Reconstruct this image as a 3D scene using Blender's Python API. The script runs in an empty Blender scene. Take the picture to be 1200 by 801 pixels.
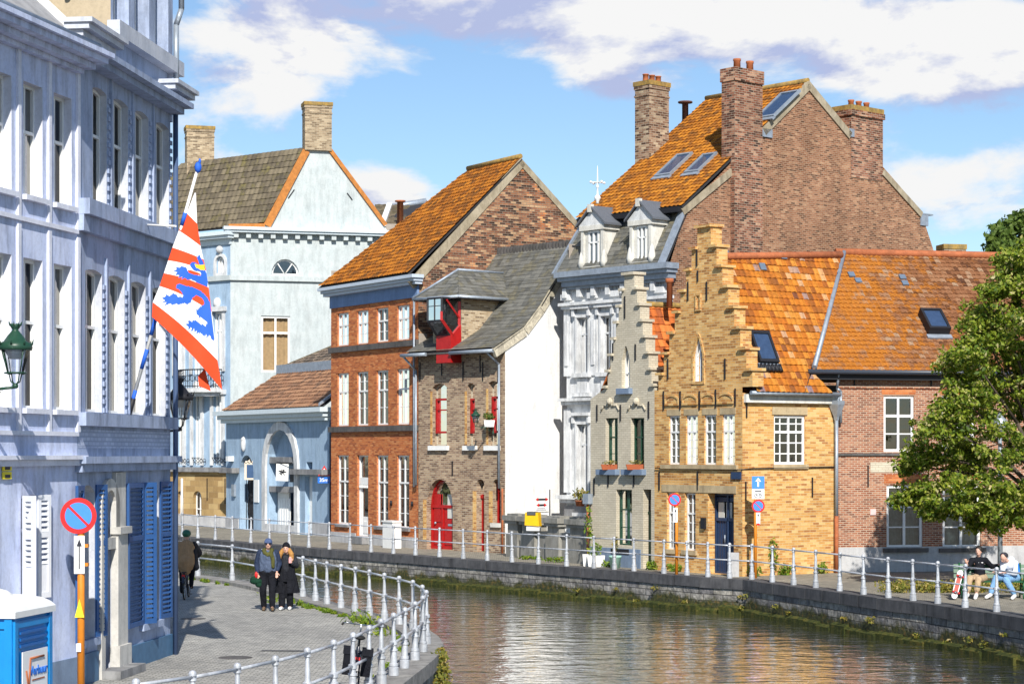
import bpy, bmesh, math, random
from mathutils import Vector, Matrix, noise
from mathutils.geometry import tessellate_polygon
random.seed(7)
R = math.radians
scene = bpy.context.scene
COL = scene.collection
# ---- pinhole of the photograph (1200 px wide): focal length, centre column, horizon row, eye height
F, CX, HY, CH = 2400.0, 600.0, 530.0, 3.85
def gp(px, py):
    k = (py-HY)/CH
    return Vector(((px-CX)/k, F/k))
def at(px, py, Z):
    return Vector(((px-CX)/F*Z, Z, CH-(py-HY)/F*Z))
def V3(v, z=0.0): return Vector((v[0], v[1], z))
ORG = {}
def tag(o, label=None, cat=None, group=None, kind=None):
    if label: o['label'] = label
    if cat: o['category'] = cat
    if group: o['group'] = group
    if kind: o['kind'] = kind
    return o
def thing(name, label, cat, loc=(0, 0, 0), group=None):
    o = bpy.data.objects.new(name, None); COL.objects.link(o)
    o.empty_display_size = .2
    o.location = loc; ORG[o.name] = Vector(loc)
    return tag(o, label, cat, group)
def copy_tree(o, parent=None):
    c = o.copy(); COL.objects.link(c); c.parent = parent
    ORG[c.name] = ORG.get(o.name, Vector((0, 0, 0)))
    for ch in list(o.children): copy_tree(ch, c)
    return c
class MB:
    def __init__(s): s.v = []; s.f = []; s.uv = None; s.sm = []
    def poly(s, pts, sm=False):
        i = len(s.v); s.v += [Vector(p) for p in pts]; s.f.append(list(range(i, i+len(pts)))); s.sm.append(sm)
    def box(s, o, a, b, c):
        o, a, b, c = map(Vector, (o, a, b, c)); i = len(s.v)
        s.v += [o, o+a, o+a+b, o+b, o+c, o+a+c, o+a+b+c, o+b+c]
        for q in ((0,3,2,1),(4,5,6,7),(0,1,5,4),(1,2,6,5),(2,3,7,6),(3,0,4,7)):
            s.f.append([i+j for j in q]); s.sm.append(False)
        return s
    def abox(s, x0, y0, z0, x1, y1, z1):
        return s.box((x0,y0,z0),(x1-x0,0,0),(0,y1-y0,0),(0,0,z1-z0))
    def prism(s, pts, vec, caps=True):
        pts = [Vector(p) for p in pts]; vec = Vector(vec); n = len(pts); i = len(s.v)
        s.v += pts+[p+vec for p in pts]
        if caps:
            s.f.append([i+j for j in range(n)]); s.f.append([i+n+j for j in reversed(range(n))]); s.sm += [False, False]
        for j in range(n):
            k = (j+1) % n; s.f.append([i+j, i+k, i+n+k, i+n+j]); s.sm.append(False)
        return s
    def bar(s, p, q, r0, r1=None, n=8, sm=True, caps=True):
        p, q = Vector(p), Vector(q); r1 = r0 if r1 is None else r1
        d = (q-p)
        if d.length < 1e-6: return s
        d.normalize(); a = d.orthogonal().normalized(); b = d.cross(a); i = len(s.v)
        for c, r in ((p, r0), (q, r1)):
            for j in range(n):
                t = 2*math.pi*j/n; s.v.append(c+(a*math.cos(t)+b*math.sin(t))*r)
        for j in range(n):
            k = (j+1) % n; s.f.append([i+j, i+k, i+n+k, i+n+j]); s.sm.append(sm)
        if caps:
            s.f.append([i+j for j in reversed(range(n))]); s.f.append([i+n+j for j in range(n)]); s.sm += [False, False]
        return s
    def tube(s, pts, r, n=6):
        for p, q in zip(pts[:-1], pts[1:]): s.bar(p, q, r, r, n)
        for p in pts[1:-1]: s.ball(p, r*1.0, 6, 4)
        return s
    def ball(s, c, r, n=10, m=7, sc=(1,1,1), M=None):
        c = Vector(c); i = len(s.v)
        for a in range(m+1):
            th = math.pi*a/m
            for b in range(n):
                ph = 2*math.pi*b/n
                p = Vector((math.sin(th)*math.cos(ph)*sc[0], math.sin(th)*math.sin(ph)*sc[1], math.cos(th)*sc[2]))*r
                if M is not None: p = M @ p
                s.v.append(c+p)
        for a in range(m):
            for b in range(n):
                k = (b+1) % n; s.f.append([i+a*n+b, i+(a+1)*n+b, i+(a+1)*n+k, i+a*n+k]); s.sm.append(True)
        return s
    def lathe(s, prof, c=(0,0,0), n=12, sm=True):
        c = Vector(c); i = len(s.v); m = len(prof)
        for r, z in prof:
            for b in range(n):
                ph = 2*math.pi*b/n; s.v.append(c+Vector((r*math.cos(ph), r*math.sin(ph), z)))
        for a in range(m-1):
            for b in range(n):
                k = (b+1) % n; s.f.append([i+a*n+b, i+a*n+k, i+(a+1)*n+k, i+(a+1)*n+b]); s.sm.append(sm)
        s.f.append([i+b for b in reversed(range(n))]); s.f.append([i+(m-1)*n+b for b in range(n)]); s.sm += [False, False]
        return s
    def torus(s, c, R0, r, ax=(1,0,0), n=28, m=8):
        c = Vector(c); ax = Vector(ax).normalized(); a = ax.orthogonal().normalized(); b = ax.cross(a); i = len(s.v)
        for j in range(n):
            t = 2*math.pi*j/n; e = a*math.cos(t)+b*math.sin(t)
            for k in range(m):
                u = 2*math.pi*k/m; s.v.append(c+e*(R0+r*math.cos(u))+ax*(r*math.sin(u)))
        for j in range(n):
            for k in range(m):
                j2, k2 = (j+1) % n, (k+1) % m
                s.f.append([i+j*m+k, i+j2*m+k, i+j2*m+k2, i+j*m+k2]); s.sm.append(True)
        return s
    def build(s, name, mat, parent=None, remesh=None, recalc=True):
        off = ORG.get(parent.name, Vector((0,0,0))) if parent else Vector((0,0,0))
        me = bpy.data.meshes.new(name)
        me.from_pydata([v-off for v in s.v], [], s.f)
        o = bpy.data.objects.new(name, me); COL.objects.link(o)
        if remesh:
            md = o.modifiers.new('r', 'REMESH'); md.mode = 'VOXEL'; md.voxel_size = remesh; md.use_smooth_shade = True
            m2 = o.modifiers.new('s', 'SMOOTH'); m2.factor = .5; m2.iterations = 3
            dg = bpy.context.evaluated_depsgraph_get()
            nm = bpy.data.meshes.new_from_object(o.evaluated_get(dg))
            o.modifiers.clear(); o.data = nm; me = nm
        else:
            if recalc:
                bm = bmesh.new(); bm.from_mesh(me)
                sm = s.sm
                for f, k in zip(bm.faces, sm): f.smooth = k
                bmesh.ops.recalc_face_normals(bm, faces=bm.faces)
                bm.to_mesh(me); bm.free()
            uvl = me.uv_layers.new(name='UVMap')
            if s.uv is not None:
                for p in me.polygons:
                    for li, vi in zip(p.loop_indices, p.vertices): uvl.data[li].uv = s.uv[vi]
            else:
                for p in me.polygons:
                    n = p.normal
                    if abs(n.z) > .95: t, b = Vector((1,0,0)), Vector((0,1,0))
                    else:
                        t = Vector((-n.y, n.x, 0)).normalized()
                        if t.x < 0 or (abs(t.x) < 1e-3 and t.y < 0): t = -t
                        b = n.cross(t).normalized()
                        if b.z < 0: b = -b
                    for li, vi in zip(p.loop_indices, p.vertices):
                        co = me.vertices[vi].co+off
                        uvl.data[li].uv = (co.dot(t), co.dot(b))
        me.materials.append(mat)
        if parent: o.parent = parent; ORG[o.name] = off
        return o
# ------------------------------------------------------------------ materials
MC = {}
class NT:
    def __init__(s, name, rough=.8, spec=.3, metal=0):
        m = bpy.data.materials.new(name); m.use_nodes = True; s.m = m; s.t = m.node_tree
        s.b = s.t.nodes['Principled BSDF']
        s.b.inputs['Roughness'].default_value = rough; s.b.inputs['Metallic'].default_value = metal
        s.b.inputs['Specular IOR Level'].default_value = spec
    def n(s, ty, **k):
        nd = s.t.nodes.new(ty)
        for a, v in k.items():
            if hasattr(nd, a): setattr(nd, a, v)
            else: nd.inputs[a.replace('_', ' ')].default_value = v
        return nd
    def l(s, a, b): s.t.links.new(a, b)
    def math(s, op, a, b=None, c=None, clamp=False):
        nd = s.t.nodes.new('ShaderNodeMath'); nd.operation = op; nd.use_clamp = clamp
        for i, x in enumerate((a, b, c)):
            if x is None: continue
            if isinstance(x, (int, float)): nd.inputs[i].default_value = x
            else: s.l(x, nd.inputs[i])
        return nd.outputs[0]
    def mix(s, fac, a, b, mode='MIX'):
        nd = s.t.nodes.new('ShaderNodeMix'); nd.data_type = 'RGBA'; nd.blend_type = mode
        for i, x in ((0, fac), (6, a), (7, b)):
            if isinstance(x, (int, float)): nd.inputs[i].default_value = x
            elif isinstance(x, tuple): nd.inputs[i].default_value = (*x[:3], 1)
            else: s.l(x, nd.inputs[i])
        return nd.outputs[2]
    def ramp(s, fac, stops, interp='LINEAR'):
        nd = s.t.nodes.new('ShaderNodeValToRGB'); cr = nd.color_ramp; cr.interpolation = interp
        while len(cr.elements) < len(stops): cr.elements.new(.5)
        for e, (p, c) in zip(cr.elements, stops):
            e.position = p; e.color = (*c, 1) if isinstance(c, tuple) else (c, c, c, 1)
        s.l(fac, nd.inputs[0]); return nd.outputs[0]
    def noise(s, scale, detail=4, vec=None, rough=.55, sc=None, dist=0):
        nd = s.n('ShaderNodeTexNoise'); nd.inputs['Scale'].default_value = scale; nd.inputs['Detail'].default_value = detail
        nd.inputs['Roughness'].default_value = rough; nd.inputs['Distortion'].default_value = dist
        if vec is None: vec = s.geo()
        if sc:
            mp = s.n('ShaderNodeMapping'); mp.inputs['Scale'].default_value = sc; s.l(vec, mp.inputs[0]); vec = mp.outputs[0]
        s.l(vec, nd.inputs['Vector']); return nd.outputs[0]
    def geo(s):
        if not hasattr(s, '_g'): s._g = s.n('ShaderNodeNewGeometry').outputs['Position']
        return s._g
    def uv(s):
        if not hasattr(s, '_u'): s._u = s.n('ShaderNodeTexCoord').outputs['UV']
        return s._u
    def bump(s, h, st=.4, dist=.01):
        nd = s.n('ShaderNodeBump'); nd.inputs['Strength'].default_value = st; nd.inputs['Distance'].default_value = dist
        s.l(h, nd.inputs['Height']); s.l(nd.outputs[0], s.b.inputs['Normal'])
    def col(s, c):
        if isinstance(c, tuple): s.b.inputs['Base Color'].default_value = (*c, 1)
        else: s.l(c, s.b.inputs['Base Color'])
def sc3(c, k): return tuple(min(1, x*k) for x in c)
def brick(name, stops, mortar, bw=.23, bh=.075, patch=None, patch_at=(.5,.62), dark=.55, st=.5, ms=.012):
    if name in MC: return MC[name]
    t = NT(name, .85, .25); b = t.n('ShaderNodeTexBrick')
    w = t.noise(1.3, 2, t.uv()); 
    va = t.n('ShaderNodeVectorMath'); va.operation = 'MULTIPLY_ADD'
    t.l(t.ramp(w, [(0, 0.0), (1, 1.0)]), va.inputs[0]); va.inputs[1].default_value = (.02, .02, 0); t.l(t.uv(), va.inputs[2])
    t.l(va.outputs[0], b.inputs['Vector'])
    b.inputs['Color1'].default_value = (0,0,0,1); b.inputs['Color2'].default_value = (1,1,1,1); b.inputs['Mortar'].default_value = (.5,.5,.5,1)
    b.inputs['Scale'].default_value = 1; b.inputs['Brick Width'].default_value = bw; b.inputs['Row Height'].default_value = bh
    b.inputs['Mortar Size'].default_value = ms; b.inputs['Mortar Smooth'].default_value = .3
    rnd = t.math('ADD', b.outputs['Color'], t.math('MULTIPLY', t.math('SUBTRACT', t.noise(9, 3), .5), .5), clamp=True)
    c = t.ramp(rnd, stops)
    if patch:
        c = t.mix(t.ramp(t.noise(.35, 5, rough=.65), [(patch_at[0], 0.0), (patch_at[1], 1.0)]), c, t.mix(1.0, c, patch, 'MULTIPLY'))
    c = t.mix(b.outputs['Fac'], c, mortar)
    dirt = t.ramp(t.noise(.8, 6, sc=(1,1,.5), rough=.7), [(.3, dark), (.6, 1.05)])
    c = t.mix(.75, c, dirt, 'MULTIPLY'); t.col(c)
    h = t.math('SUBTRACT', t.math('MULTIPLY', t.noise(25, 3), .35), b.outputs['Fac'])
    t.bump(h, st, .012); MC[name] = t.m; return t.m
def plaster(name, c, c2=None, dirt=.8, rough=.8, st=.25, scale=2., streak=True, spec=.3):
    if name in MC: return MC[name]
    t = NT(name, rough, spec)
    base = t.mix(t.ramp(t.noise(scale, 6), [(.35, 0.0), (.65, 1.0)]), c, c2 or sc3(c, .85))
    d = t.ramp(t.noise(3.5, 6, sc=(1,1,.22) if streak else (1,1,1), rough=.7), [(.32, dirt), (.55, 1.0)])
    d2 = t.ramp(t.noise(14, 4, rough=.7), [(.3, .86), (.55, 1.0)])
    t.col(t.mix(1.0, t.mix(1.0, base, d, 'MULTIPLY'), d2, 'MULTIPLY')); t.bump(t.noise(22, 5), st, .01)
    MC[name] = t.m; return t.m
def paint(name, c, rough=.45, var=.9, metal=0, spec=.4):
    if name in MC: return MC[name]
    t = NT(name, rough, spec, metal)
    t.col(t.mix(t.ramp(t.noise(6, 4), [(.35, 0.0), (.65, 1.0)]), c, sc3(c, var))); t.bump(t.noise(40, 2), .08, .003)
    MC[name] = t.m; return t.m
def clothm(name, c, rough=.85, var=.8):
    if name in MC: return MC[name]
    t = NT(name, rough, .15); t.col(t.mix(t.ramp(t.noise(9, 5), [(.35, 0.0), (.65, 1.0)]), c, sc3(c, var)))
    t.bump(t.math('ADD', t.noise(7, 3, sc=(1,1,.6), dist=1.5), t.math('MULTIPLY', t.noise(60, 2), .08)), .9, .06); MC[name] = t.m; return t.m
def tile_mat(name, stops, w, h, lichen=None, lat=(.45,.6), bias=None, patch=None, pat=(.4,.6), grain=.8, rough=.85):
    if name in MC: return MC[name]
    t = NT(name, rough, .2)
    sep = t.n('ShaderNodeSeparateXYZ'); t.l(t.uv(), sep.inputs[0])
    row = t.math('FLOOR', t.math('DIVIDE', t.math('ADD', sep.outputs[1], .001), h)); colm = t.math('FLOOR', t.math('ADD', t.math('DIVIDE', sep.outputs[0], w), .25))
    cb = t.n('ShaderNodeCombineXYZ'); t.l(colm, cb.inputs[0]); t.l(row, cb.inputs[1])
    wn = t.n('ShaderNodeTexWhiteNoise'); wn.noise_dimensions = '2D'; t.l(cb.outputs[0], wn.inputs['Vector'])
    c = t.ramp(wn.outputs['Value'], stops)
    if patch: c = t.mix(t.ramp(t.noise(.45, 4, rough=.6), [(pat[0], 0.0), (pat[1], 1.0)]), c, t.mix(.8, c, patch))
    if lichen:
        nz = t.noise(2.2, 7, rough=.75)
        if bias:
            sp = t.n('ShaderNodeSeparateXYZ'); t.l(t.geo(), sp.inputs[0]); mr = t.n('ShaderNodeMapRange'); t.l(t.math('ADD', sp.outputs[0], t.math('MULTIPLY', t.noise(.9, 5), 1.5)), mr.inputs[0]); mr.inputs[1].default_value = bias[0]; mr.inputs[2].default_value = bias[1]; mr.inputs[3].default_value = bias[2]; mr.inputs[4].default_value = bias[3]
            nz = t.math('ADD', nz, mr.outputs[0])
        nz = t.math('ADD', nz, t.math('MULTIPLY', t.math('SUBTRACT', wn.outputs['Value'], .5), -.22))
        c = t.mix(t.ramp(nz, [(lat[0], 0.0), (lat[1], .82)]), c, lichen)
    c = t.mix(grain, c, t.ramp(t.noise(12, 5, rough=.75), [(.3, .55), (.6, 1.1)]), 'MULTIPLY')
    t.col(c); t.bump(t.noise(30, 4), .35, .01); MC[name] = t.m; return t.m
def glass_mat(name, tint, gloss=1.0):
    if name in MC: return MC[name]
    m = bpy.data.materials.new(name); m.use_nodes = True; nt = m.node_tree; nt.nodes.clear()
    o = nt.nodes.new('ShaderNodeOutputMaterial'); tr = nt.nodes.new('ShaderNodeBsdfTransparent'); tr.inputs[0].default_value = (*tint, 1)
    g = nt.nodes.new('ShaderNodeBsdfGlossy'); g.inputs['Roughness'].default_value = .03; g.inputs[0].default_value = (gloss, gloss, gloss, 1)
    nz = nt.nodes.new('ShaderNodeTexNoise'); nz.inputs['Scale'].default_value = 1.6
    ge = nt.nodes.new('ShaderNodeNewGeometry'); nt.links.new(ge.outputs['Position'], nz.inputs['Vector'])
    bp = nt.nodes.new('ShaderNodeBump'); bp.inputs['Strength'].default_value = .25; bp.inputs['Distance'].default_value = .02
    nt.links.new(nz.outputs[0], bp.inputs['Height']); nt.links.new(bp.outputs[0], g.inputs['Normal'])
    fr = nt.nodes.new('ShaderNodeFresnel'); fr.inputs[0].default_value = 1.6
    mp = nt.nodes.new('ShaderNodeMath'); mp.operation = 'MULTIPLY_ADD'; mp.inputs[1].default_value = 1.4; mp.inputs[2].default_value = .03; mp.use_clamp = True
    nt.links.new(fr.outputs[0], mp.inputs[0])
    mx = nt.nodes.new('ShaderNodeMixShader'); nt.links.new(mp.outputs[0], mx.inputs[0]); nt.links.new(tr.outputs[0], mx.inputs[1]); nt.links.new(g.outputs[0], mx.inputs[2])
    nt.links.new(mx.outputs[0], o.inputs[0]); MC[name] = m; return m
GL = glass_mat('window_glass', (.55,.6,.66))
NGL = glass_mat('near_window_glass', (.3,.36,.45), .3)
LGL = glass_mat('lamp_glass', (.85,.88,.9))
WHITE = paint('white_paint', (.82,.82,.8), .4, .93)
OFFW = plaster('off_white_stone', (.74,.72,.66), (.62,.6,.54), .7)
IRON = paint('wrought_iron', (.012,.012,.016), .6)
LEAD = paint('lead_sheet', (.33,.38,.45), .5, .75, .3)
ZINC = paint('zinc_pipe', (.36,.41,.47), .45, .8, .4)
SAND = plaster('sandstone', (.55,.44,.27), (.45,.34,.2), .7)
CURT = paint('curtain_cloth', (.5,.47,.4), .9, .8)
CURG = paint('green_grey_curtain', (.42,.5,.42), .9, .7)
CURL = paint('net_curtain', (.36,.38,.4), .9, .8); CURG2 = paint('grey_blind', (.36,.36,.34), .9, .8); PSKIP = [None]
CURO = paint('tan_curtain', (.62,.4,.2), .9, .8)
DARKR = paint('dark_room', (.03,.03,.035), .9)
REDP = paint('red_paint', (.42,.012,.012), .4, .8)
GREENP = paint('dark_green_paint', (.015,.06,.035), .4, .8)
BLUED = paint('navy_door_paint', (.02,.045,.11), .45, .8)
COPING = plaster('cement_coping', (.42,.36,.26), (.3,.25,.17), .6)
# ------------------------------------------------------------------ planes and walls
class Pl:
    def __init__(s, A, B=None, d=None):
        s.A = Vector(A[:2]); s.d = (Vector(B[:2])-s.A).normalized() if B is not None else Vector(d).normalized()
        s.n = Vector((s.d.y, -s.d.x)); s.L = (Vector(B[:2])-s.A).length if B is not None else 0; s.holes = []
    def uz(s, px, py):
        r = Vector(((px-CX)/F, 1)); t = s.A.dot(s.n)/r.dot(s.n); p = r*t
        return (p-s.A).dot(s.d), CH-(py-HY)/F*t
    def u(s, px): return s.uz(px, HY)[0]
    def z(s, px, py): return s.uz(px, py)[1]
    def P(s, u, z, o=0.0):
        p = s.A+s.d*u+s.n*o; return Vector((p.x, p.y, z))
    def rect(s, x0, y0, x1, y1):
        xm = (x0+x1)/2
        return (s.u(x0), s.z(xm, y1), s.u(x1), s.z(xm, y0))
    def D(s): return V3(s.d)
    def N(s): return V3(s.n)
    def off(s, o): 
        q = Pl(s.A+s.n*o, d=s.d); q.L = s.L; return q
def arch(r, kind='rect', rise=None, n=10):
    u0, z0, u1, z1 = r; w = u1-u0
    if kind == 'rect': return [(u0,z0),(u1,z0),(u1,z1),(u0,z1)]
    if kind == 'round': rise = rise or w/2
    if kind == 'seg': rise = rise or w*.18
    if kind == 'point': rise = rise or w*.9
    zs = z1-rise; c = (u0+u1)/2; pts = [(u0,z0),(u1,z0)]
    for i in range(n+1):
        t = i/n
        if kind == 'round': a = math.pi*t; pts.append((c+w/2*math.cos(a), zs+rise*math.sin(a)))
        elif kind == 'seg': x = 1-2*t; pts.append((c+w/2*x, zs+rise*(1-x*x)))
        else: x = 1-2*t; pts.append((c+w/2*x, zs+rise*(1-abs(x)**1.7)))
    return pts
def wall(pl, outline, mat, parent, name='wall', depth=.22, holes=None, o=0.0, extra=None, rmat=None):
    """one sheet with true openings and reveals"""
    hs = pl.holes if holes is None else holes
    mb = extra or MB(); loops = [[Vector((u, z, 0)) for u, z in outline]]+[[Vector((u, z, 0)) for u, z in h[0]] for h in hs]
    flat = [p for l in loops for p in l]
    for t in tessellate_polygon(loops): mb.poly([pl.P(flat[i].x, flat[i].y, o) for i in t])
    rbs = []
    for h, dp in hs:
        rb = MB() if rmat else mb; rbs.append(rb)
        for (a, b), (c, e) in zip(h, h[1:]+h[:1]):
            rb.poly([pl.P(a, b, o), pl.P(c, e, o), pl.P(c, e, o-dp), pl.P(a, b, o-dp)])
    w_ = mb.build(name, mat, parent)
    if rmat:
        for rb in rbs: rb.build('window_reveal', rmat, w_)
    return w_
def ring(mb, pl, pts, w, o0, o1):
    """frame following a polygon in the wall plane"""
    n = len(pts); ins = []
    area = sum(a[0]*b[1]-b[0]*a[1] for a, b in zip(pts, pts[1:]+pts[:1]))
    sg = 1 if area > 0 else -1
    for i in range(n):
        p0, p1, p2 = Vector(pts[i-1]), Vector(pts[i]), Vector(pts[(i+1) % n])
        e1 = (p1-p0).normalized(); e2 = (p2-p1).normalized()
        n1 = Vector((-e1.y, e1.x))*sg; n2 = Vector((-e2.y, e2.x))*sg
        m = (n1+n2).normalized(); ins.append(p1+m*(w/max(.4, m.dot(n1))))
    for i in range(n):
        j = (i+1) % n; a, b, c, d = pts[i], pts[j], ins[j], ins[i]
        mb.prism([pl.P(*a, o0), pl.P(*b, o0), pl.P(*c, o0), pl.P(*d, o0)], pl.N()*(o1-o0))
    return [tuple(p) for p in ins]
def window(h, pl, r, kind='rect', rec=.16, fw=.06, mull=(.5,), trans=(.62,), mat=None, bars=(), barsh=(), curtain=None, sill=None, sillm=None, rise=None, glass=None, name='window', hole=True, cw=(0,1), bw=.028, label=None):
    pts = arch(r, kind, rise); u0, z0, u1, z1 = r; w, H = u1-u0, z1-z0
    if hole: pl.holes.append((pts, rec+.1))
    mb = MB(); ring(mb, pl, pts, fw, -rec-.02, -rec+.05)
    top = lambda x: z1 if kind == 'rect' else max(z for u, z in pts if abs(u-(u0+w*x)) <= w*.13)
    for m in mull:
        c = u0+w*m; mb.box(pl.P(c-fw*.45, z0+.01, -rec-.015), pl.D()*fw*.9, (0,0,top(m)-z0-.03), pl.N()*.06)
    for t in trans:
        c = z0+H*t; mb.box(pl.P(u0+.01, c-fw*.5, -rec-.012), pl.D()*(w-.02), (0,0,fw), pl.N()*.066)
    for m in bars:
        c = u0+w*m; mb.box(pl.P(c-bw/2, z0+.01, -rec-.01), pl.D()*bw, (0,0,top(m)-z0-.03), pl.N()*.03)
    for t in barsh:
        c = z0+H*t; mb.box(pl.P(u0+.01, c-bw/2, -rec-.01), pl.D()*(w-.02), (0,0,bw), pl.N()*.033)
    wn = mb.build(name, mat or WHITE, h)
    if label: wn['label'] = label
    g = MB(); g.poly([pl.P(u, z, -rec) for u, z in pts]); g.build('pane', glass or GL, wn)
    if curtain:
        rw = random.Random(int(u0*977+z0*131)); q_ = rw.random()
        if curtain is CURT and pl is not PSKIP[0]:
            if q_ < .25: cw = (0, rw.uniform(.25,.5))
            elif q_ < .45: cw = (rw.uniform(.4,.65), 1)
            elif q_ < .7: cw = (0, 1)
            else: cw = (0, rw.uniform(.15,.3))
            curtain = rw.choice([CURT, CURT, CURL, CURG2])
        c = MB(); n = 14; a, b = u0+w*cw[0], u0+w*cw[1]
        q = [(a+(b-a)*i/n, -rec-.16+.03*math.sin(i*2.4)) for i in range(n+1)]
        for (x, y), (x2, y2) in zip(q[:-1], q[1:]): c.poly([pl.P(x, z0, y), pl.P(x2, z0, y2), pl.P(x2, z1-.02, y2), pl.P(x, z1-.02, y)])
        c.build('curtain', curtain, wn)
    if sill:
        s = MB().box(pl.P(u0-.06, z0-sill, -.04), pl.D()*(w+.12), (0,0,sill), pl.N()*.13); s.build('sill', sillm or OFFW, wn)
    return wn
def band(h, pl, u0, u1, z0, z1, out, mat, name, inn=.03, label=None):
    o = MB().box(pl.P(u0, z0, -inn), pl.D()*(u1-u0), (0,0,z1-z0), pl.N()*(out+inn)).build(name, mat, h)
    if label: o['label'] = label
    return o
def cornice(h, pl, u0, u1, z1, steps, mat, name='cornice'):
    """steps: (height, out) from the top down"""
    mb = MB(); z = z1
    for hh, out in steps:
        mb.box(pl.P(u0-out*.6, z-hh, -.04), pl.D()*(u1-u0+out*1.2), (0,0,hh-.003), pl.N()*(out+.04)); z -= hh
    return mb.build(name, mat, h)
def anchors(h, pl, lst):
    for px, y0, y1 in lst:
        u, za = pl.uz(px, y1); zb = pl.z(px, y0)
        MB().box(pl.P(u-.018, za, -.01), pl.D()*.036, (0,0,zb-za), pl.N()*.05).build('wall_anchor', IRON, h)
def pipe(h, pts, mat=None, r=.045, name='drainpipe'):
    return MB().tube(pts, r, 8).build(name, mat or ZINC, h)
def tiles(h, pts, mat, w=.22, hh=.28, amp=.018, step=.03, name='roof', off=0.0, cuts=()):
    """pts: 3d polygon, first edge the eave; real courses of tiles, clipped to the polygon"""
    P = [Vector(p) for p in pts]; U = (P[1]-P[0]).normalized(); Nn = Vector((0,0,0))
    for a, b in zip(P, P[1:]+P[:1]): Nn += a.cross(b)
    Nn.normalize()
    if Nn.z < 0: Nn = -Nn
    Vv = Nn.cross(U).normalized()
    if Vv.z < 0: Vv = -Vv
    q = [((p-P[0]).dot(U), (p-P[0]).dot(Vv)) for p in P]
    ulo, uhi = min(a for a, b in q), max(a for a, b in q); vlo, vhi = min(b for a, b in q), max(b for a, b in q)
    ns = 4 if amp > 0 else 1; du = w/ns
    bm = bmesh.new(); uvl = bm.loops.layers.uv.new('UVMap')
    j0, j1 = int(math.floor(vlo/hh)), int(math.ceil(vhi/hh)); i0, i1 = int(math.floor(ulo/du))-1, int(math.ceil(uhi/du))+1
    rnd = random.Random(len(pts)+int(abs(P[0].x)*10))
    def pt(u, v, hgt): return P[0]+U*u+Vv*v+Nn*(hgt+off)
    for j in range(j0, j1):
        ph = rnd.uniform(-.012, .012); vb = j*hh+rnd.uniform(-.006, .006)
        bow = lambda u: .015*math.sin(u*.9+1.3)
        prev = None
        for i in range(i0, i1+1):
            u = i*du
            wv = amp*math.sin(2*math.pi*(i+.5)/ns) if ns > 1 else 0
            wob = .012*noise.noise(Vector((u*.8, j*.7, 3.1)))
            cur = (pt(u+ph, vb, step+wv+wob), pt(u+ph, (j+1)*hh+.02, wv*.6+wob), pt(u+ph, vb, wv*.6+wob-.01), u)
            if prev:
                v = [bm.verts.new(x) for x in (prev[0], cur[0], cur[1], prev[1])]
                f = bm.faces.new(v)
                um = (prev[3]+cur[3])/2; off2 = (w/2 if (j % 2 and amp == 0) else 0)
                for lp in f.loops: lp[uvl].uv = (um+off2, j*hh+hh*.5)
                v = [bm.verts.new(x) for x in (prev[2], cur[2], cur[0], prev[0])]
                f = bm.faces.new(v)
                for lp in f.loops: lp[uvl].uv = (um+off2, j*hh+hh*.5)
            prev = cur
    def clip(a, b, inside):
        e = (b-a); nn = e.cross(Nn).normalized()
        if (inside-a).dot(nn) > 0: nn = -nn
        bmesh.ops.bisect_plane(bm, geom=bm.verts[:]+bm.edges[:]+bm.faces[:], plane_co=a, plane_no=nn, clear_outer=True)
    cen = sum(P, Vector())/len(P)
    for a, b in zip(P, P[1:]+P[:1]): clip(a, b, cen)
    ofs = ORG.get(h.name, Vector())
    for v in bm.verts: v.co -= ofs
    me = bpy.data.meshes.new(name); bm.to_mesh(me); bm.free(); me.materials.append(mat)
    o = bpy.data.objects.new(name, me); COL.objects.link(o); o.parent = h; ORG[o.name] = ofs
    # a closed underside so that no light leaks through
    MB().prism([p-Nn*.06 for p in P], -Nn*.06).build('roof_boarding', DARKR, o)
    return o
def chimney(h, c, dx, wx, wy, z0, z1, mat, pots=2, cap=None, potr=.13, poth=.38, crown=None):
    """c: centre (xy), dx: unit direction of the wx side"""
    d = Vector(dx).normalized(); n = Vector((-d.y, d.x)); mb = MB()
    def blk(m, z0, z1, g=0):
        o = Vector(c)-d*(wx/2+g)-n*(wy/2+g); m.box(V3(o, z0), V3(d)*(wx+2*g), V3(n)*(wy+2*g), (0,0,z1-z0))
    blk(mb, z0, z1-.32); blk(mb, z1-.62, z1-.55, .03); blk(mb, z1-.32, z1-.18, .035)
    ch = mb.build('chimney', mat, h)
    m2 = MB(); blk(m2, z1-.18, z1, .06); m2.build('chimney_cap', cap or mat, ch)
    for i in range(pots):
        p = Vector(c)+d*((i-(pots-1)/2)*(wx/(pots+.15)))
        MB().lathe([(potr*1.1, z1-.02), (potr, z1+.05), (potr*.92, z1+poth*.85), (potr*1.08, z1+poth*.87), (potr*1.08, z1+poth), (potr*.8, z1+poth)], V3(p), 10).build('chimney_pot', MC['terracotta'], ch)
    return ch
TERRA = paint('terracotta', (.42,.13,.05), .8, .7)
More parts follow.
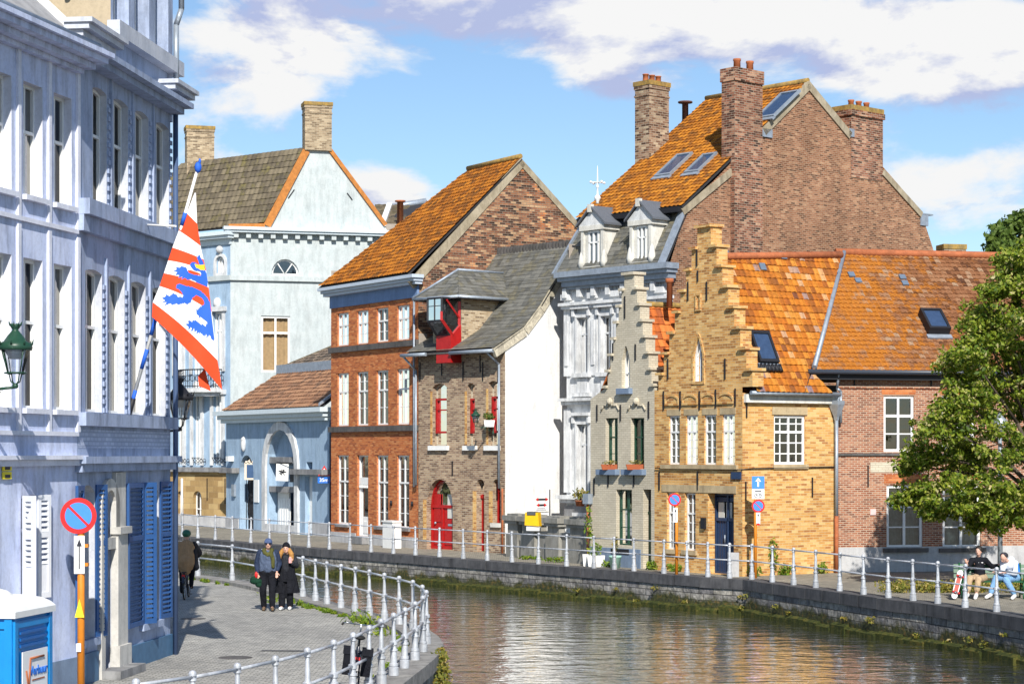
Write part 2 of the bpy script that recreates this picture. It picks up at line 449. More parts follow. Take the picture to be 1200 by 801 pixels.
def lantern(name, label, top, sc, arm_dir, arm_len, group=None, col=None, panes=True):
    """historic wall lantern; top = its base point (cup under the glass), arm towards the wall"""
    col = col or GREENP; b = Vector(top); t = thing(name, label, 'street lamp', b, group)
    s = sc
    MB().lathe([(.03*s,0),(.05*s,.02*s),(.05*s,.07*s),(.025*s,.09*s)], b, 10).build('cup', col, t)
    br = MB()
    for a in range(4):
        q = math.pi/4+a*math.pi/2; e = Vector((math.cos(q), math.sin(q), 0))
        br.tube([b+Vector((0,0,.06*s)), b+e*.09*s+Vector((0,0,.12*s)), b+e*.12*s+Vector((0,0,.24*s)), b+e*.19*s+Vector((0,0,.26*s))], .011*s, 6)
        br.bar(b+e*.15*s+Vector((0,0,.27*s)), b+e*.25*s+Vector((0,0,.66*s)), .011*s, n=6)
    br.torus(b+Vector((0,0,.265*s)), .18*s, .014*s, (0,0,1), 20, 6); br.build('bracket', col, t)
    MB().lathe([(.145*s,.27*s),(.245*s,.66*s)], b, 12, False).build('lamp_glass', LGL, t)
    MB().lathe([(.09*s,.5*s),(.15*s,.58*s),(.19*s,.655*s)], b, 12).build('bulb_globe', WHITE, t)
    MB().lathe([(.28*s,.65*s),(.29*s,.7*s),(.28*s,.76*s),(.2*s,.8*s),(.13*s,.9*s),(.07*s,.97*s),(.05*s,1.0*s),(.07*s,1.03*s),(.11*s,1.09*s),(.09*s,1.1*s),(.03*s,1.08*s)], b, 16).build('lamp_hood', col, t)
    cr = MB()
    for a in range(8):
        q = a*math.pi/4; e = Vector((math.cos(q), math.sin(q), 0))
        cr.bar(b+e*.28*s+Vector((0,0,.74*s)), b+e*.31*s+Vector((0,0,.83*s)), .022*s, .004*s, 5)
        cr.bar(b+e*.09*s+Vector((0,0,1.07*s)), b+e*.12*s+Vector((0,0,1.14*s)), .015*s, .003*s, 5)
    cr.build('crown_ornament', col, t)
    e = V3(Vector(arm_dir).normalized()); w = b+e*arm_len; am = MB()
    am.tube([b+Vector((0,0,.02)), b+e*arm_len*.4+Vector((0,0,-.02*s)), w], .025*s, 8)
    pr = []
    for i in range(9):
        q = i/8; pr.append(b+e*(arm_len*(.25+.75*q))+Vector((0,0,-.06*s-.34*s*q*q)))
    am.tube(pr, .016*s, 6); am.torus(b+e*arm_len*.55+Vector((0,0,-.1*s)), .06*s, .012*s, (e.y,-e.x,0), 14, 6)
    am.torus(b+e*arm_len*.8+Vector((0,0,-.12*s)), .08*s, .012*s, (e.y,-e.x,0), 14, 6)
    am.box(w+Vector((-.03,-.05,-.42*s)), (.06,0,0), (0,.1,0), (0,0,.5*s)); am.build('wall_arm', col, t)
    return t
WSTR, CLD, SUNE, EXPO = .085, 8.4, 5.0, .38
# ------------------------------------------------------------------ brick and tile kinds
B_ORANGE = brick('orange_brick', [(0,(.3,.08,.03)),(.35,(.46,.13,.04)),(.7,(.54,.17,.05)),(1,(.6,.24,.09))], (.42,.22,.12), bh=.07, dark=.85, ms=.007)
B_GABLE = brick('dark_gable_brick', [(0,(.03,.018,.014)),(.3,(.12,.05,.03)),(.5,(.22,.085,.045)),(.75,(.34,.15,.075)),(1,(.52,.34,.19))], (.24,.19,.14), bw=.26, bh=.09, patch=(1.5,1.1,.7), patch_at=(.55,.6), dark=.6, ms=.012)
B_TAN = brick('tan_brown_brick', [(0,(.14,.085,.055)),(.3,(.25,.155,.1)),(.6,(.35,.235,.15)),(1,(.46,.34,.22))], (.42,.36,.28), dark=.7, ms=.011)
B_YEL = brick('yellow_brick', [(0,(.36,.15,.05)),(.25,(.52,.25,.07)),(.6,(.62,.35,.11)),(1,(.7,.46,.19))], (.58,.44,.24), bw=.25, bh=.078, dark=.78, ms=.008)
B_YELF = brick('ochre_front_brick', [(0,(.34,.15,.045)),(.3,(.58,.28,.08)),(.6,(.68,.37,.115)),(1,(.76,.49,.2))], (.58,.44,.24), bw=.26, bh=.08, dark=.8, ms=.01)
B_BIG = brick('brown_gable_brick', [(0,(.09,.04,.022)),(.25,(.21,.088,.045)),(.55,(.29,.125,.065)),(.85,(.36,.175,.095)),(1,(.45,.26,.15))], (.36,.25,.17), bw=.23, bh=.075, patch=(.75,.7,.65), patch_at=(.5,.6), dark=.62, ms=.012)
B_RED = brick('red_house_brick', [(0,(.16,.055,.032)),(.4,(.28,.095,.05)),(.8,(.36,.14,.075)),(1,(.42,.21,.12))], (.46,.36,.27), bw=.2, bh=.068, dark=.75, ms=.012)
B_CHIM = brick('chimney_brick', [(0,(.06,.03,.02)),(.4,(.24,.13,.08)),(.8,(.38,.26,.17)),(1,(.5,.4,.27))], (.38,.32,.24), bw=.26, bh=.09, dark=.55)
B_CHIM2 = brick('pale_chimney_brick', [(0,(.16,.11,.07)),(.5,(.34,.25,.16)),(1,(.5,.4,.27))], (.4,.34,.24), bw=.26, bh=.09, dark=.6)
MC['terracotta'] = TERRA
MOSS = plaster('lichened_coping', (.42,.26,.06), (.24,.17,.07), .6, scale=6)
T_RUST = tile_mat('rust_orange_tiles', [(0,(.22,.07,.012)),(.5,(.34,.11,.012)),(1,(.44,.16,.018))], .22, .25, lichen=(.1,.055,.02), lat=(.46,.7), grain=.8)
T_RUST2 = tile_mat('amber_orange_tiles', [(0,(.26,.085,.012)),(.5,(.38,.135,.014)),(1,(.48,.19,.022))], .22, .25, lichen=(.12,.065,.025), lat=(.48,.72), grain=.75)
T_PATCH = tile_mat('mixed_orange_tiles', [(0,(.14,.05,.03)),(.08,(.3,.085,.018)),(.35,(.42,.125,.014)),(.65,(.47,.17,.02)),(.88,(.5,.21,.035)),(.95,(.5,.29,.14)),(1,(.22,.15,.16))], .21, .25, lichen=(.24,.085,.018), lat=(.46,.68), grain=.75)
T_BROWN = tile_mat('brown_red_tiles', [(0,(.08,.035,.02)),(.3,(.17,.07,.03)),(.6,(.23,.1,.045)),(.92,(.28,.14,.07)),(1,(.33,.22,.14))], .18, .22, lichen=(.44,.155,.016), lat=(.48,.66), grain=.8, bias=(12.0,17.0,.17,-.17))
T_RED = tile_mat('red_orange_tiles', [(0,(.3,.07,.02)),(.5,(.52,.14,.03)),(1,(.62,.2,.05))], .24, .28, lichen=(.3,.1,.04), lat=(.5,.7), grain=.5)
T_GATE = tile_mat('pinkish_brown_tiles', [(0,(.15,.08,.05)),(.5,(.27,.14,.08)),(1,(.34,.19,.11))], .3, .3, lichen=(.16,.1,.07), lat=(.5,.65), grain=.4)
T_OLIVE = tile_mat('olive_grey_tiles', [(0,(.09,.075,.055)),(.5,(.14,.115,.08)),(1,(.2,.165,.11))], .34, .36, lichen=(.2,.17,.06), lat=(.55,.75), grain=.5)
T_SLATE = tile_mat('grey_slates', [(0,(.075,.075,.07)),(.5,(.12,.12,.11)),(1,(.18,.175,.155))], .26, .2, lichen=(.2,.18,.12), lat=(.5,.7), grain=.5, rough=.6)
P_PALE = plaster('pale_blue_render', (.52,.565,.565), (.46,.51,.515), .78, st=.1)
P_PALE2 = plaster('duck_blue_render', (.36,.49,.63), (.31,.43,.57), .75, st=.1)
P_WHITE = plaster('whitewash', (.86,.86,.85), (.78,.78,.77), .78, st=.6, scale=.9)
P_ORN = plaster('cream_stucco', (.72,.73,.73), (.6,.61,.62), .6)
P_GREY = brick('painted_grey_brick', [(0,(.52,.465,.36)),(1,(.6,.54,.425))], (.42,.37,.27), dark=.8, st=.6, ms=.008)
P_PLINTH = plaster('plinth_grey', (.5,.5,.5), (.42,.42,.43), .75)
P_PLB = plaster('plinth_blue_grey', (.2,.27,.38), (.17,.23,.33), .8)
BLUEFR = plaster('blue_grey_frieze', (.2,.3,.5), (.17,.26,.44), .85)
STONE = plaster('blue_stone', (.3,.3,.3), (.2,.2,.21), .6)
DSTONE = plaster('dark_stone', (.13,.12,.115), (.09,.085,.08), .6)
BACK = plaster('rear_render', (.4,.35,.3), None, .8)
def back_box(h, pl, u0, u1, dep, z1, mat=None, o=-.0, sides='lrb'):
    """plain side and rear walls behind a facade, and a floor slab under the roof"""
    mb = MB()
    if 'l' in sides: mb.poly([pl.P(u0,0,o), pl.P(u0,0,-dep), pl.P(u0,z1,-dep), pl.P(u0,z1,o)])
    if 'r' in sides: mb.poly([pl.P(u1,0,o), pl.P(u1,0,-dep), pl.P(u1,z1,-dep), pl.P(u1,z1,o)])
    if 'b' in sides: mb.poly([pl.P(u0,0,-dep), pl.P(u1,0,-dep), pl.P(u1,z1,-dep), pl.P(u0,z1,-dep)])
    return mb.build('side_wall', mat or BACK, h)
def inward(pl, u): return Pl(pl.P(u, 0), d=-pl.n)
def roofsheet(h, pts, name='rear_roof', mat=None, th=.08):
    P = [Vector(p) for p in pts]; N = Vector((0,0,0))
    for a, b in zip(P, P[1:]+P[:1]): N += a.cross(b)
    N.normalize()
    return MB().prism(P, N*th).build(name, mat or T_OLIVE, h)
def coping(h, pts, w, t, nrm, mat=COPING, name='verge'):
    """band lying along a rake (3d points), w deep down the wall, t proud of it"""
    mb = MB()
    for a, b in zip(pts[:-1], pts[1:]):
        a, b = Vector(a), Vector(b); e = (b-a).normalized(); up = nrm.cross(e); up = -up if up.z < 0 else up
        mb.box(a-up*w-nrm*.1, b-a, up*(w+.05), nrm*(t+.1))
    return mb.build(name, mat, h)

# ================================================================== orange-red brick house with four bays
RF = Pl(gp(388,634), gp(490,642.4)); L = RF.L; RG = inward(RF, L)
h = thing('brick_house', 'orange-red brick house with four window bays and a blue frieze under its rust tiled roof', 'house', RF.P(L/2,0), 'canal houses on the far bank')
cols = [(395.5,408.5),(418.5,431.5),(441.5,455),(465.5,479.5)]
z3 = (RF.z(430,402), RF.z(430,363)); z2 = (RF.z(430,498), RF.z(430,435)); z1 = (RF.z(430,615.5), RF.z(430,533))
for i, (a, b) in enumerate(cols):
    for zz, tr in ((z3, (.62,)), (z2, (.64,)), (z1, (.62,))):
        r = (RF.u(a), zz[0], RF.u(b), zz[1])
        if zz is z1 and i == 1:
            rd = (r[0], RF.z(424,628.5), r[2], z1[1]); RF.holes.append((arch(rd), .25)); u0, u1 = rd[0], rd[2]; zd = rd[1]
            d = MB(); ring(d, RF, arch(rd), .07, -.2, -.1); zt = zd+(z1[1]-zd)*.64
            d.box(RF.P(u0,zt,-.19), RF.D()*(u1-u0), (0,0,.3), RF.N()*.1)
            for q in range(6): d.box(RF.P(u0+.1+q*.13,zt-.14,-.13), RF.D()*.06, (0,0,.12), RF.N()*.09)
            d.box(RF.P(u0+.07,zd,-.2), RF.D()*.14, (0,0,zt-zd), RF.N()*.06); d.box(RF.P(u1-.21,zd,-.2), RF.D()*.14, (0,0,zt-zd), RF.N()*.06)
            d.box(RF.P(u0+.2,zd,-.2), RF.D()*(u1-u0-.4), (0,0,.85), RF.N()*.05); d.box(RF.P(u0+.3,zd+.15,-.15), RF.D()*(u1-u0-.6), (0,0,.5), RF.N()*.03)
            dd = d.build('door', WHITE, h)
            g = MB(); g.poly([RF.P(u0,zd+.8,-.18), RF.P(u1,zd+.8,-.18), RF.P(u1,z1[1],-.18), RF.P(u0,z1[1],-.18)]); g.build('pane', GL, dd)
            MB().box(RF.P(u0+.1,zt+.3,-.3), RF.D()*(u1-u0-.2), (0,0,z1[1]-zt-.3), RF.N()*.01).build('curtain', CURO, dd)
            MB().box(RF.P(u0-.1,.02,-.05), RF.D()*(u1-u0+.2), (0,0,zd), RF.N()*.4).build('doorstep', STONE, h)
            continue
        window(h, RF, r, rec=.12, fw=.07, mull=(.5,), trans=tr, bars=(), barsh=(.31,) if zz is z3 else (.32,.82) if zz is z2 else (.2,.41,.81), curtain=CURT, cw=(0,.42) if (i+int(zz[0])) % 2 else (.0,.95))
zt = RF.z(430,341.5)  # underside of the gutter
zb = RF.z(430,356)
wall(RF, [(0,0),(L,0),(L,zb+.05),(0,zb+.05)], B_ORANGE, h)
band(h, RF, -.03, L+.03, zb, zt+.1, .06, BLUEFR, 'frieze')
ze = RF.z(490,321.5)
cornice(h, RF, -.05, L+.1, ze-.02, [(.14,.5),(.12,.38),(.12,.28)], paint('pale_blue_gutter', (.5,.57,.66), .5), 'cornice')
band(h, RF, -.06, L+.04, RF.z(430,410), RF.z(430,403.5), .12, DSTONE, 'string_course'); band(h, RF, -.06, L+.04, RF.z(430,505.5), RF.z(430,499), .12, DSTONE, 'string_course')
for a, b in cols:
    for zz in (z3, z2, z1):   # flat brick lintels
        band(h, RF, RF.u(a)-.12, RF.u(b)+.12, zz[1]+.003, zz[1]+.26, .012, B_ORANGE, 'lintel')
for i, (a, b) in enumerate(cols):
    if i != 1: band(h, RF, RF.u(a)-.1, RF.u(b)+.1, z1[0]-.12, z1[0]-.003, .1, STONE, 'sill')
um = [RF.u(x) for x in (418.5,431.5)]
band(h, RF, 0.02, um[0]-.1, 0, z1[0]-.35, .04, P_PLINTH, 'plinth'); band(h, RF, um[1]+.1, L-.02, 0, z1[0]-.35, .04, P_PLINTH, 'plinth')
tA, zA = RG.uz(610,187); tR, zR = RG.uz(683,269); t0, z0 = RG.uz(497,329)
tB = tR+1.6; zB = zR-1.6*(zA-zR)/(tR-tA)
wall(RG, [(0,0),(tB,0),(tB,zB),(tR,zR),(tA,zA),(0,ze-.1)], B_GABLE, h, 'gable_wall', holes=[])
rake = [RG.P(-.4,ze-.35), RG.P(tA,zA), RG.P(tB,zB)]
coping(h, rake[:2], .3, .04, RG.N()); coping(h, rake[1:], .2, .04, RG.N())
rl = RG.P(tA,zA)-RF.D()*4.3; el = RF.P(-.25,ze-.02,.5); er = RF.P(L+.05,ze-.02,.5)
up = Vector((0,0,.08))
rf_ = tiles(h, [el+up, er+up, RG.P(tA,zA)+up+RF.D()*.04, rl+up], T_RUST, .22, .25)
MB().tube([rl+Vector((0,0,.14)), RG.P(tA,zA+.14)], .11, 8).build('ridge_tiles', MOSS, rf_)
bl = RF.P(0,zB,-tB); roofsheet(h, [RG.P(tA,zA), rl, bl, RG.P(tB,zB)]); roofsheet(h, [rl, el, bl], 'hip_roof')
back_box(h, RF, 0.01, L, tB, zB-.1, sides='lb')
pipe(h, [RF.P(L-.12,z3[0]+1.5,.12), RF.P(L-.12,RF.z(488,570),.12)])
for x in (459.5, 484): MB().bar(RF.P(RF.u(x),z1[0]+.9,.05), RF.P(RF.u(x),z1[0]+1.1,.05), .05).build('wall_anchor', IRON, h)

# ================================================================== brown brick house with the red doors and white side wall
DP = Pl(gp(490.5,642.5), gp(592,648)); L = DP.L; DG = inward(DP, L)
h = thing('brick_house', 'tan brown brick house with red arched door, grey slate roof and whitewashed side wall', 'house', DP.P(L/2,0), 'canal houses on the far bank')
dh = h
for a, b, y0, y1, cw in ((507,523.5,449,522,(0,.6)), (547.5,556.5,449,522,(0,.8)), (572.5,583.5,446,522,(0,.9))):
    r = DP.rect(a,y0,b,y1); DP.holes.append((arch(r,'seg'), .3)); u0,q0,u1,q1 = r
    m = MB(); zm = q0+(q1-q0)*.2; zt2 = q0+(q1-q0)*.76
    ring(m, DP, arch((u0,q0,u1,q1),'seg'), .05, -.26, -.2)
    w_ = m.build('window', P_GREY, h)
    m = MB(); ring(m, DP, arch((u0+.04,zm,u1-.04,zt2)), .08, -.23, -.12); m.box(DP.P(u0,zm+.9,-.2), DP.D()*(u1-u0), (0,0,.05), DP.N()*.05); m.build('red_casement', REDP, w_)
    g = MB(); g.poly([DP.P(u,z,-.22) for u, z in arch(r,'seg')]); g.build('pane', GL, w_)
    c = MB(); c.box(DP.P(u0+.02,q0,-.36), DP.D()*(u1-u0)*.55, (0,0,q1-q0-.5), DP.N()*.01); c.build('curtain', CURT, w_)
    MB().box(DP.P(u0-.15,q0-.18,-.05), DP.D()*(u1-u0+.3), (0,0,.18), DP.N()*.18).build('sill', WHITE, w_)
    band(h, DP, u0-.14, u0-.01, q0+.05, q1-.3, .01, B_YEL, 'brick_quoin')
# ground floor
r = DP.rect(500,561,530.5,643.5); r = (r[0],.0,r[2],r[3]); DP.holes.append((arch((r[0],.02,r[2],r[3]),'round',rise=1.1), .35)); u0,_,u1,q1 = r
m = MB(); ring(m, DP, arch((u0,.02,u1,q1),'round',rise=1.1), .09, -.33, -.22); zt2 = q1-1.15
m.box(DP.P(u0,zt2,-.33), DP.D()*(u1-u0), (0,0,.12), DP.N()*.12); m.box(DP.P(u0+.05,.03,-.32), DP.D()*(u1-u0-.1), (0,0,zt2), DP.N()*.05)
um = (u0+u1)/2-.1
for a, b in ((u0+.1,um-.05),(um+.05,u1-.12)):
    m.box(DP.P(a+.08,.2,-.27), DP.D()*(b-a-.16), (0,0,.75), DP.N()*.03); 
    if a < um: m.box(DP.P(a+.08,1.1,-.27), DP.D()*(b-a-.16), (0,0,1.1), DP.N()*.03)
m.box(DP.P(um-.05,.03,-.27), DP.D()*.1, (0,0,zt2), DP.N()*.05)
dd = m.build('arched_door', REDP, h)
g = MB(); g.poly([DP.P(u,z,-.3) for u, z in arch((u0,zt2+.1,u1,q1),'round',rise=1.1)]); g.build('fanlight', GL, dd)
MB().box(DP.P(um+.3,1.25,-.265), DP.D()*.6, (0,0,.95), DP.N()*.02).build('pane', paint('pale_door_pane', (.6,.6,.56), .3), dd)
MB().box(DP.P(um+.35,.95,-.25), DP.D()*.4, (0,0,.08), DP.N()*.03).build('letter_slot', ZINC, dd); MB().ball(DP.P(u0+.3,1.05,-.2), .05).build('handle', ZINC, dd)
r = DP.rect(558.5,561,567.5,643.5); u0,_,u1,q1 = r; DP.holes.append((arch((u0,.02,u1,q1),'round'), .35))
m = MB(); m.box(DP.P(u0,.03,-.32), DP.D()*(u1-u0), (0,0,q1-.62), DP.N()*.06); m.box(DP.P(u0,q1-.75,-.3), DP.D()*(u1-u0), (0,0,.12), DP.N()*.1)
dd = m.build('narrow_door', REDP, h); g = MB(); g.poly([DP.P(u,z,-.28) for u, z in arch((u0,q1-.7,u1,q1),'round')]); g.build('fanlight', GL, dd)
r = DP.rect(577.5,561,586.5,612.5); window(h, DP, r, 'round', rec=.28, fw=.07, mull=(), trans=(.72,), mat=REDP, curtain=CURT, cw=(.3,1), sill=.16, sillm=OFFW)
for a, b, y0, y1 in ((500,530.5,585,632), (558.5,567.5,575,640), (577.5,586.5,575,612)):
    u0, u1 = DP.u(a), DP.u(b); zz0, zz1 = DP.z(a,y1), DP.z(a,y0)
    band(h, DP, u0-.22, u0-.01, zz0, zz1, .01, B_YEL, 'brick_quoin')
zeD = DP.z(592,410)
wall(DP, [(0,0),(L,0),(L,zeD),(0,zeD)], B_TAN, h, depth=.3)
anchors(h, DP, [(492.5,424,446),(518,424,440),(543,424,446),(566,424,446),(530.5,540,557),(563,416,436)])
# whitewashed side wall with flared rake
prof = [DG.uz(588.5,408), DG.uz(613.5,385), DG.uz(632,360), DG.uz(652.5,326), DG.uz(673,290)]
prof[0] = (-.62, zeD-.02); tA, zA = prof[-1]
back = [(tA+4.5, zA-3.2)]
wall(DG, [(0,0),(tA+4.5,0)]+back+[(tA,zA)]+list(reversed(prof[1:-1]))+[(0,zeD)], P_WHITE, h, 'whitewashed_side_wall', holes=[])
coping(h, [DG.P(t,z) for t, z in prof], .3, .05, DG.N(), plaster('flaking_verge', (.66,.6,.46), (.4,.36,.28), .5, scale=9))
upv = Vector((0,0,.1))
for (ta, za), (tb, zb_) in zip(prof[:-1], prof[1:]):
    tiles(h, [DP.P(-.05,za,-ta)+upv, DP.P(L+.05,za,-ta)+upv, DP.P(L+.05,zb_,-tb)+upv, DP.P(-.05,zb_,-tb)+upv], T_SLATE, .26, .2, 0, .014)
roofsheet(h, [DP.P(0,zA,-tA), DP.P(L,zA,-tA), DP.P(L,zA-3.2,-tA-4.5), DP.P(0,zA-3.2,-tA-4.5)])
rdg = MB()
for i in range(26):
    a = DP.P(L*.02+L*.97*i/26,zA+.02,-tA+.06); rdg.box(a, DP.D()*.11, -DP.N()*.22, (0,0,.3))
rdg.build('ridge_tiles', DSTONE, h)
back_box(h, DP, .01, L-.01, tA+4.4, zA-3.3, sides='lb')
# gutters, downpipes
gz = zeD-.04
MB().bar(DP.P(-.35,gz,.62), DP.P(DP.u(513),gz,.62), .075, n=10).build('gutter', ZINC, h); MB().bar(DP.P(DP.u(541),gz,.62), DP.P(L,gz,.62), .075, n=10).build('gutter', ZINC, h)
prism_ = MB().box(DP.P(-.3,gz-.02,0), DP.D()*(L+.3), (0,0,.06), DP.N()*.58).build('soffit', DSTONE, h)
pipe(h, [DP.P(-.3,gz,.6), DP.P(-.02,gz-.6,.12), DP.P(-.02,DP.z(490,568),.12)])
pipe(h, [DP.P(L-.45,gz,.6), DP.P(L-.22,gz-.5,.12), DP.P(L-.22,DP.z(588,572),.12)]); pipe(h, [DP.P(L-.05,DP.z(588,572),.1), DP.P(L-.05,0,.1)], TERRA, .04)
# dormer with red oriel
uc0, uc1 = DP.u(508), DP.u(541); zc1 = DP.z(541,349)
m = MB(); m.poly([DP.P(uc0,zeD-.3,.02), DP.P(uc1,zeD-.3,.02), DP.P(uc1,zc1,.02), DP.P(uc0,zc1,.02)])
for uu in (uc0, uc1): m.poly([DP.P(uu,zeD-.3,.02), DP.P(uu,zeD-.3,-3.2), DP.P(uu,zc1,-3.2), DP.P(uu,zc1,.02)])
m.build('dormer_wall', brick('cream_mottled_brick', [(0,(.12,.07,.04)),(.3,(.4,.28,.16)),(1,(.62,.5,.34))], (.45,.38,.28), ms=.012), h)
ov = .42; ez = zc1+.02; rz = ez+1.15; um = (uc0+uc1)/2
C = lambda u, o, z: DP.P(u, z, o)
e1, e2, e3, e4 = C(uc0-ov,ov+.3,ez), C(uc1+ov,ov+.1,ez), C(uc1+ov,-2.6,ez), C(uc0-ov,-2.6,ez); r1, r2 = C(um,-.55,rz), C(um,-3.2,rz)
drf = tiles(h, [e2,e3,r2,r1], T_SLATE, .26, .2, 0, .014, name='dormer_roof'); tiles(h, [e1,e2,r1], T_SLATE, .26, .2, 0, .014, name='dormer_roof'); tiles(h, [e4,e1,r1,r2], T_SLATE, .26, .2, 0, .014, name='dormer_roof')
MB().tube([e1,e2,e3], .06, 8).build('dormer_gutter', ZINC, h)
MB().tube([e1+Vector((0,0,.05)),r1+Vector((0,0,.03)),r2+Vector((0,0,.03))], .05, 6).build('lead_hip', LEAD, h); MB().box(e3+Vector((0,0,.02))-DP.D()*.1, r2-e3, DP.N()*.22, (0,0,.08)).build('lead_flashing', LEAD, h)
# oriel: glazed box with chamfered foot, red frame, red shaft
oz1 = ez-.06; oz0 = oz1-.88; of = oz0-.55; oo = .98; ou0, ou1 = uc1-.9, uc1-.06
side = [(0.03,oz1),(oo,oz1),(oo,oz0),(.5,of),(.03,of+.45)]
om = MB()
for uu in (ou0, ou1):
    for (a, za), (b, zb_) in zip(side, side[1:]+side[:1]): om.bar(DP.P(uu,za,a), DP.P(uu,zb_,b), .055, n=4, sm=False)
for a, za in side[:4]: om.bar(DP.P(ou0,za,a), DP.P(ou1,za,a), .05, n=4, sm=False)
om.bar(DP.P((ou0+ou1)/2,oz1,oo), DP.P((ou0+ou1)/2,oz0,oo), .04, n=4, sm=False); om.bar(DP.P(ou0,oz1-.3,oo), DP.P(ou1,oz1-.3,oo), .02, n=4)
ori = om.build('oriel_window', IRON, h)
g = MB()
for uu in (ou0, ou1): g.poly([DP.P(uu,z,o) for o, z in side])
for (a, za), (b, zb_) in zip(side[1:3], side[2:4]): g.poly([DP.P(ou0,za,a), DP.P(ou1,za,a), DP.P(ou1,zb_,b), DP.P(ou0,zb_,b)])
g.build('pane', GL, ori)
rm = MB(); w = .07
rm.bar(DP.P(ou1+.03,oz0,oo+.03), DP.P(ou1+.03,oz0+.35,oo+.03), w, n=4, sm=False); rm.bar(DP.P(ou1+.03,oz0+.05,oo+.03), DP.P(ou1+.03,of,.44), w, n=4, sm=False)
rm.bar(DP.P(ou1+.03,of,.5), DP.P(ou1+.03,of+.42,.05), w*.6, n=4, sm=False); rm.bar(DP.P(ou1+.03,oz1-.05,.75), DP.P(ou1+.03,oz0+.15,.1), w*.6, n=4, sm=False); rm.bar(DP.P(uc1-.1,oz1-.1,.07), DP.P(uc1-.1,of+.2,.07), .11, n=4, sm=False)
rm.build('red_frame', REDP, ori)
sz = DP.z(520,426); sm_ = MB(); sm_.prism([DP.P(ou0+.02,of-.02,.56), DP.P(ou0+.02,sz,.56), DP.P(ou0+.02,sz,.0), DP.P(ou0+.02,of+.42,.02)], DP.D()*(ou1-ou0+.04)); sm_.build('red_shaft', REDP, ori)

# ================================================================== white ornate house with mansard and the tall brick gable behind
BF = Pl(gp(664,646.8), gp(785,653.2)); L = BF.L; BG = inward(BF, L)
h = thing('ornate_house', 'tall white stuccoed house with grey mansard dormers and huge brown brick side gable', 'house', BF.P(L/2,0), 'canal houses on the far bank')
zc = BF.z(725,318)  # top of cornice
ZM, tM = BG.uz(805,244)[1], BG.uz(805,244)[0]
wx = [(677.5,689.5),(705.5,717),(731,743),(757,769)]
zw2 = (BF.z(683,437), BF.z(683,372)); zw1 = (BF.z(683,577), BF.z(683,497))
for a, b in wx:
    for zz in (zw2, zw1):
        r = (BF.u(a), zz[0], BF.u(b), zz[1]); window(h, BF, r, rec=.18, fw=.07, mull=(.5,), trans=(.7,), curtain=CURG, cw=(0,1), mat=P_ORN)
        u0, u1 = r[0], r[2]; mm = MB()
        for uu in (u0-.12, u1+.02): mm.box(BF.P(uu,zz[0],-.02), BF.D()*.1, (0,0,zz[1]-zz[0]), BF.N()*.09)
        mm.box(BF.P(u0-.14,zz[1]+.003,-.02), BF.D()*(u1-u0+.28), (0,0,.16), BF.N()*.1); mm.box(BF.P(u0-.22,zz[1]+.33,-.02), BF.D()*(u1-u0+.44), (0,0,.12), BF.N()*.26)
        for uu in (u0-.2, u1+.08): mm.box(BF.P(uu,zz[1]+.05,-.02), BF.D()*.12, (0,0,.28), BF.N()*.2)
        mm.box(BF.P(u0-.2,zz[0]-.16,-.02), BF.D()*(u1-u0+.4), (0,0,.155), BF.N()*.2)
        for q in range(8): mm.box(BF.P(u0+(u1-u0)*q/8,zz[0]-.75,-.02), BF.D()*.07, (0,0,.55), BF.N()*.08)
        mm.box(BF.P(u0-.2,zz[0]-.9,-.02), BF.D()*(u1-u0+.4), (0,0,.14), BF.N()*.16)
        mm.build('window_surround', P_ORN, h)
wall(BF, [(0,0),(L,0),(L,zc-.3),(0,zc-.3)], P_ORN, h)
mm = MB()
for x in (666, 697, 724, 750, 776):
    u = BF.u(x); mm.box(BF.P(u-.2,zw2[0]-.1,-.02), BF.D()*.36, (0,0,zw2[1]-zw2[0]+.9), BF.N()*.08); mm.box(BF.P(u-.1,zw2[0]+.3,.05), BF.D()*.16, (0,0,zw2[1]-zw2[0]-.4), BF.N()*.06)
    mm.box(BF.P(u-.26,zw2[1]+.7,-.02), BF.D()*.48, (0,0,.22), BF.N()*.2); mm.box(BF.P(u-.2,zw1[0],-.02), BF.D()*.36, (0,0,zw1[1]-zw1[0]+.6), BF.N()*.08)
mm.build('pilaster', P_ORN, h)
cornice(h, BF, 0, L, BF.z(683,466), [(.12,.32),(.14,.2)], P_ORN, 'string_course'); cornice(h, BF, 0, L, BF.z(683,580), [(.15,.4),(.15,.25)], P_ORN, 'string_course')
cornice(h, BF, 0, L, BF.z(683,354), [(.12,.3),(.12,.2)], P_ORN, 'string_course')
z_ = BF.z(683,583)-.3
band(h, BF, -.02, L, 0, z_, .12, STONE, 'stone_base')
cornice(h, BF, .3, L+.05, zc+.12, [(.22,.62),(.14,.5),(.2,.36),(.1,.22)], LEAD, 'main_cornice')
mm = MB(); zf = BF.z(683,348)
for q in range(7):
    u = L*(q+.02)/7; mm.box(BF.P(u,zf,-.02), BF.D()*.2, (0,0,zc-.5-zf), BF.N()*.28)
    for k in range(6): mm.box(BF.P(u+.25+k*.09,zf+.15,-.02), BF.D()*.05, (0,0,.4), BF.N()*.06)
mm.build('frieze_panels', P_ORN, h)
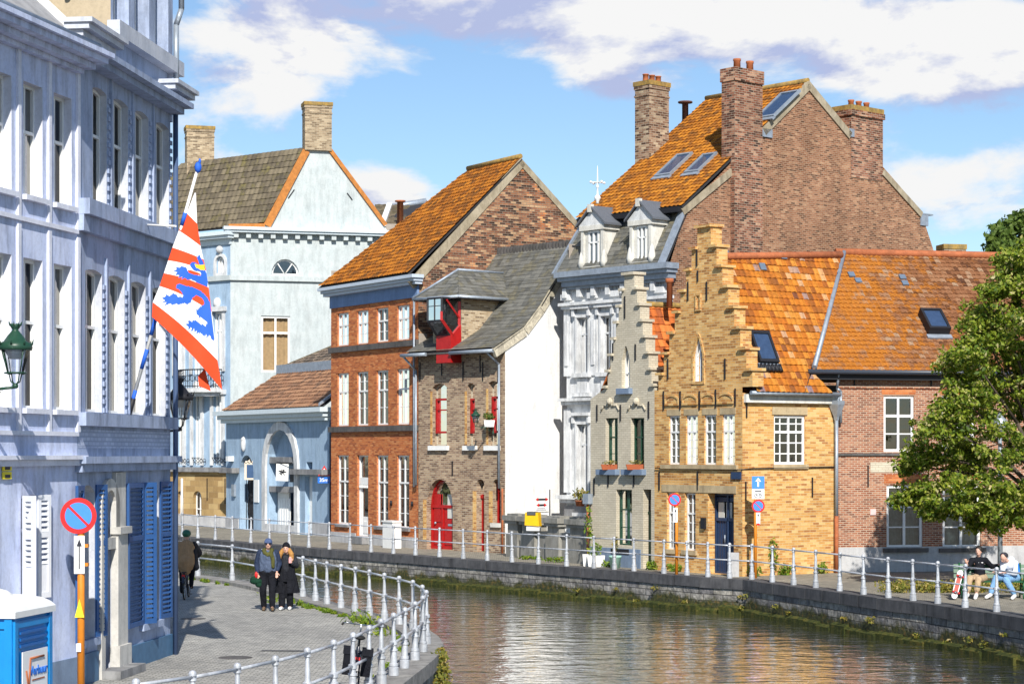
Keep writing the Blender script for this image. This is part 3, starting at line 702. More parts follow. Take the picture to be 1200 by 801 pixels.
# mansard
zc2 = zc+.1; ml0, ml1 = BF.P(-.3,zc2,.3), BF.P(L,zc2,.3); mt0, mt1 = BF.P(.15,ZM,-tM), BF.P(L,ZM,-tM)
tiles(h, [ml0, ml1, mt1, mt0], T_SLATE, .26, .2, 0, .014, name='mansard')
MB().box(mt0+Vector((0,0,-.16)), mt1-mt0, BF.N()*.5, (0,0,.2)).build('upper_gutter', IRON, h)
MB().box(ml0, mt0-ml0, -BF.D()*.12, BF.N()*.12).build('lead_flashing', LEAD, h); MB().box(ml1-BF.D()*.2, mt1-ml1, BF.D()*.24, BF.N()*.16).build('lead_flashing', LEAD, h)
roofsheet(h, [ml0, mt0, BF.P(.15,ZM,-6), BF.P(-.3,zc2,-6)], 'side_mansard', T_SLATE)
tA, zA = BG.uz(947,98); tE, zE = BG.uz(1080,250); t2, z2_ = BG.uz(1095,296)
u3 = Vector((0,0,.08)); rfl = BF.P(.1,zA,-tA)
rf_ = tiles(h, [BF.P(-.1,ZM,-tM+.35)+u3, BF.P(L+.05,ZM,-tM+.35)+u3, BF.P(L+.05,zA,-tA)+u3, BF.P(.1,zA,-tA)+u3], T_RUST2, .22, .25)
MB().tube([BF.P(.1,zA+.12,-tA), BF.P(L,zA+.12,-tA)], .11, 8).build('ridge_tiles', MOSS, rf_)
roofsheet(h, [BF.P(.1,zA,-tA), BF.P(L,zA,-tA), BF.P(L,zE,-tE), BF.P(.1,zE,-tE)], 'rear_roof', T_RUST2)
wall(BG, [(-.05,0),(t2,0),(t2,z2_),(tE,zE),(tA,zA),(tM,ZM),(-.05,zc2-.1)], B_BIG, h, 'gable_wall', holes=[])
coping(h, [BG.P(tM-.3,ZM-.1), BG.P(BG.u(856),BG.z(856,199))], .2, .06, BG.N()); coping(h, [BG.P(BG.u(893),BG.z(893,152)), BG.P(tA,zA+.05), BG.P(BG.u(997),BG.z(997,157))], .26, .06, BG.N()); coping(h, [BG.P(BG.u(1035),BG.z(1035,200)), BG.P(tE,zE)], .2, .06, BG.N())
back_box(h, BF, .12, L, t2, min(z2_,zE)-.3, sides='lb')
mb = MB(); mb.poly([BF.P(.12,zc,-.3), BF.P(.12,ZM,-tM), BF.P(.12,zA,-tA), BF.P(.12,zE,-tE), BF.P(.12,z2_,-t2), BF.P(.12,zc-4,-t2), BF.P(.12,zc-4,-.3)]); mb.build('party_wall', B_CHIM, h)
# chimneys
ua, ub = BG.u(853.5), BG.u(889.5); za = BG.z(871,82)
ua += .12; ub -= .05; m = MB(); m.box(BG.P(ua,3,-.45), BG.D()*(ub-ua), (0,0,za-.5-3), BG.N()*.67); m.box(BG.P(ua-.04,za-.5,-.5), BG.D()*(ub-ua+.08), (0,0,.5), BG.N()*.77)
ch = m.build('chimney_stack', brick('sooty_chimney_brick', [(0,(.04,.02,.015)),(.3,(.17,.06,.035)),(.7,(.33,.13,.075)),(1,(.5,.3,.19))], (.34,.27,.2), bw=.26, bh=.085, dark=.5), h)
for px in (866, 881): MB().lathe([(.14,za-.02),(.13,za+.3),(.15,za+.32),(.15,za+.4),(.1,za+.4)], BG.P(BG.u(px),0,-.1), 10).build('chimney_pot', TERRA, ch)
ua, ub = BG.u(997), BG.u(1034); za = BG.z(1015,126); zb_ = BG.z(1015,207)+2.9
m = MB(); m.box(BG.P(ua,zb_-3,-.9), BG.D()*(ub-ua), (0,0,za-zb_+3-.4), BG.N()*.93); m.box(BG.P(ua-.06,za-.4,-.96), BG.D()*(ub-ua+.12), (0,0,.22), BG.N()*1.06)
ch = m.build('chimney_stack', MC['sooty_chimney_brick'], h); MB().box(BG.P(ua-.04,za-.18,-.94), BG.D()*(ub-ua+.08), (0,0,.2), BG.N()*1.0).build('chimney_cap', MOSS, ch)
for px in (1006.5, 1015.5, 1024.5): MB().lathe([(.12,za),(.11,za+.22),(.13,za+.24),(.13,za+.3),(.1,za+.3)], BG.P(BG.u(px),0,-.4), 10).build('chimney_pot', TERRA, ch)
c = BF.P(.25,0,-BG.u(763)*0-4.3); c = at(764,300,82.0)
chimney(h, (c.x,c.y), BG.d, 1.12, .8, 9, at(764,100,82.0).z+.1, B_CHIM, 3, MOSS, .12, .3)
MB().bar(at(779,188,81.5), at(750,218,81.5), .13, n=4, sm=False).build('lead_flashing', LEAD, h)
MB().lathe([(.13,0),(.13,1.0),(.3,1.02),(.3,1.08),(.1,1.1)], at(803,150,84), 10).build('vent_pipe', plaster('rusty_iron', (.13,.06,.05), None), h)
for a, b, dz in ((892,904,-.0), (994,1000,0)): MB().box(BG.P(BG.u(a),BG.z(a,160),-.3), BG.D()*(BG.u(b)-BG.u(a)), (0,0,.32), BG.N()*.36).build('lead_flashing', LEAD, h)
MB().box(BG.P(tE-.1,zE-.5,-.2), BG.D()*.5, (0,0,.45), BG.N()*.25).build('gutter_end', LEAD, h); MB().box(BG.P(tE-.2,zE-.03,-.3), BG.D()*1.0, (0,0,.05), BG.N()*.3).build('gutter', ZINC, h)
# rooflights on the tiled slope
def on_roof(h, P0, U, Vv, N, u0, v0, u1, v1, name='roof_window', label=None, blk=IRON, pane=None, lift=.1):
    m = MB(); q = lambda u, v, n: P0+U*u+Vv*v+N*n
    for a, b, c_, d_ in ((u0,v0,u1,v0+.1),(u0,v1-.1,u1,v1),(u0,v0+.1,u0+.08,v1-.1),(u1-.08,v0+.1,u1,v1-.1)): m.box(q(a,b,0), U*(c_-a), Vv*(d_-b), N*(lift+.05))
    o = m.build(name, blk, h); g = MB(); g.box(q(u0+.08,v0+.1,0), U*(u1-u0-.16), Vv*(v1-v0-.2), N*(lift+.01)); g.build('pane', pane or paint('roof_glass', (.04,.07,.14), .06, .8, spec=1.0), o)
    f = MB(); f.box(q(u0-.06,v0-.2,0), U*(u1-u0+.12), Vv*.19, N*.07); f.build('flashing', LEAD, o); return o
def frame_of(P0, P1, P2):
    U = (P1-P0).normalized(); N = (P1-P0).cross(P2-P0).normalized(); N = -N if N.z < 0 else N; Vv = N.cross(U); Vv = -Vv if Vv.z < 0 else Vv; return U, Vv, N
def solve(P0, U, Vv, N, px, py):
    o = Vector((0,0,CH)); r = Vector(((px-CX)/F, 1, -(py-HY)/F)); t = (P0-o).dot(N)/r.dot(N); p = o+r*t-P0; return p.dot(U), p.dot(Vv)
P0 = BF.P(-.1,ZM,-tM+.35)+u3; U, Vv, N = frame_of(P0, BF.P(L+.05,ZM,-tM+.35)+u3, BF.P(.1,zA,-tA)+u3)
for (px0, py0), (px1, py1), ww in (((772,208),(795,183),.85), ((806,204),(824,183),.75), ((893,140),(917,111),1.0)):
    a = solve(P0,U,Vv,N,px0,py0); b = solve(P0,U,Vv,N,px1,py1); u0 = (a[0]+b[0])/2-ww/2+.3; on_roof(h,P0,U,Vv,N,u0,a[1],u0+ww,b[1],'roof_window',blk=ZINC, lift=.06)
# pedimented dormers
def dormer(h, pl, px0, px1, ytop, ybase, yw0, finial):
    u0, u1 = pl.u(px0), pl.u(px1); w = u1-u0; zb = zc2+.02; o = .12
    zt = pl.z((px0+px1)/2, yw0)
    m = MB(); m.box(pl.P(u0,zb,-1.6), pl.D()*.3, (0,0,zt-zb), pl.N()*(1.6+o)); m.box(pl.P(u1-.3,zb,-1.6), pl.D()*.3, (0,0,zt-zb), pl.N()*(1.6+o)); m.box(pl.P(u0,zb,-1.6), pl.D()*w, (0,0,.15), pl.N()*(1.6+o+.1))
    m.box(pl.P(u0-.1,zt,-1.6), pl.D()*(w+.2), (0,0,.18), pl.N()*(1.6+o+.12))
    for uu in (u0-.14, u1-.1): m.lathe([(.13,zb+.1),(.16,zb+.3),(.1,zb+.6),(.05,zb+.75)], pl.P(uu+.1,0,o+.02), 8)
    m.box(pl.P(u0-.04,zb+.2,o), pl.D()*.14, (0,0,zt-zb-.2), pl.N()*.08); m.box(pl.P(u1-.12,zb+.2,o), pl.D()*.14, (0,0,zt-zb-.2), pl.N()*.08)
    d = m.build('dormer', OFFW, h)
    wp = pl.off(o-.05); r = (u0+.3, zb+.15, u1-.3, zt-.02); window_sub(d, wp, r)
    zp = zt+.18; m = MB(); m.prism([pl.P(u0-.16,zp,o+.1), pl.P(u1+.16,zp,o+.1), pl.P((u0+u1)/2,zp+.6,o+.1)], -pl.N()*1.4); m.build('pediment', P_ORN, d)
    for s_, e_ in ((u0-.22,(u0+u1)/2),(u1+.22,(u0+u1)/2)): MB().prism([pl.P(s_,zp-.02,o+.2), pl.P(e_,zp+.68,o+.2), pl.P(e_,zp+.76,o+.2), pl.P(s_,zp+.06,o+.2)], -pl.N()*1.9).build('dormer_roof', paint('dark_lead',(.12,.13,.15),.5), d)
    MB().box(pl.P((u0+u1)/2-.14,zp+.5,o+.05), pl.D()*.2, (0,0,.3), pl.N()*.16).build('acroterion', OFFW, d)
    if finial:
        c = pl.P((u0+u1)/2, zp+.85, o-.2)
        f = MB().lathe([(.07,0),(.05,.08),(.11,.16),(.13,.22),(.1,.28),(.035,.34),(.03,.6),(.07,.64),(.03,.7),(.02,1.2),(.005,1.45)], c, 10)
        for k in range(4):
            a = k*math.pi/2+.5; e = Vector((math.cos(a),math.sin(a),0)); f.bar(c+Vector((0,0,.8)), c+e*.28+Vector((0,0,.8)), .02); f.ball(c+e*.3+Vector((0,0,.8)), .05)
        f.build('finial', WHITE, d)
def window_sub(d, pl, r):
    u0,z0,u1,z1 = r; m = MB(); ring(m, pl, arch(r), .07, 0, .06)
    m.box(pl.P((u0+u1)/2-.04,z0,0), pl.D()*.08, (0,0,z1-z0), pl.N()*.07); m.box(pl.P(u0,z0+(z1-z0)*.65,0), pl.D()*(u1-u0), (0,0,.06), pl.N()*.06)
    m.build('window_frame', WHITE, d); MB().box(pl.P(u0,z0,-.03), pl.D()*(u1-u0), (0,0,z1-z0), pl.N()*.04).build('pane', paint('dormer_glass', (.12,.15,.17), .08, .8, spec=.8), d)
dormer(h, BF, 686, 711, 252, 318, 270, True); dormer(h, BF, 743, 767, 248, 312, 264, False)

# ================================================================== grey painted step gable house
def stepgable(pl, uc, z_eave, z_top, half, n, run, rise, ht=.6):
    """outline of a step gable, symmetric about uc"""
    L_, R_ = [], []; x = half; z = z_top
    R_ = [(uc+x, z)]
    for i in range(n):
        z -= (rise if i else ht); R_.append((uc+x, z)); x += run; R_.append((uc+x, z))
    R_.append((uc+x, z_eave)); L_ = [(2*uc-u, z_) for u, z_ in reversed(R_)]
    return L_, R_
def step_caps(h, pl, R_, uc, mat, name='step_coping', t=.09, out=.1, dep=.45):
    for i in range(0, len(R_)-1, 2):
        (u, z) = R_[i]; un = R_[i-1][0] if i else 2*uc-u
        a, b = (un, u+.06) if i else (un-.06, u+.06)
        if i == 0: MB().box(pl.P(a,z,-dep), pl.D()*(b-a), (0,0,t), pl.N()*(dep+out)).build(name, mat, h)
        else:
            for sgn in (1,-1):
                x0, x1 = (a-.02, b) if sgn > 0 else (2*uc-b, 2*uc-a+.02)
                MB().box(pl.P(x0,z,-dep), pl.D()*(x1-x0), (0,0,t), pl.N()*(dep+out)).build(name, mat, h)
GF = Pl(gp(692,661.5), gp(767,667)); L = GF.L; uc = GF.u(737.5)
h = thing('step_gable_house', 'narrow grey painted house with stepped gable and green framed windows', 'house', GF.P(L/2,0), 'canal houses on the far bank')
ztp = GF.z(738,322); ze = GF.z(738,466); rise = (GF.z(738,340)-GF.z(738,453.5))/6; run = (min(L-uc,uc)-.27)/7
Lo, Ro = stepgable(GF, uc, ze, ztp, .27, 7, run, rise, ztp-GF.z(738,340))
wins = []
for a, b in ((707.5,724),(737,755)):
    r = GF.rect(a,489.5,b,549); r = (r[0]+.1,r[1],r[2],r[3]); window(h, GF, r, rec=.2, fw=.05, mull=(.5,), trans=(.62,), barsh=(.3,), mat=GREENP, curtain=CURT, cw=(0,.35))
    MB().box(GF.P(r[0]-.3,r[1]-.2,-.05), GF.D()*(r[2]-r[0]+.4), (0,0,.18), GF.N()*.25).build('blue_sill', P_PLB, h)
r = GF.rect(722,573.5,740.5,638.5); window(h, GF, r, rec=.2, fw=.05, mull=(.5,), trans=(.64,), barsh=(.32,), mat=GREENP, curtain=CURT, cw=(.0,.4))
r = GF.rect(752.5,573,763,667); u0,_,u1,q1 = r; u0 += .05; GF.holes.append((arch((u0,.02,u1,q1)), .35))
m = MB(); m.box(GF.P(u0,.03,-.3), GF.D()*(u1-u0), (0,0,q1-.85), GF.N()*.06); m.box(GF.P(u0+.06,.2,-.25), GF.D()*(u1-u0-.12), (0,0,.8), GF.N()*.04); m.box(GF.P(u0,q1-.82,-.3), GF.D()*(u1-u0), (0,0,.08), GF.N()*.1)
dd = m.build('green_door', GREENP, h); g = MB(); g.poly([GF.P(u0,q1-.8,-.27),GF.P(u1,q1-.8,-.27),GF.P(u1,q1,-.27),GF.P(u0,q1,-.27)]); g.build('pane', GL, dd)
r = GF.rect(728.5,405,738,454.5); window(h, GF, r, 'point', rec=.2, fw=.05, mull=(.5,), trans=(.35,), mat=WHITE, rise=.5)
MB().box(GF.P(r[0]-.1,r[1]-.2,-.05), GF.D()*(r[2]-r[0]+.25), (0,0,.19), GF.N()*.22).build('blue_sill', P_PLB, h)
wall(GF, [(0,0),(L,0)]+[(L,ze)]+list(reversed(Ro[:-1]))+list(reversed(Lo[1:]))+[(0,ze)], P_GREY, h, 'wall')
m = MB()  # thickness of the stepped gable above the roof
pr = Lo+Ro
for a, b in zip(pr[:-1], pr[1:]): m.poly([GF.P(*a,0), GF.P(*b,0), GF.P(*b,-.4), GF.P(*a,-.4)])
for t in tessellate_polygon([[Vector((u,z,0)) for u,z in pr]]): m.poly([GF.P(pr[i][0],pr[i][1],-.4) for i in t])
m.build('gable_back', P_GREY, h)
step_caps(h, GF, Ro, uc, P_GREY)
band(h, GF, .0, GF.u(751), 0, GF.z(722,641)-.02, .035, P_PLB, 'plinth')
MB().box(GF.P(GF.u(717),GF.z(728,649),.0), GF.D()*(GF.u(738)-GF.u(717)), (0,0,.18), GF.N()*.05).build('cellar_grille', IRON, h)
anchors(h, GF, [(718.5,402,422),(745,403,422),(732.5,347,373),(700,474,493),(727.5,474,493),(760.5,470,490),(696.5,560,580),(713,554,570),(743,554,570)])
for a, b in ((705,726),(736,757)):   # carved cartouches over the windows
    m = MB(); ua, ub = GF.u(a), GF.u(b); zz = GF.z(a,481); um = (ua+ub)/2
    m.tube([GF.P(ua,zz,.02),GF.P(ua+.15,zz+.18,.02),GF.P(um-.1,zz+.15,.02),GF.P(um,zz+.4,.02),GF.P(um+.1,zz+.15,.02),GF.P(ub-.15,zz+.18,.02),GF.P(ub,zz,.02)], .035, 5); m.ball(GF.P(um,zz+.3,.03), .12); m.build('carved_relief', P_GREY, h)
rz = GF.z(740,357); rzn = Vector((0,0,rz)); dpth = 7.5
half_w = L-uc; 
def sx(u, z, o): return GF.P(u, z, o)
grf = tiles(h, [sx(L+.0,ze-.1,-dpth), sx(L+.0,ze-.1,-.3), sx(uc,rz,-.3), sx(uc,rz,-dpth)], T_RED, .24, .28)
roofsheet(h, [sx(0,ze-.1,-dpth), sx(0,ze-.1,-.3), sx(uc,rz,-.3), sx(uc,rz,-dpth)], 'left_roof', T_RED)
MB().tube([sx(uc,rz+.06,-.4), sx(uc,rz+.06,-dpth)], .1, 8).build('ridge_tiles', MOSS, grf)
back_box(h, GF, .01, L-.01, dpth, ze-.15, sides='lrb')
MB().lathe([(.1,0),(.1,.8),(.14,.82),(.14,.95),(.09,.95)], sx(GF.u(752)-.0,rz-.05,-1.2), 10).build('chimney_pot', TERRA, h)
pipe(h, [GF.P(-.02,GF.z(692,590),.1), GF.P(-.02,0,.1)], TERRA, .045); MB().box(GF.P(-.18,GF.z(692,590),.0), GF.D()*.3, (0,0,.35), GF.N()*.2).build('hopper', ZINC, h)

# ================================================================== yellow brick step gable corner house
YF = Pl(gp(767,667), gp(870,675)); L = YF.L; YS = Pl(YF.P(L,0), gp(980,670.5)); LS = YS.L; uc = YF.u(825)
h = thing('step_gable_house', 'yellow ochre brick corner house with stepped gable, navy door and patchy orange tiles', 'house', YF.P(L/2,0), 'canal houses on the far bank')
ztp = YF.z(826,266.5); ze = YF.z(826,455); rise = (YF.z(826,291)-YF.z(826,437))/6; run = .29
Lo, Ro = stepgable(YF, uc, ze, ztp, .34, 7, run, rise, ztp-YF.z(826,291))
Lo = [(max(u,.0) if i < 3 else u, z) for i, (u, z) in enumerate(Lo)]
r = YF.rect(812.5,395,824.8,449.5); window(h, YF, r, 'point', rec=.12, fw=.07, mull=(.5,), trans=(), barsh=(.2,.4,.6), rise=.6)
zz = (YF.z(820,544), YF.z(820,486))
for a, b in ((784,796.6),(804,817.6),(825.5,839.2),(846.5,861)):
    r = (YF.u(a), zz[0], YF.u(b), zz[1]); window(h, YF, r, rec=.1, fw=.06, mull=(.5,), trans=(.66,), barsh=(.17,.34,.5,.83), curtain=CURT, cw=(0,.5))
    band(h, YF, r[0]-.1, r[2]+.06, zz[1]+.003, zz[1]+.2, .015, SAND, 'lintel')
band(h, YF, .4, L-.2, zz[0]-.14, zz[0]-.003, .08, SAND, 'sill_band')
zz = (YF.z(800,644), YF.z(800,577))
for a, b in ((781.5,791),(802.5,815)):
    r = (YF.u(a), zz[0], YF.u(b), zz[1]); window(h, YF, r, rec=.14, fw=.06, mull=(.5,), trans=(.64,), barsh=(.16,.32,.48,.82), curtain=CURT, cw=(.2,1)); band(h, YF, r[0]-.1, r[2]+.1, zz[0]-.14, zz[0]-.003, .08, SAND, 'sill')
band(h, YF, YF.u(776), YF.u(863), zz[1]+.02, zz[1]+.26, .02, SAND, 'long_lintel')
u0, u1 = YF.u(829.5), YF.u(860); q1 = zz[1]; YF.holes.append((arch((u0,.02,u1,q1)), .4)); um = (u0+u1)/2
m = MB(); ring(m, YF, arch((u0,.02,u1,q1)), .07, -.38, -.28); m.box(YF.P(u0,.03,-.38), YF.D()*(u1-u0), (0,0,q1*.66), YF.N()*.05); m.box(YF.P(um-.04,.03,-.34), YF.D()*.08, (0,0,q1-.1), YF.N()*.06)
for k in range(9):
    if k != 4: m.box(YF.P(u0+(u1-u0)*(k+.9)/10,.1,-.335), YF.D()*.03, (0,0,q1*.62), YF.N()*.02)
m.box(YF.P(u0,q1*.66,-.36), YF.D()*(u1-u0), (0,0,.1), YF.N()*.08); m.box(YF.P(u0,q1*.9,-.36), YF.D()*(u1-u0), (0,0,.14), YF.N()*.05)
dd = m.build('navy_door', BLUED, h)
g = MB()
for a in (.1,.4,.7): g.box(YF.P(u0+(u1-u0)*a,q1*.69,-.35), YF.D()*(u1-u0)*.22, (0,0,q1*.2), YF.N()*.02)
g.build('pane', paint('pale_door_pane',(.6,.6,.56),.3), dd); MB().bar(YF.P(um-.1,1.0,-.25), YF.P(um-.1,1.25,-.25), .02).build('handle', ZINC, dd)
wall(YF, [(0,0),(L,0),(L,ze),(Ro[-1][0],ze)]+list(reversed(Ro[:-1]))+list(reversed(Lo[1:]))+[(max(Lo[0][0],0),ze),(0,ze)] if Ro[-1][0] > L else [(0,0),(L,0),(L,ze)]+list(reversed(Ro[:-1]))+list(reversed(Lo[1:]))+[(0,ze)], B_YELF, h)
m = MB(); pr = Lo+Ro
for a, b in zip(pr[:-1], pr[1:]): m.poly([YF.P(*a,0), YF.P(*b,0), YF.P(*b,-.45), YF.P(*a,-.45)])
for t in tessellate_polygon([[Vector((u,z,0)) for u,z in pr]]): m.poly([YF.P(pr[i][0],pr[i][1],-.45) for i in t])
m.build('gable_back', B_YEL, h)
step_caps(h, YF, Ro, uc, B_YEL, dep=.5)
anchors(h, YF, [(817,289,312),(806.5,330,352),(828.5,330,352),(783,420,444),(850,420,444),(818,317,330),(778,458,480),(797.5,458,480),(820,458,480),(839,456,478),(862,455,476),(773,552,574),(818,552,574)])
for a, b in ((780,796),(800,818),(822,838),(841,860)):   # blind arches over the window row
    r = (YF.u(a), YF.z(820,474), YF.u(b), YF.z(820,461)); m = MB(); pts = arch(r,'seg'); ring(m, YF, pts, .06, -.02, .05); m.prism([YF.P(u,z,0) for u, z in pts], YF.N()*.02); m.build('blind_arch', B_YEL, h)
m = MB(); r = YF.rect(815.5,344,822,364); ring(m, YF, arch(r), .06, -.02, .05); m.build('blind_arch', B_YEL, h)
m = MB(); r = YF.rect(811,390,826,450); ring(m, YF, arch(r,'point',rise=.7), .09, -.02, .03); m.build('brick_hood', B_YEL, h)
# side wall to the right
zs = YS.z(870,460)
r = YS.rect(907,486.5,943.5,543.8); window(h, YS, r, rec=.1, fw=.075, mull=(.5,), trans=(.66,), bars=(.24,.76), barsh=(.22,.44,.83), bw=.04, curtain=CURT, cw=(.78,1)); YR = r
band(h, YS, r[0]-.08, r[2]+.08, r[3]+.02, r[3]+.26, .03, SAND, 'lintel'); band(h, YS, r[0]-.05, r[2]+.1, r[1]-.14, r[1]-.003, .06, SAND, 'sill')
band(h, YS, r[0]-.1, r[2]+.1, r[3]+.28, r[3]+.62, .012, B_YEL, 'relieving_arch')
wall(YS, [(0,0),(LS,0),(LS,zs),(0,zs)], B_YEL, h, 'yellow_side_wall')
band(h, YS, 0.05, LS-.02, zs-.3, zs-.04, .14, OFFW, 'eaves_board'); MB().bar(YS.P(.1,zs,.3), YS.P(LS-.1,zs,.3), .07, n=10).build('gutter', ZINC, h)
anchors(h, YS, [(874.5,468,489),(873.5,564,586),(951.5,559,582)])
cb = [YF.P(YF.u(769),YF.z(769,548),.05), YF.P(YF.u(820),YF.z(820,549.5),.04), YF.P(L,YF.z(870,550),.05), YS.P(.4,YF.z(870,548.5),.05), YS.P(LS*.5,YF.z(870,550)+.05,.05), YS.P(LS-.1,YF.z(870,547),.05)]
MB().tube(cb, .018, 5).build('cable', IRON, h)
MB().box(YF.P(YF.u(858),YF.z(862,561),.0), YF.D()*.45, (0,0,.22), YF.N()*.05).build('street_nameplate', BLUED, h); MB().box(YF.P(YF.u(823),YF.z(825,619),.0), YF.D()*.2, (0,0,.35), YF.N()*.08).build('doorbell', IRON, h)
rzy = YF.z(826,298)-.1; back = 7.6
q = lambda u, z, o: YF.P(u, z, o)
# right slope of the tiled roof follows the side wall
e0, e1 = YS.P(.25,zs+.03,.38), YS.P(LS+1.0,zs+.03,.38); r0 = YF.P(uc,rzy,-.4); r1 = r0+YS.D()*8.2
U, Vv, N = frame_of(e0, e1, r0); onp = lambda px, py: (lambda a_: e0+U*a_[0]+Vv*a_[1])(solve(e0, U, Vv, N, px, py))
r1 = onp(986, 300.5); pa = onp(943.5, 461.5); pb_ = onp(976, 461); pc_ = onp(951.5, 435); pa = e0+U*(pa-e0).dot(U); pb_ = e0+U*(pb_-e0).dot(U)
trf = tiles(h, [e0, pa, r1, r0], T_PATCH, .21, .25, .02, .03); tiles(h, [pa, pb_, pc_], T_PATCH, .21, .25, .02, .03)
MB().tube([r0+Vector((0,0,.06)), r1+Vector((0,0,.06))], .12, 8).build('ridge_tiles', TERRA, trf)
U, Vv, N = frame_of(e0, e1, r0)
a = solve(e0,U,Vv,N,888,426); b = solve(e0,U,Vv,N,884,390); ww = .78
on_roof(h, e0, U, Vv, N, a[0]-.0, a[1], a[0]+ww, b[1], lift=.12)
m = MB()
for k in range(7): m.bar(e0+U*(a[0]-.1+k*.15)+Vv*(a[1]-.05)+N*.05, e0+U*(a[0]-.1+k*.15)+Vv*(a[1]-.3)+N*.06, .07, n=8)
m.build('lead_apron', IRON, h)
for px, py in ((848,302),(891,317),(915,304)):
    a = solve(e0,U,Vv,N,px,py); MB().box(e0+U*a[0]+Vv*a[1], U*.23, Vv*.26, N*.07).build('slate_patch', paint('blue_grey_slate',(.12,.16,.22),.6), h)
roofsheet(h, [YF.P(0,ze-.2,-.4), YF.P(uc,rzy-.05,-.4), r0+YS.D()*3.9-Vector((0,0,.15)), YF.P(0,ze-.2,-4.1)], 'left_roof', T_RED)
back_box(h, YF, .01, L, back, ze-.3, sides='lb')
# hopper and downpipe where the two houses meet
hp = lambda px, py, o=.15: YS.P(LS-.12, YS.z(978,py), o)
pipe(h, [hp(0,462,.3), hp(0,476)]); MB().lathe([(.08,0),(.09,.1),(.26,.5),(.26,.62)], hp(0,492), 4, False).build('hopper', ZINC, h)
pipe(h, [hp(0,490), hp(0,604)], r=.06); pipe(h, [hp(0,604), YS.P(LS-.12,0,.15)], TERRA, .065)

# ================================================================== low red brick house on the right
A = Vector(YS.P(LS+.02,0)[:2]); HR = Pl(A, d=(.975,.222)); LR = 11.5
h = thing('brick_house', 'low red brick house with brown pantile roof and grey plinth, right of the yellow house', 'house', HR.P(LR/2,0), 'canal houses on the far bank')
for a, b in ((1035.5,1071),(1104,1142)):
    r = HR.rect(a,463.5,b,529); window(h, HR, r, rec=.1, fw=.085, mull=(.5,), trans=(.64,), barsh=(.32,), bw=.04, curtain=CURG if a > 1100 else None, cw=(0,.5))
for a, b in ((1039,1081.5),(1104.5,1149)):
    r = HR.rect(a,568,b,641.5); window(h, HR, r, rec=.1, fw=.095, mull=(.5,), trans=(.66,), barsh=(.33,), bw=.04, curtain=CURG, cw=(0,1)); band(h, HR, r[0]-.15, r[2]+.15, r[1]-.14, r[1]-.003, .12, DSTONE, 'sill')
ze = HR.z(1000,437)
wall(HR, [(0,0),(LR,0),(LR,ze),(0,ze)], B_RED, h)
band(h, HR, 0.02, LR, 0, HR.z(1000,641), .04, P_PLINTH, 'plinth'); band(h, HR, 0.02, LR, HR.z(1000,533.5), HR.z(1000,530.5), .06, DSTONE, 'string_course'); band(h, HR, 0.02, LR, HR.z(1000,454.5), HR.z(1000,452), .05, B_RED, 'dentil_course')
for a, b, y in ((1033,1073,463),(1036,1084,567),(1102,1144,463),(1102,1151,567)): band(h, HR, HR.u(a), HR.u(b), HR.z(1050,y)+.02, HR.z(1050,y)+.3, .012, B_ORANGE, 'flat_arch')
band(h, HR, HR.u(1020), HR.u(1052), HR.z(1036,553), HR.z(1036,541), .006, P_GREY, 'mortar_patch')
anchors(h, HR, [(1017,545,570),(1001,436,452),(1091,436,452)])
MB().box(HR.P(HR.u(1019.5),HR.z(1023,603),0), HR.D()*.2, (0,0,.19), HR.N()*.03).build('notice_plate', paint('pinkish_plate',(.7,.5,.48),.5), h)
band(h, HR, -.9, LR, ze-.22, ze-.02, .3, IRON, 'eaves_board', inn=.0); MB().bar(HR.P(-1.15,ze+.02,.42), HR.P(LR,ze+.02,.42), .085, n=10).build('gutter', paint('black_gutter',(.04,.05,.07),.4), h)
e0, e1 = HR.P(HR.off(.45).u(952.5),ze+.06,.45), HR.P(LR,ze+.06,.45)
bk = 4.3; zr = CH+(HY-298)*(HR.P(2,0,-bk).y)/F; ul = HR.off(-bk).u(989)
r0, r1 = HR.P(ul,zr,-bk), HR.P(LR,zr,-bk)
brf = tiles(h, [e0, e1, r1, r0], T_BROWN, .18, .22, .02, .03)
MB().tube([r0+Vector((-.3,0,.08)), r1+Vector((0,0,.08))], .13, 8).build('ridge_tiles', TERRA, brf)
MB().bar(e0+Vector((.05,0,.1)), r0+Vector((0,0,.08)), .09, n=6).build('lead_verge', LEAD, h)
roofsheet(h, [r0, r1, HR.P(LR,ze,-2*bk), HR.P(ul,ze,-2*bk)]); roofsheet(h, [e0, r0, HR.P(ul,ze,-2*bk)], 'side_gable', B_RED, .02)
back_box(h, HR, 0.02, LR, 2*bk-.1, ze-.1, sides='rb')
U, Vv, N = frame_of(e0, e1, r0)
a = solve(e0,U,Vv,N,1087,393); b = solve(e0,U,Vv,N,1095,372); on_roof(h, e0, U, Vv, N, a[0], a[1], a[0]+.75, b[1]+.1, lift=.28)
for px, py in ((995,325),(1003,332),(1055,328),(1058,335)):
    a = solve(e0,U,Vv,N,px,py); MB().box(e0+U*a[0]+Vv*a[1], U*.22, Vv*.24, N*.07).build('slate_patch', MC['blue_grey_slate'], h)
c = at(1115,300,76); chimney(h, (c.x,c.y), (1,.2), .8, .6, 6, at(1115,287,76).z, B_CHIM, 0, MOSS)
pipe(h, [HR.P(-.05,ze,.3), HR.P(-.05,ze-.5,.15), HR.P(.08,ze-.6,.15), HR.P(.08,ze-1.6,.15)])
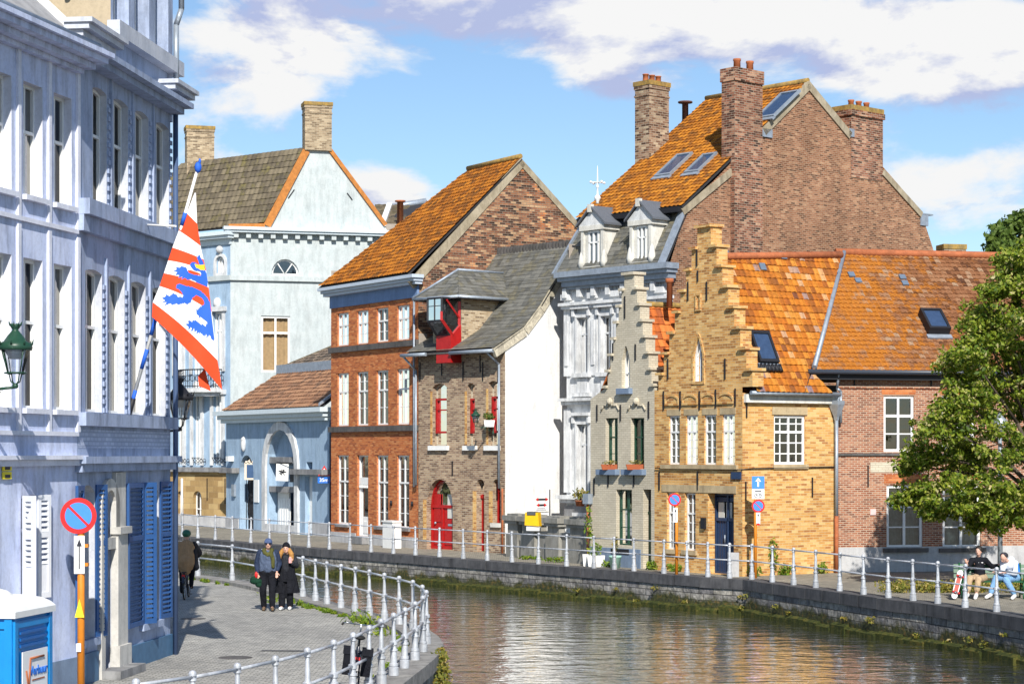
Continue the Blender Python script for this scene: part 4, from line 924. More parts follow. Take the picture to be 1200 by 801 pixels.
# ================================================================== pale blue mansion at the far left
PCN = gp(270,617); PF = Pl(gp(196,614.6), PCN); LF = PF.L; PS = Pl(PCN, d=(.966,.258)); LP = 9.6
h = thing('pale_mansion', 'tall pale blue rendered mansion with olive grey tiled roof and two pale brick chimneys', 'house', PF.P(LF,0), 'canal houses on the far bank')
zc = PS.z(340,268)
r = PS.rect(318,303.5,350.5,322.5); window(h, PS, r, 'round', rec=.2, fw=.1, mull=(), trans=(), rise=r[3]-r[1]-.05)
m = MB()
for a in (-1, 1): m.bar(PS.P((r[0]+r[2])/2,r[1]+.05,-.15), PS.P((r[0]+r[2])/2+a*.45,r[3]-.12,-.15), .035, n=5)
m.build('glazing_bar', WHITE, h)
r = PS.rect(306,370,340,436); window(h, PS, r, rec=.12, fw=.11, mull=(.5,), trans=(.7,), curtain=CURO, bw=.05, cw=(0,1), glass=LGL)
wall(PS, [(0,0),(LP,0),(LP,zc),(0,zc)], P_PALE, h, 'side_wall')
cornice(h, PS, -.1, LP, zc, [(.16,.5),(.12,.4)], paint('pale_cornice',(.62,.7,.74),.5), 'cornice')
for i in range(15): MB().box(PS.P(.15+i*.64,zc-.55,-.02), PS.D()*.24, (0,0,.26), PS.N()*.3).build('cornice_bracket', P_PALE, h)
band(h, PS, -.1, LP, PS.z(340,327)-.12, PS.z(340,327)+.14, .14, P_PALE, 'string_course'); band(h, PF, 0, LF+.1, PS.z(340,327)-.12, PS.z(340,327)+.14, .14, P_PALE, 'string_course')
gt = [PS.uz(310,263), PS.uz(356,175), PS.uz(388,175), PS.uz(453,263)]
wall(PS, [(-.1+.1,zc-.02),(LP-.05,zc-.02),(gt[3][0]+.1,zc),gt[2],gt[1],gt[0],(0,zc)], P_PALE, h, 'gable_wall', holes=[], o=-.06)
TRIM = paint('rust_tile_trim', (.5,.19,.04), .8, .7)
coping(h, [PS.P(*gt[0]), PS.P(*gt[1])], .34, .06, PS.N(), TRIM); coping(h, [PS.P(*gt[2]), PS.P(*gt[3])], .16, .06, PS.N(), TRIM); coping(h, [PS.P(-.1,zc+.1), PS.P(*gt[0])], .28, .1, PS.N(), TRIM)
m = MB()
for a, b, c_, d_ in ((338,232,345,222),(407,226,413,234)): m.bar(PS.P(*PS.uz(a,b),-.03), PS.P(*PS.uz(c_,d_),-.03), .03, n=4)
m.build('wall_anchor', IRON, h)
ap = PS.P(*gt[1]); eL = PS.P(0,zc-.02); 
kx = PS.P(*gt[0]); ap = PS.P(*gt[1]); dv = PF.D()
lo = LF+1.5
tiles(h, [kx-dv*12+Vector((0,0,.1)), kx+Vector((0,0,.1)), ap+Vector((0,0,.1)), ap-dv*9.4+Vector((0,0,.1))], T_OLIVE, .34, .36, .02, .035)
tiles(h, [PS.P(-.35,zc+.0,.0)-dv*lo, PS.P(-.35,zc+.0,.0), kx+Vector((0,0,.1)), kx-dv*lo+Vector((0,0,.1))], T_OLIVE, .34, .36, .02, .035)
ap2 = PS.P(*gt[2]); MB().poly([ap,ap2,ap2-dv*lo,ap-dv*lo]); roofsheet(h, [ap, ap2, ap2-dv*9.4, ap-dv*9.4], 'flat_ridge'); roofsheet(h, [ap2, PS.P(*gt[3]), PS.P(*gt[3])-dv*9.4, ap2-dv*9.4])
zf = PF.z(262,272)
cornice(h, PF, -12, LF, zf, [(.2,.5),(.15,.38),(.3,.1)], MC['pale_cornice'], 'cornice')
# canal front of the mansion
zlo, zhi = PF.z(240,547), PF.z(240,462)
for a, b, y0, y1 in ((208,215,462,545),(227,236,462,545),(250.5,260.5,462,545),(206,214,375,440),(226,235,367,438),(250,261,365,435)):
    r = PF.rect(a,y0,b,y1); window(h, PF, r, rec=.2, fw=.1, mull=(.5,), trans=(.68,), curtain=CURT, cw=(0,.6)); m = MB()
    for uu in (r[0]-.2, r[2]+.02): m.box(PF.P(uu,r[1],-.02), PF.D()*.18, (0,0,r[3]-r[1]), PF.N()*.12)
    m.box(PF.P(r[0]-.3,r[3]+.003,-.02), PF.D()*(r[2]-r[0]+.6), (0,0,.25), PF.N()*.22); m.ball(PF.P((r[0]+r[2])/2,r[3]+.45,.05), .22, sc=(1,1,1.3)); m.build('window_surround', P_ORN, h)
    if y0 > 450:
        g = MB()
        for k in range(4): g.torus(PF.P(r[0]+.2+k*.25,r[1]+.25,.12), .1, .018, PF.N(), 12, 4)
        g.bar(PF.P(r[0],r[1]+.4,.12), PF.P(r[2],r[1]+.4,.12), .02); g.build('window_guard', IRON, h)
r = PF.rect(254,300.5,264,323); window(h, PF, r, 'round', rec=.15, fw=.1, mull=(.5,), trans=()); m = MB(); ring(m, PF, arch((r[0]-.15,r[1],r[2]+.15,r[3]+.15),'round'), .14, -.02, .1); m.ball(PF.P((r[0]+r[2])/2,r[3]+.35,.1), .2); m.build('window_surround', P_ORN, h)
wall(PF, [(-12,zlo-.1),(LF,zlo-.1),(LF,zf),(-12,zf)], P_PALE2, h, 'canal_front')
pb = PF.off(.12); pb.holes = []
for a, b in ((208,215),(226.5,236)):
    r = pb.rect(a,575,b,617); window(h, pb, r, 'round', rec=.25, fw=.06, mull=(.5,), trans=(.5,), mat=WHITE)
LSAND = brick('ashlar_sandstone', [(0,(.3,.19,.08)),(.5,(.42,.28,.12)),(1,(.5,.36,.17))], (.36,.25,.13), bw=.7, bh=.3, ms=.012, dark=.7)
wall(pb, [(-12,.5),(LF,.5),(LF,zlo-.1),(-12,zlo-.1)], LSAND, h, 'sandstone_base'); band(h, PF, -12, LF+.02, 0, .55, .16, P_PLINTH, 'plinth')
band(h, PF, -12, LF+.1, zlo-.25, zlo, .35, STONE, 'string_course')
anchors(h, pb, [(243,560,586),(264,560,590)])
# rounded balcony
bc0, bc1 = PF.u(217), PF.u(263); zb = PF.z(240,455); m = MB(); cpt = (bc0+bc1)/2; rw = (bc1-bc0)/2; arc = [(cpt+rw*math.cos(math.pi*i/14), .2+1.0*math.sin(math.pi*i/14)) for i in range(15)]
m.prism([PF.P(u,zb,o) for u, o in arc], (0,0,-.22)); m.prism([PF.P(cpt+(u-cpt)*.85,zb-.22,o*.8) for u, o in arc], (0,0,-.2)); m.build('balcony', P_ORN, h)
m = MB()
for i in range(14):
    a, b = arc[i], arc[i+1]; m.bar(PF.P(a[0],zb+.95,a[1]), PF.P(b[0],zb+.95,b[1]), .035); m.bar(PF.P(a[0],zb+.1,a[1]), PF.P(b[0],zb+.1,b[1]), .02)
    for k in (0,.5): p = PF.P(a[0]+(b[0]-a[0])*k,zb,a[1]+(b[1]-a[1])*k); m.bar(p, p+Vector((0,0,.95)), .016, n=5)
    m.torus(PF.P(a[0],zb+.5,a[1]), .16, .018, PF.N(), 10, 4)
m.build('balcony_railing', IRON, h)
pipe(h, [PF.P(PF.u(216.5),zlo-.6,.2), PF.P(PF.u(216.5),.2,.2)], WHITE, .06)
mb = MB(); c0 = PS.P(LP,0); mb.poly([c0,c0-dv*(LF+12),c0-dv*(LF+12)+Vector((0,0,zc)),c0+Vector((0,0,zc))]); c1 = PF.P(-12,0); mb.poly([c1,c0-dv*(LF+12),c0-dv*(LF+12)+Vector((0,0,zc)),c1+Vector((0,0,zc))]); mb.build('rear_wall', P_PALE, h)
pt = at(371.5,140,PS.P(4.2,0).y+.4); chimney(h, (pt.x,pt.y), PS.d, 1.42, .9, at(371,175,PS.P(4.2,0).y).z-.05, at(371,121,pt.y).z, B_CHIM2, 0, MOSS)
pt = (ap+ap2)/2-dv*9.0; chimney(h, (pt.x,pt.y), PS.d, 1.5, 1.0, ap.z-.6, at(231,149,pt.y).z, B_CHIM2, 0, MOSS)

# ================================================================== pale blue gatehouse
GA, GB = gp(265,618.6), gp(386,628.6); GP = Pl(GA, GB); L = GP.L
h = thing('gatehouse', 'low pale blue gate building with a tall arched carriage gate and brown tiled roof', 'gatehouse', GP.P(L/2,0), 'canal houses on the far bank')
zt = GP.z(326,483)
r = GP.rect(313,503,347,628); u0,_,u1,q1 = r; a_ = arch((u0,.02,u1,q1),'round'); GP.holes.append((a_, .55)); m = MB(); ring(m, GP, arch((u0-.4,.0,u1+.4,q1+.4),'round'), .4, .0, .12); m.build('arch_moulding', P_ORN, h)
zl = GP.z(330,540); rise = q1-zl
m = MB(); m.poly([GP.P(u,z,-.45) for u, z in arch((u0,zl,u1,q1),'round')]); m.build('tympanum', P_PALE2, h)
m = MB(); m.box(GP.P(u0,zl-.1,-.6), GP.D()*(u1-u0), (0,0,.3), GP.N()*.5); m.box(GP.P(u0,zl-1.5,-.6), GP.D()*(u1-u0), (0,0,.28), GP.N()*.5); m.build('canopy_ledge', STONE, h)
MB().box(GP.P(u0,zl-1.3,-.6), GP.D()*(u1-u0), (0,0,1.2), GP.N()*.1).build('transom_panel', P_PALE2, h)
MB().box(GP.P(u0+1.6,zl-1.0,-.52), GP.D()*1.2, (0,0,.65), GP.N()*.03).build('pane', IRON, h)
m = MB(); um = u0+(u1-u0)*.42; hz = zl-1.5
m.box(GP.P(u0+.1,.03,-.6), GP.D()*(um-u0-.1), (0,0,hz), GP.N()*.08)
for k in range(5): m.box(GP.P(u0+.2+k*.3,.2,-.53), GP.D()*.22, (0,0,hz-.5), GP.N()*.03)
dd = m.build('carriage_door', WHITE, h); MB().box(GP.P(um,.03,-1.6), GP.D()*(u1-um), (0,0,hz), GP.N()*.1).build('inner_door', P_PALE2, dd)
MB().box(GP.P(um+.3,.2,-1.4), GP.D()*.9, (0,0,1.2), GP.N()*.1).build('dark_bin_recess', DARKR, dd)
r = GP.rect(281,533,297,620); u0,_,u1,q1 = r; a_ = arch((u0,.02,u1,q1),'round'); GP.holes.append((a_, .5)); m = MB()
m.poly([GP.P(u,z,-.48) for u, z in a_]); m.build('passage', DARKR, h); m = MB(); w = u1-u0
for k in range(6): m.bar(GP.P(u0+w*(k+.5)/6,.05,-.3), GP.P(u0+w*(k+.5)/6,q1-.5,-.3), .02, n=5)
for z_ in (1.2, 2.2, 3.4): m.torus(GP.P((u0+u1)/2,z_,-.3), w*.3, .03, GP.N(), 18, 5)
m.build('iron_gate', IRON, h)
r = GP.rect(357.5,558,366,627); u0,_,u1,q1 = r; GP.holes.append((arch((u0,.02,u1,q1)), .3)); m = MB(); m.box(GP.P(u0,.03,-.28), GP.D()*(u1-u0), (0,0,q1), GP.N()*.05); m.box(GP.P(u0+.15,.3,-.24), GP.D()*(u1-u0-.3), (0,0,q1*.4), GP.N()*.03); m.build('side_door', WHITE, h)
r = GP.rect(359,541,366,550); GP.holes.append((arch(r), .3)); MB().box(GP.P(r[0],r[1],-.31), GP.D()*(r[2]-r[0]), (0,0,r[3]-r[1]), GP.N()*.02).build('vent_opening', DARKR, h)
wall(GP, [(0,0),(L,0),(L,zt),(0,zt)], P_PALE2, h)
zz = GP.z(326,550)
for a, b in ((265,280.5),(348,388)): band(h, GP, GP.u(a), min(L,GP.u(b)), zz-.2, zz+.05, .4, STONE, 'string_course')
cornice(h, GP, 0, L-.1, zt+.15, [(.22,.6),(.2,.4),(.18,.25)], MC['pale_cornice'], 'cornice'); band(h, GP, GP.u(367), L-.05, 0, GP.z(378,612), .05, P_PLINTH, 'plinth'); band(h, GP, 0.02, GP.u(280), 0, GP.z(272,606), .05, P_PLINTH, 'plinth')
ez = zt+.2; tiles(h, [GP.P(.2,ez,.3), GP.P(L-.3,ez,.3), GP.P(L-.1,ez+1.9,-2.2), GP.P(1.6,ez+1.9,-2.2)], T_GATE, .3, .3, .02, .035)
MB().box(GP.P(1.5,ez+1.85,-2.3), GP.D()*(L-1.6), (0,0,.45), GP.N()*.2).build('lead_gutter', LEAD, h); MB().box(GP.P(L-.5,ez,.32), GP.P(L-.2,ez+1.9,-2.2)-GP.P(L-.5,ez,.32), GP.D()*.16, (0,0,.14)).build('lead_flashing', LEAD, h)
tiles(h, [GP.P(2.2,ez+2.25,-2.3), GP.P(L-.1,ez+2.25,-2.3), GP.P(L-.1,ez+3.7,-4.6), GP.P(6.2,ez+3.7,-4.6)], tile_mat('mottled_brown_tiles', [(0,(.12,.09,.07)),(1,(.26,.2,.15))], .3, .3, lichen=(.08,.07,.06)), .3, .3, .02, .035)
roofsheet(h, [GP.P(2.2,ez+2.25,-2.3), GP.P(6.2,ez+3.7,-4.6), GP.P(3,ez+2.2,-7)], 'hip_roof')
back_box(h, GP, .02, L-.05, 4.6, ez, P_PALE2, sides='lb')
MB().ball(GP.P(GP.u(287),GP.z(287,520),.08), .2, sc=(.7,.7,1.9)).ball(GP.P(GP.u(287),GP.z(287,515),.1), .12).build('small_statue', P_ORN, h)
MB().box(GP.P(GP.u(273.5),GP.z(274,581),0), GP.D()*.35, (0,0,.6), GP.N()*.12).build('wall_letterbox', ZINC, h); MB().box(GP.P(GP.u(298.5),GP.z(300,588),0), GP.D()*.55, (0,0,1.1), GP.N()*.05).build('info_panel', WHITE, h)
MB().box(GP.P(GP.u(271),GP.z(272,540),0), GP.D()*.35, (0,0,.25), GP.N()*.3).build('flood_lamp', WHITE, h)
# signs hanging on the gatehouse
sg = thing('hanging_sign', 'square navy hanging sign with pale scalloped border beside the small arched gate', 'sign', GP.P(GP.u(293),GP.z(299,562),.1))
c = GP.P(GP.u(293),GP.z(299,562),.3); X = Vector((.98,-.2,0)); w = 1.05
MB().box(c, X*w, (0,.04,0), (0,0,.85)).build('panel', paint('pale_sign_border',(.72,.62,.5),.6), sg); m = MB().box(c+X*.12+Vector((0,-.012,.1)), X*(w-.24), (0,.01,0), (0,0,.65)); m.build('sign_face', paint('navy_sign',(.05,.1,.2),.4), sg)
m = MB()
for k in range(6): m.ball(c+X*(.09+k*.175)+Vector((0,0,.88)), .06)
m.bar(c+X*.1+Vector((0,.02,.85)), GP.P(GP.u(293),GP.z(299,562)+1.0,0), .025); m.bar(c+Vector((0,.02,.4)), GP.P(GP.u(293),GP.z(299,562)+.4,0), .02); m.build('bracket', MC['pale_sign_border'], sg)
sg = thing('banner', 'white square banner with black splash drawing hanging in the carriage arch', 'banner', GP.P(GP.u(332),GP.z(338,564),.1))
c = GP.P(GP.u(331),GP.z(338,563),.35); w = 1.38; BZ = Vector((.03,0,.85)); X = Vector((.98,-.2,-.03))
MB().box(c, X*w*.45, (0,.03,0), BZ).build('cloth', WHITE, sg); m = MB(); cc = c+X*w*.225+BZ*.5+Vector((0,-.03,0))
for a, b, r_ in ((0,0,.06),(-.1,.05,.04),(.12,.02,.04),(.06,.1,.03),(-.06,-.1,.03)): m.ball(cc+X*a+Vector((0,0,b)), r_, sc=(1.6,.15,.7))
for a in range(7):
    e = X*math.cos(a*.9)*.24+Vector((0,0,math.sin(a*.9)*.2)); m.bar(cc, cc+e, .02, .005, 4)
m.build('drawing', IRON, sg); MB().bar(c+BZ+Vector((0,.02,.02)), GP.P(GP.u(346),c.z+.85,-.4), .02).bar(c+BZ, c+BZ+X*w*.45, .025).build('bracket', IRON, sg)
sg = thing('warning_sign', 'red bordered warning triangle with blue distance plate on the gatehouse wall', 'sign', GP.P(GP.u(379),GP.z(380,567),.1))
c = at(380,553,GP.P(GP.u(379),0,.5).y-.3); s = .15
def tri(s): return [Vector((-1.9*s,0,-1.1*s)), Vector((1.9*s,0,-1.1*s)), Vector((0,0,2.1*s))]
RED = paint('sign_red',(.62,.02,.02),.4,.95); BLUE = paint('sign_blue',(.02,.16,.62),.4,.95); SWH = paint('sign_white',(.85,.85,.85),.4,.97); BLK = paint('sign_black',(.02,.02,.03),.5)
MB().prism([c+p for p in tri(s)], (0,.03,0)).build('triangle', RED, sg); MB().prism([c+p*.62+Vector((0,-.008,-.0)) for p in tri(s)], (0,.008,0)).build('sign_face', SWH, sg)
MB().box(c+Vector((-.05,-.02,-.1)), (.1,0,0), (0,.01,0), (0,0,.14)).ball(c+Vector((0,-.01,.08)), .04, sc=(1,.2,1)).build('symbol', BLK, sg)
MB().box(c+Vector((-.3,0,-.5)), (.56,0,0), (0,.03,0), (0,0,.28)).build('distance_plate', BLUE, sg)
def text(s, p, size, mat, parent, name='lettering', right=(1,0,0), up=(0,0,1), ex=.004, align='CENTER'):
    cu = bpy.data.curves.new(name, 'FONT'); cu.body = s; cu.size = size; cu.extrude = ex; cu.align_x = align; cu.align_y = 'CENTER'; cu.materials.append(mat); cu.offset = .012*size
    t = bpy.data.objects.new(name+'_tmp', cu); COL.objects.link(t); dg = bpy.context.evaluated_depsgraph_get(); me = bpy.data.meshes.new_from_object(t.evaluated_get(dg)); bpy.data.objects.remove(t)
    r_, u_ = Vector(right).normalized(), Vector(up).normalized(); n_ = r_.cross(u_)
    M = Matrix((r_, u_, n_)).transposed().to_4x4(); M.translation = Vector(p)-ORG.get(parent.name, Vector()); me.transform(M)
    o = bpy.data.objects.new(name, me); COL.objects.link(o); o.parent = parent; ORG[o.name] = ORG.get(parent.name, Vector()); return o
text('35m', c+Vector((-.02,-.012,-.36)), .23, SWH, sg)
MB().bar(c+Vector((0,.04,-.4)), c+Vector((.5,.6,-.4)), .03).bar(c+Vector((0,.04,0)), c+Vector((.5,.5,0)), .03).build('bracket', ZINC, sg)

# house roof seen between the mansion and the brick house
h = thing('rear_house', 'dark grey tiled roof house glimpsed behind, between pale mansion and orange brick house', 'house', (-6,118,0), 'houses in the second row')
Z = 116; A_ = at(436,262,Z); B_ = at(520,264,Z); C_ = at(500,236,Z+5); D_ = at(440,246,Z+5)
tiles(h, [A_, B_, C_, D_], T_OLIVE, .34, .36, .02, .035); MB().abox(A_.x,Z,0,B_.x,Z+8,A_.z).build('wall', BACK, h)
MB().bar(at(449,262,Z-.1), at(457,240,Z+4.9), .22, n=4, sm=False).build('lead_flashing', WHITE, h); roofsheet(h, [D_, C_, at(520,262,Z+10), at(436,262,Z+10)])
MB().tube([D_,C_], .2, 6).build('ridge_tiles', LEAD, h); MB().lathe([(.18,0),(.18,1.3),(.3,1.32),(.3,1.4)], at(469,264,Z-.5), 8).build('chimney_pot', TERRA, h)

# ================================================================== garden wall with stone piers in the gap
GW = Pl(gp(593,651.5), gp(693,661.5)); L = GW.L
h = thing('garden_wall', 'grey stone garden wall with four capped piers in front of whitewashed side wall', 'garden wall', GW.P(L/2,0))
PIER = plaster('pier_stone', (.34,.33,.3), (.25,.24,.21), .6)
zp = GW.z(640,606)
for a, b in ((595,606.5),(612,626.5),(641.5,655),(668,692)):
    ua, ub = GW.u(a), GW.u(b); m = MB(); m.box(GW.P(ua,0,-.5), GW.D()*(ub-ua), (0,0,zp-.3), GW.N()*.5); m.box(GW.P(ua-.06,0,-.55), GW.D()*(ub-ua+.12), (0,0,.85), GW.N()*.6)
    m.box(GW.P(ua-.1,zp-.3,-.6), GW.D()*(ub-ua+.2), (0,0,.12), GW.N()*.7); m.box(GW.P(ua-.16,zp-.18,-.66), GW.D()*(ub-ua+.32), (0,0,.18), GW.N()*.82); m.box(GW.P(ua-.05,zp,-.5), GW.D()*(ub-ua+.1), (0,0,.07), GW.N()*.5)
    if ub-ua > 1: m.box(GW.P(ua+.3,.95,-.0), GW.D()*(ub-ua-.6), (0,0,zp-1.5), GW.N()*.04)
    m.build('pier', PIER, h)
for a, b in ((626.5,641.5),(655,668)): band(h, GW, GW.u(a)-.02, GW.u(b)+.02, 0, .9, -.08, PIER, 'low_wall', inn=.42); band(h, GW, GW.u(a)-.02, GW.u(b)+.02, .903, 1.02, -.02, PIER, 'wall_cap', inn=.5)
m = MB(); ua, ub = GW.u(606.5), GW.u(612); m.box(GW.P(ua,.03,-.3), GW.D()*(ub-ua), (0,0,zp-.5), GW.N()*.05); m.build('garden_door', GREENP, h)
for a, b, mt, nm in ((652,658.5,GREENP,'green_gate_panel'),):
    pass
m = MB(); ua, ub = GW.u(655), GW.u(668)
for k in range(8): m.bar(GW.P(ua+(ub-ua)*(k+.5)/8,1.0,-.25), GW.P(ua+(ub-ua)*(k+.5)/8,zp-.35,-.25), .035, n=5)
m.bar(GW.P(ua,zp-.5,-.25), GW.P(ub,zp-.5,-.25), .04); m.bar(GW.P(ua,1.2,-.25), GW.P(ub,1.2,-.25), .04); m.build('white_railing', WHITE, h)
m = MB(); ua, ub = GW.u(650.5), GW.u(655); m.box(GW.P(ua,1.0,-.6), GW.D()*.5, (0,0,zp-1.6), GW.N()*.05); m.build('green_shutter', GREENP, h)
p = GW.P(GW.u(631),1.02,.1)
yb = thing('yellow_box', 'bright yellow box with dark lid hanging on the low stone garden wall', 'box', p)
D_, N_ = GW.D(), GW.N(); w = 1.0
X = Vector((.92,-.38,0)).normalized(); Y_ = Vector((.38,.92,0)).normalized(); c = p-X*.3+N_*.15+Vector((0,0,.02))
MB().prism([c+Vector((0,0,.2)), c+X*.56+Vector((0,0,.17)), c+X*.52+Vector((0,0,.66)), c+X*.02+Vector((0,0,.66))], Y_*.28).build('body', paint('bright_yellow',(.85,.5,.01),.5,.9), yb)
MB().box(c+X*.1+Vector((0,0,.57))-Y_*.03, X*.33, Y_*.28, (0,0,.12)).build('lid', paint('dark_lid',(.08,.09,.1),.5), yb); MB().box(c+X*.05+Vector((0,0,.0))+Y_*.05, X*.5, Y_*.15, (0,0,.19)).build('lower_panel', WHITE, yb)
DGp = DG; sg = thing('direction_sign', 'small white direction sign with red and black arrows on whitewashed wall', 'sign', DG.P(DG.u(632),DG.z(632,592),.05))
u0 = DG.u(625.5); u1 = DG.u(642.5); zt_ = DG.z(634,580.5)
MB().box(DG.P(u0,zt_-.62,.003), DG.D()*(u1-u0), (0,0,.62), DG.N()*.03).build('board', WHITE, sg)
for k, (e, sgn) in enumerate(((.14,-1),(.36,1))):
    zz = zt_-e; a, b = u0+.06+.05*k, u1-.04-.08*k; m = MB()
    m.box(DG.P(a+.1,zz-.035,.034), DG.D()*(b-a-.2), (0,0,.07), DG.N()*.008); m.build('arrow_bar', BLK, sg); m = MB()
    for x, s_ in ((a,-1),(b,1)): m.prism([DG.P(x-s_*.14,zz-.07,.034), DG.P(x,zz,.034), DG.P(x-s_*.14,zz+.07,.034)], DG.N()*.01)
    m.build('arrow_tip', RED, sg)
m = MB(); m.box(DG.P(u0+.1,zt_-.56,.034), DG.D()*(u1-u0-.25), (0,0,.03), DG.N()*.006); m.box(DG.P(u0+.15,zt_-.5,.034), DG.D()*(u1-u0-.35), (0,0,.03), DG.N()*.006); m.build('small_print', paint('faded_print',(.4,.4,.45),.6), sg)
pipe(dh, [DG.P(DG.u(643.5),DG.z(643,573),.04), DG.P(DG.u(643.5),1.0,.04)], IRON, .02, 'wall_cable')

# ================================================================== the two houses on the near bank
BB = Vector((-7.16,33.7)); B1 = Pl(BB-Vector((.229,.973)).normalized()*9.5, BB); L1 = B1.L
P_B1 = plaster('lavender_white_render', (.62,.68,.87), (.53,.6,.82), .62, st=.12)
P_B1W = plaster('white_trim_render', (.76,.78,.88), None, .9, st=.08)
B_B2 = brick('painted_blue_white_brick', [(0,(.44,.5,.66)),(1,(.56,.62,.76))], (.36,.42,.56), bw=.2, bh=.075, dark=.75, st=.5, ms=.014)
P_B2 = plaster('blue_white_render', (.4,.47,.63), (.33,.4,.56), .6, st=.12)
PANEL = plaster('light_grey_reveal', (.6,.62,.68), (.5,.53,.6), .8, st=.15)
SHB = paint('blue_shutter_paint', (.025,.09,.26), .5, .85); SHW = paint('white_shutter_paint', (.72,.74,.78), .5, .92)
h = thing('townhouse', 'lavender white townhouse with narrow recessed windows and white louvred shutters at the left edge', 'house', B1.P(L1/2,0), 'houses on the near quay')
za0, za1 = B1.z(73,240), B1.z(73,112); zb0, zb1 = B1.z(71,480), B1.z(71,310)
Zc1 = B1.z(88,83)
us = [B1.u(73.5), B1.u(38.7)]; sp = us[0]-us[1]; wd = B1.u(84)-B1.u(63)
print('B1 spacing', sp, wd, 'heights', za0, za1, zb0, zb1, Zc1)
cen = [us[0]-k*sp for k in range(7) if us[0]-k*sp > .8]
for c_ in cen:
    for q0, q1 in ((za0,za1),(zb0,zb1)):
        r = (c_-wd/2, q0, c_+wd/2, q1); window(h, B1, r, rec=.19, fw=.05, mull=(.5,), trans=(.58,), curtain=None, glass=NGL, sill=.08, sillm=P_B1W)
ped = [(c_+sp/2) for c_ in cen]
for c_ in ped:
    for q0, q1 in ((za0,za1),(zb0,zb1)):
        band(h, B1, c_-.05, c_+.05, q0-.35, q1+.5, .045, P_B1W, 'pilaster_strip')
for q0 in (za0, zb0): band(h, B1, 0, L1-.02, q0-.42, q0-.35, .05, P_B1W, 'panel_sill')
# ground floor openings and shutters
def shutter(h, pl, uh, z0, z1, w, ang, sgn, mat, name='shutter'):
    """louvred shutter hinged at uh, opened by ang from the wall; sgn = which way it lies"""
    d = (pl.D()*sgn*math.cos(ang)+pl.N()*math.sin(ang)); nn = Vector((0,0,1)).cross(d); b = pl.P(uh,0,.03)
    m = MB(); q = lambda a, z, o=0: b+d*a+nn*o+Vector((0,0,z))
    th = .05
    for a in (0, w-.07): m.box(q(a,z0), d*.07, nn*th, (0,0,z1-z0))
    H = z1-z0
    for f in (0,.62,1): m.box(q(.07,z0+(H-.09)*f), d*(w-.14), nn*th, (0,0,.09))
    m.box(q(.07,z0+.05,.015), d*(w-.14), nn*.015, (0,0,H*.3)) if mat is SHW else None
    zz = z0+(H*.33 if mat is SHW else .12)
    while zz < z1-.12:
        m.box(q(.07,zz,.002), d*(w-.14), nn*.012+Vector((0,0,0)), Vector((0,0,.05))+nn*.035); zz += .085
    return m.build(name, mat, h)
gz0, gz1 = B1.z(33,702), B1.z(33,580)
gu = [(B1.u(25), B1.u(42))]; gw = gu[0][1]-gu[0][0]
for k in range(4):
    a = gu[0][0]-k*2.1; 
    if a < .5: break
    r = (a, gz0, a+gw, gz1); window(h, B1, r, rec=.2, fw=.05, mull=(.5,), trans=(.66,), curtain=CURT, cw=(0,1), sill=.1, sillm=P_B1W)
    shutter(h, B1, a+gw+.03, gz0, gz1, gw*.62, R(14), 1, SHW); shutter(h, B1, a-.03, gz0, gz1, gw*.62, R(60), -1, SHW)
wall(B1, [(0,0),(L1,0),(L1,Zc1),(0,Zc1)], P_B1, h, depth=.35, rmat=P_B1W)
band(h, B1, 0, L1, 0, B1.z(85,770), .03, P_PLB, 'plinth'); cornice(h, B1, 0, L1, B1.z(60,533), [(.07,.16),(.1,.1)], P_B1W, 'string_course')
cornice(h, B1, 0, L1-.05, Zc1+.32, [(.08,.55),(.1,.46),(.1,.28),(.08,.12)], P_B1, 'cornice')
MB().bar(B1.P(0,Zc1+.36,.42), B1.P(L1-.1,Zc1+.36,.42), .07, n=10).build('gutter', LEAD, h)
RG_ = plaster('grey_cement_roof', (.36,.36,.37), (.3,.3,.31), .7)
e0, e1 = B1.P(0,Zc1+.32,.2), B1.P(L1-.05,Zc1+.32,.2); t0, t1 = B1.P(0,Zc1+3.8,-3.6), B1.P(L1-.05,Zc1+3.8,-3.6)
roofsheet(h, [e0,e1,t1,t0], 'roof', RG_); roofsheet(h, [t0,t1,B1.P(L1-.05,Zc1,-8),B1.P(0,Zc1,-8)]); MB().box(e1+Vector((0,0,.08))-B1.D()*.2, t1-e1, B1.D()*.22, (0,0,.16)).build('lead_flashing', WHITE, h)
back_box(h, B1, 0.01, L1-.01, 8, Zc1, sides='lb')

# second near house
B2 = Pl(BB, BB+Vector((.118,.993)).normalized()*5.42); L2 = B2.L
h = thing('townhouse', 'pale blue brick townhouse with blue louvred shutters and arched doorway, where the flag hangs', 'house', B2.P(L2/2,0), 'houses on the near quay'); h2 = h
Zc2 = B2.z(160,105)
za0, za1 = B2.z(142,250), B2.z(142,118); zb0, zb1 = B2.z(135,484), B2.z(135,323)
print('B2 L', L2, 'z', za0, za1, zb0, zb1, Zc2, 'u', [round(B2.u(x),2) for x in (100,112,123,135,150,165,180,198)])
fl2 = [(108.5,125),(133,150),(158.5,174),(183,198)]; fl1 = [(100,119.5),(127,146),(153.5,170.5),(178.5,194)]
for row, q0, q1 in ((fl2,za0,za1),(fl1,zb0,zb1)):
    for a, b in row:
        r = (B2.u(a), q0, B2.u(b), q1); window(h, B2, r, 'seg', rec=.17, fw=.05, mull=(.5,), trans=(.6,), curtain=None, glass=NGL, rise=.05)
        band(h, B2, r[0]-.0, r[2]+.0, q0-.02, q0-.003, .02, P_B2, 'sill')
m = MB()
for row, q0, q1 in ((fl2,za0,za1),(fl1,zb0,zb1)):
    for i, (a, b) in enumerate(row):
        if i:
            c_ = (B2.u(row[i-1][1])+B2.u(a))/2; m.box(B2.P(c_-.03,q0,-.01), B2.D()*.06, (0,0,q1-q0+.25), B2.N()*.05)
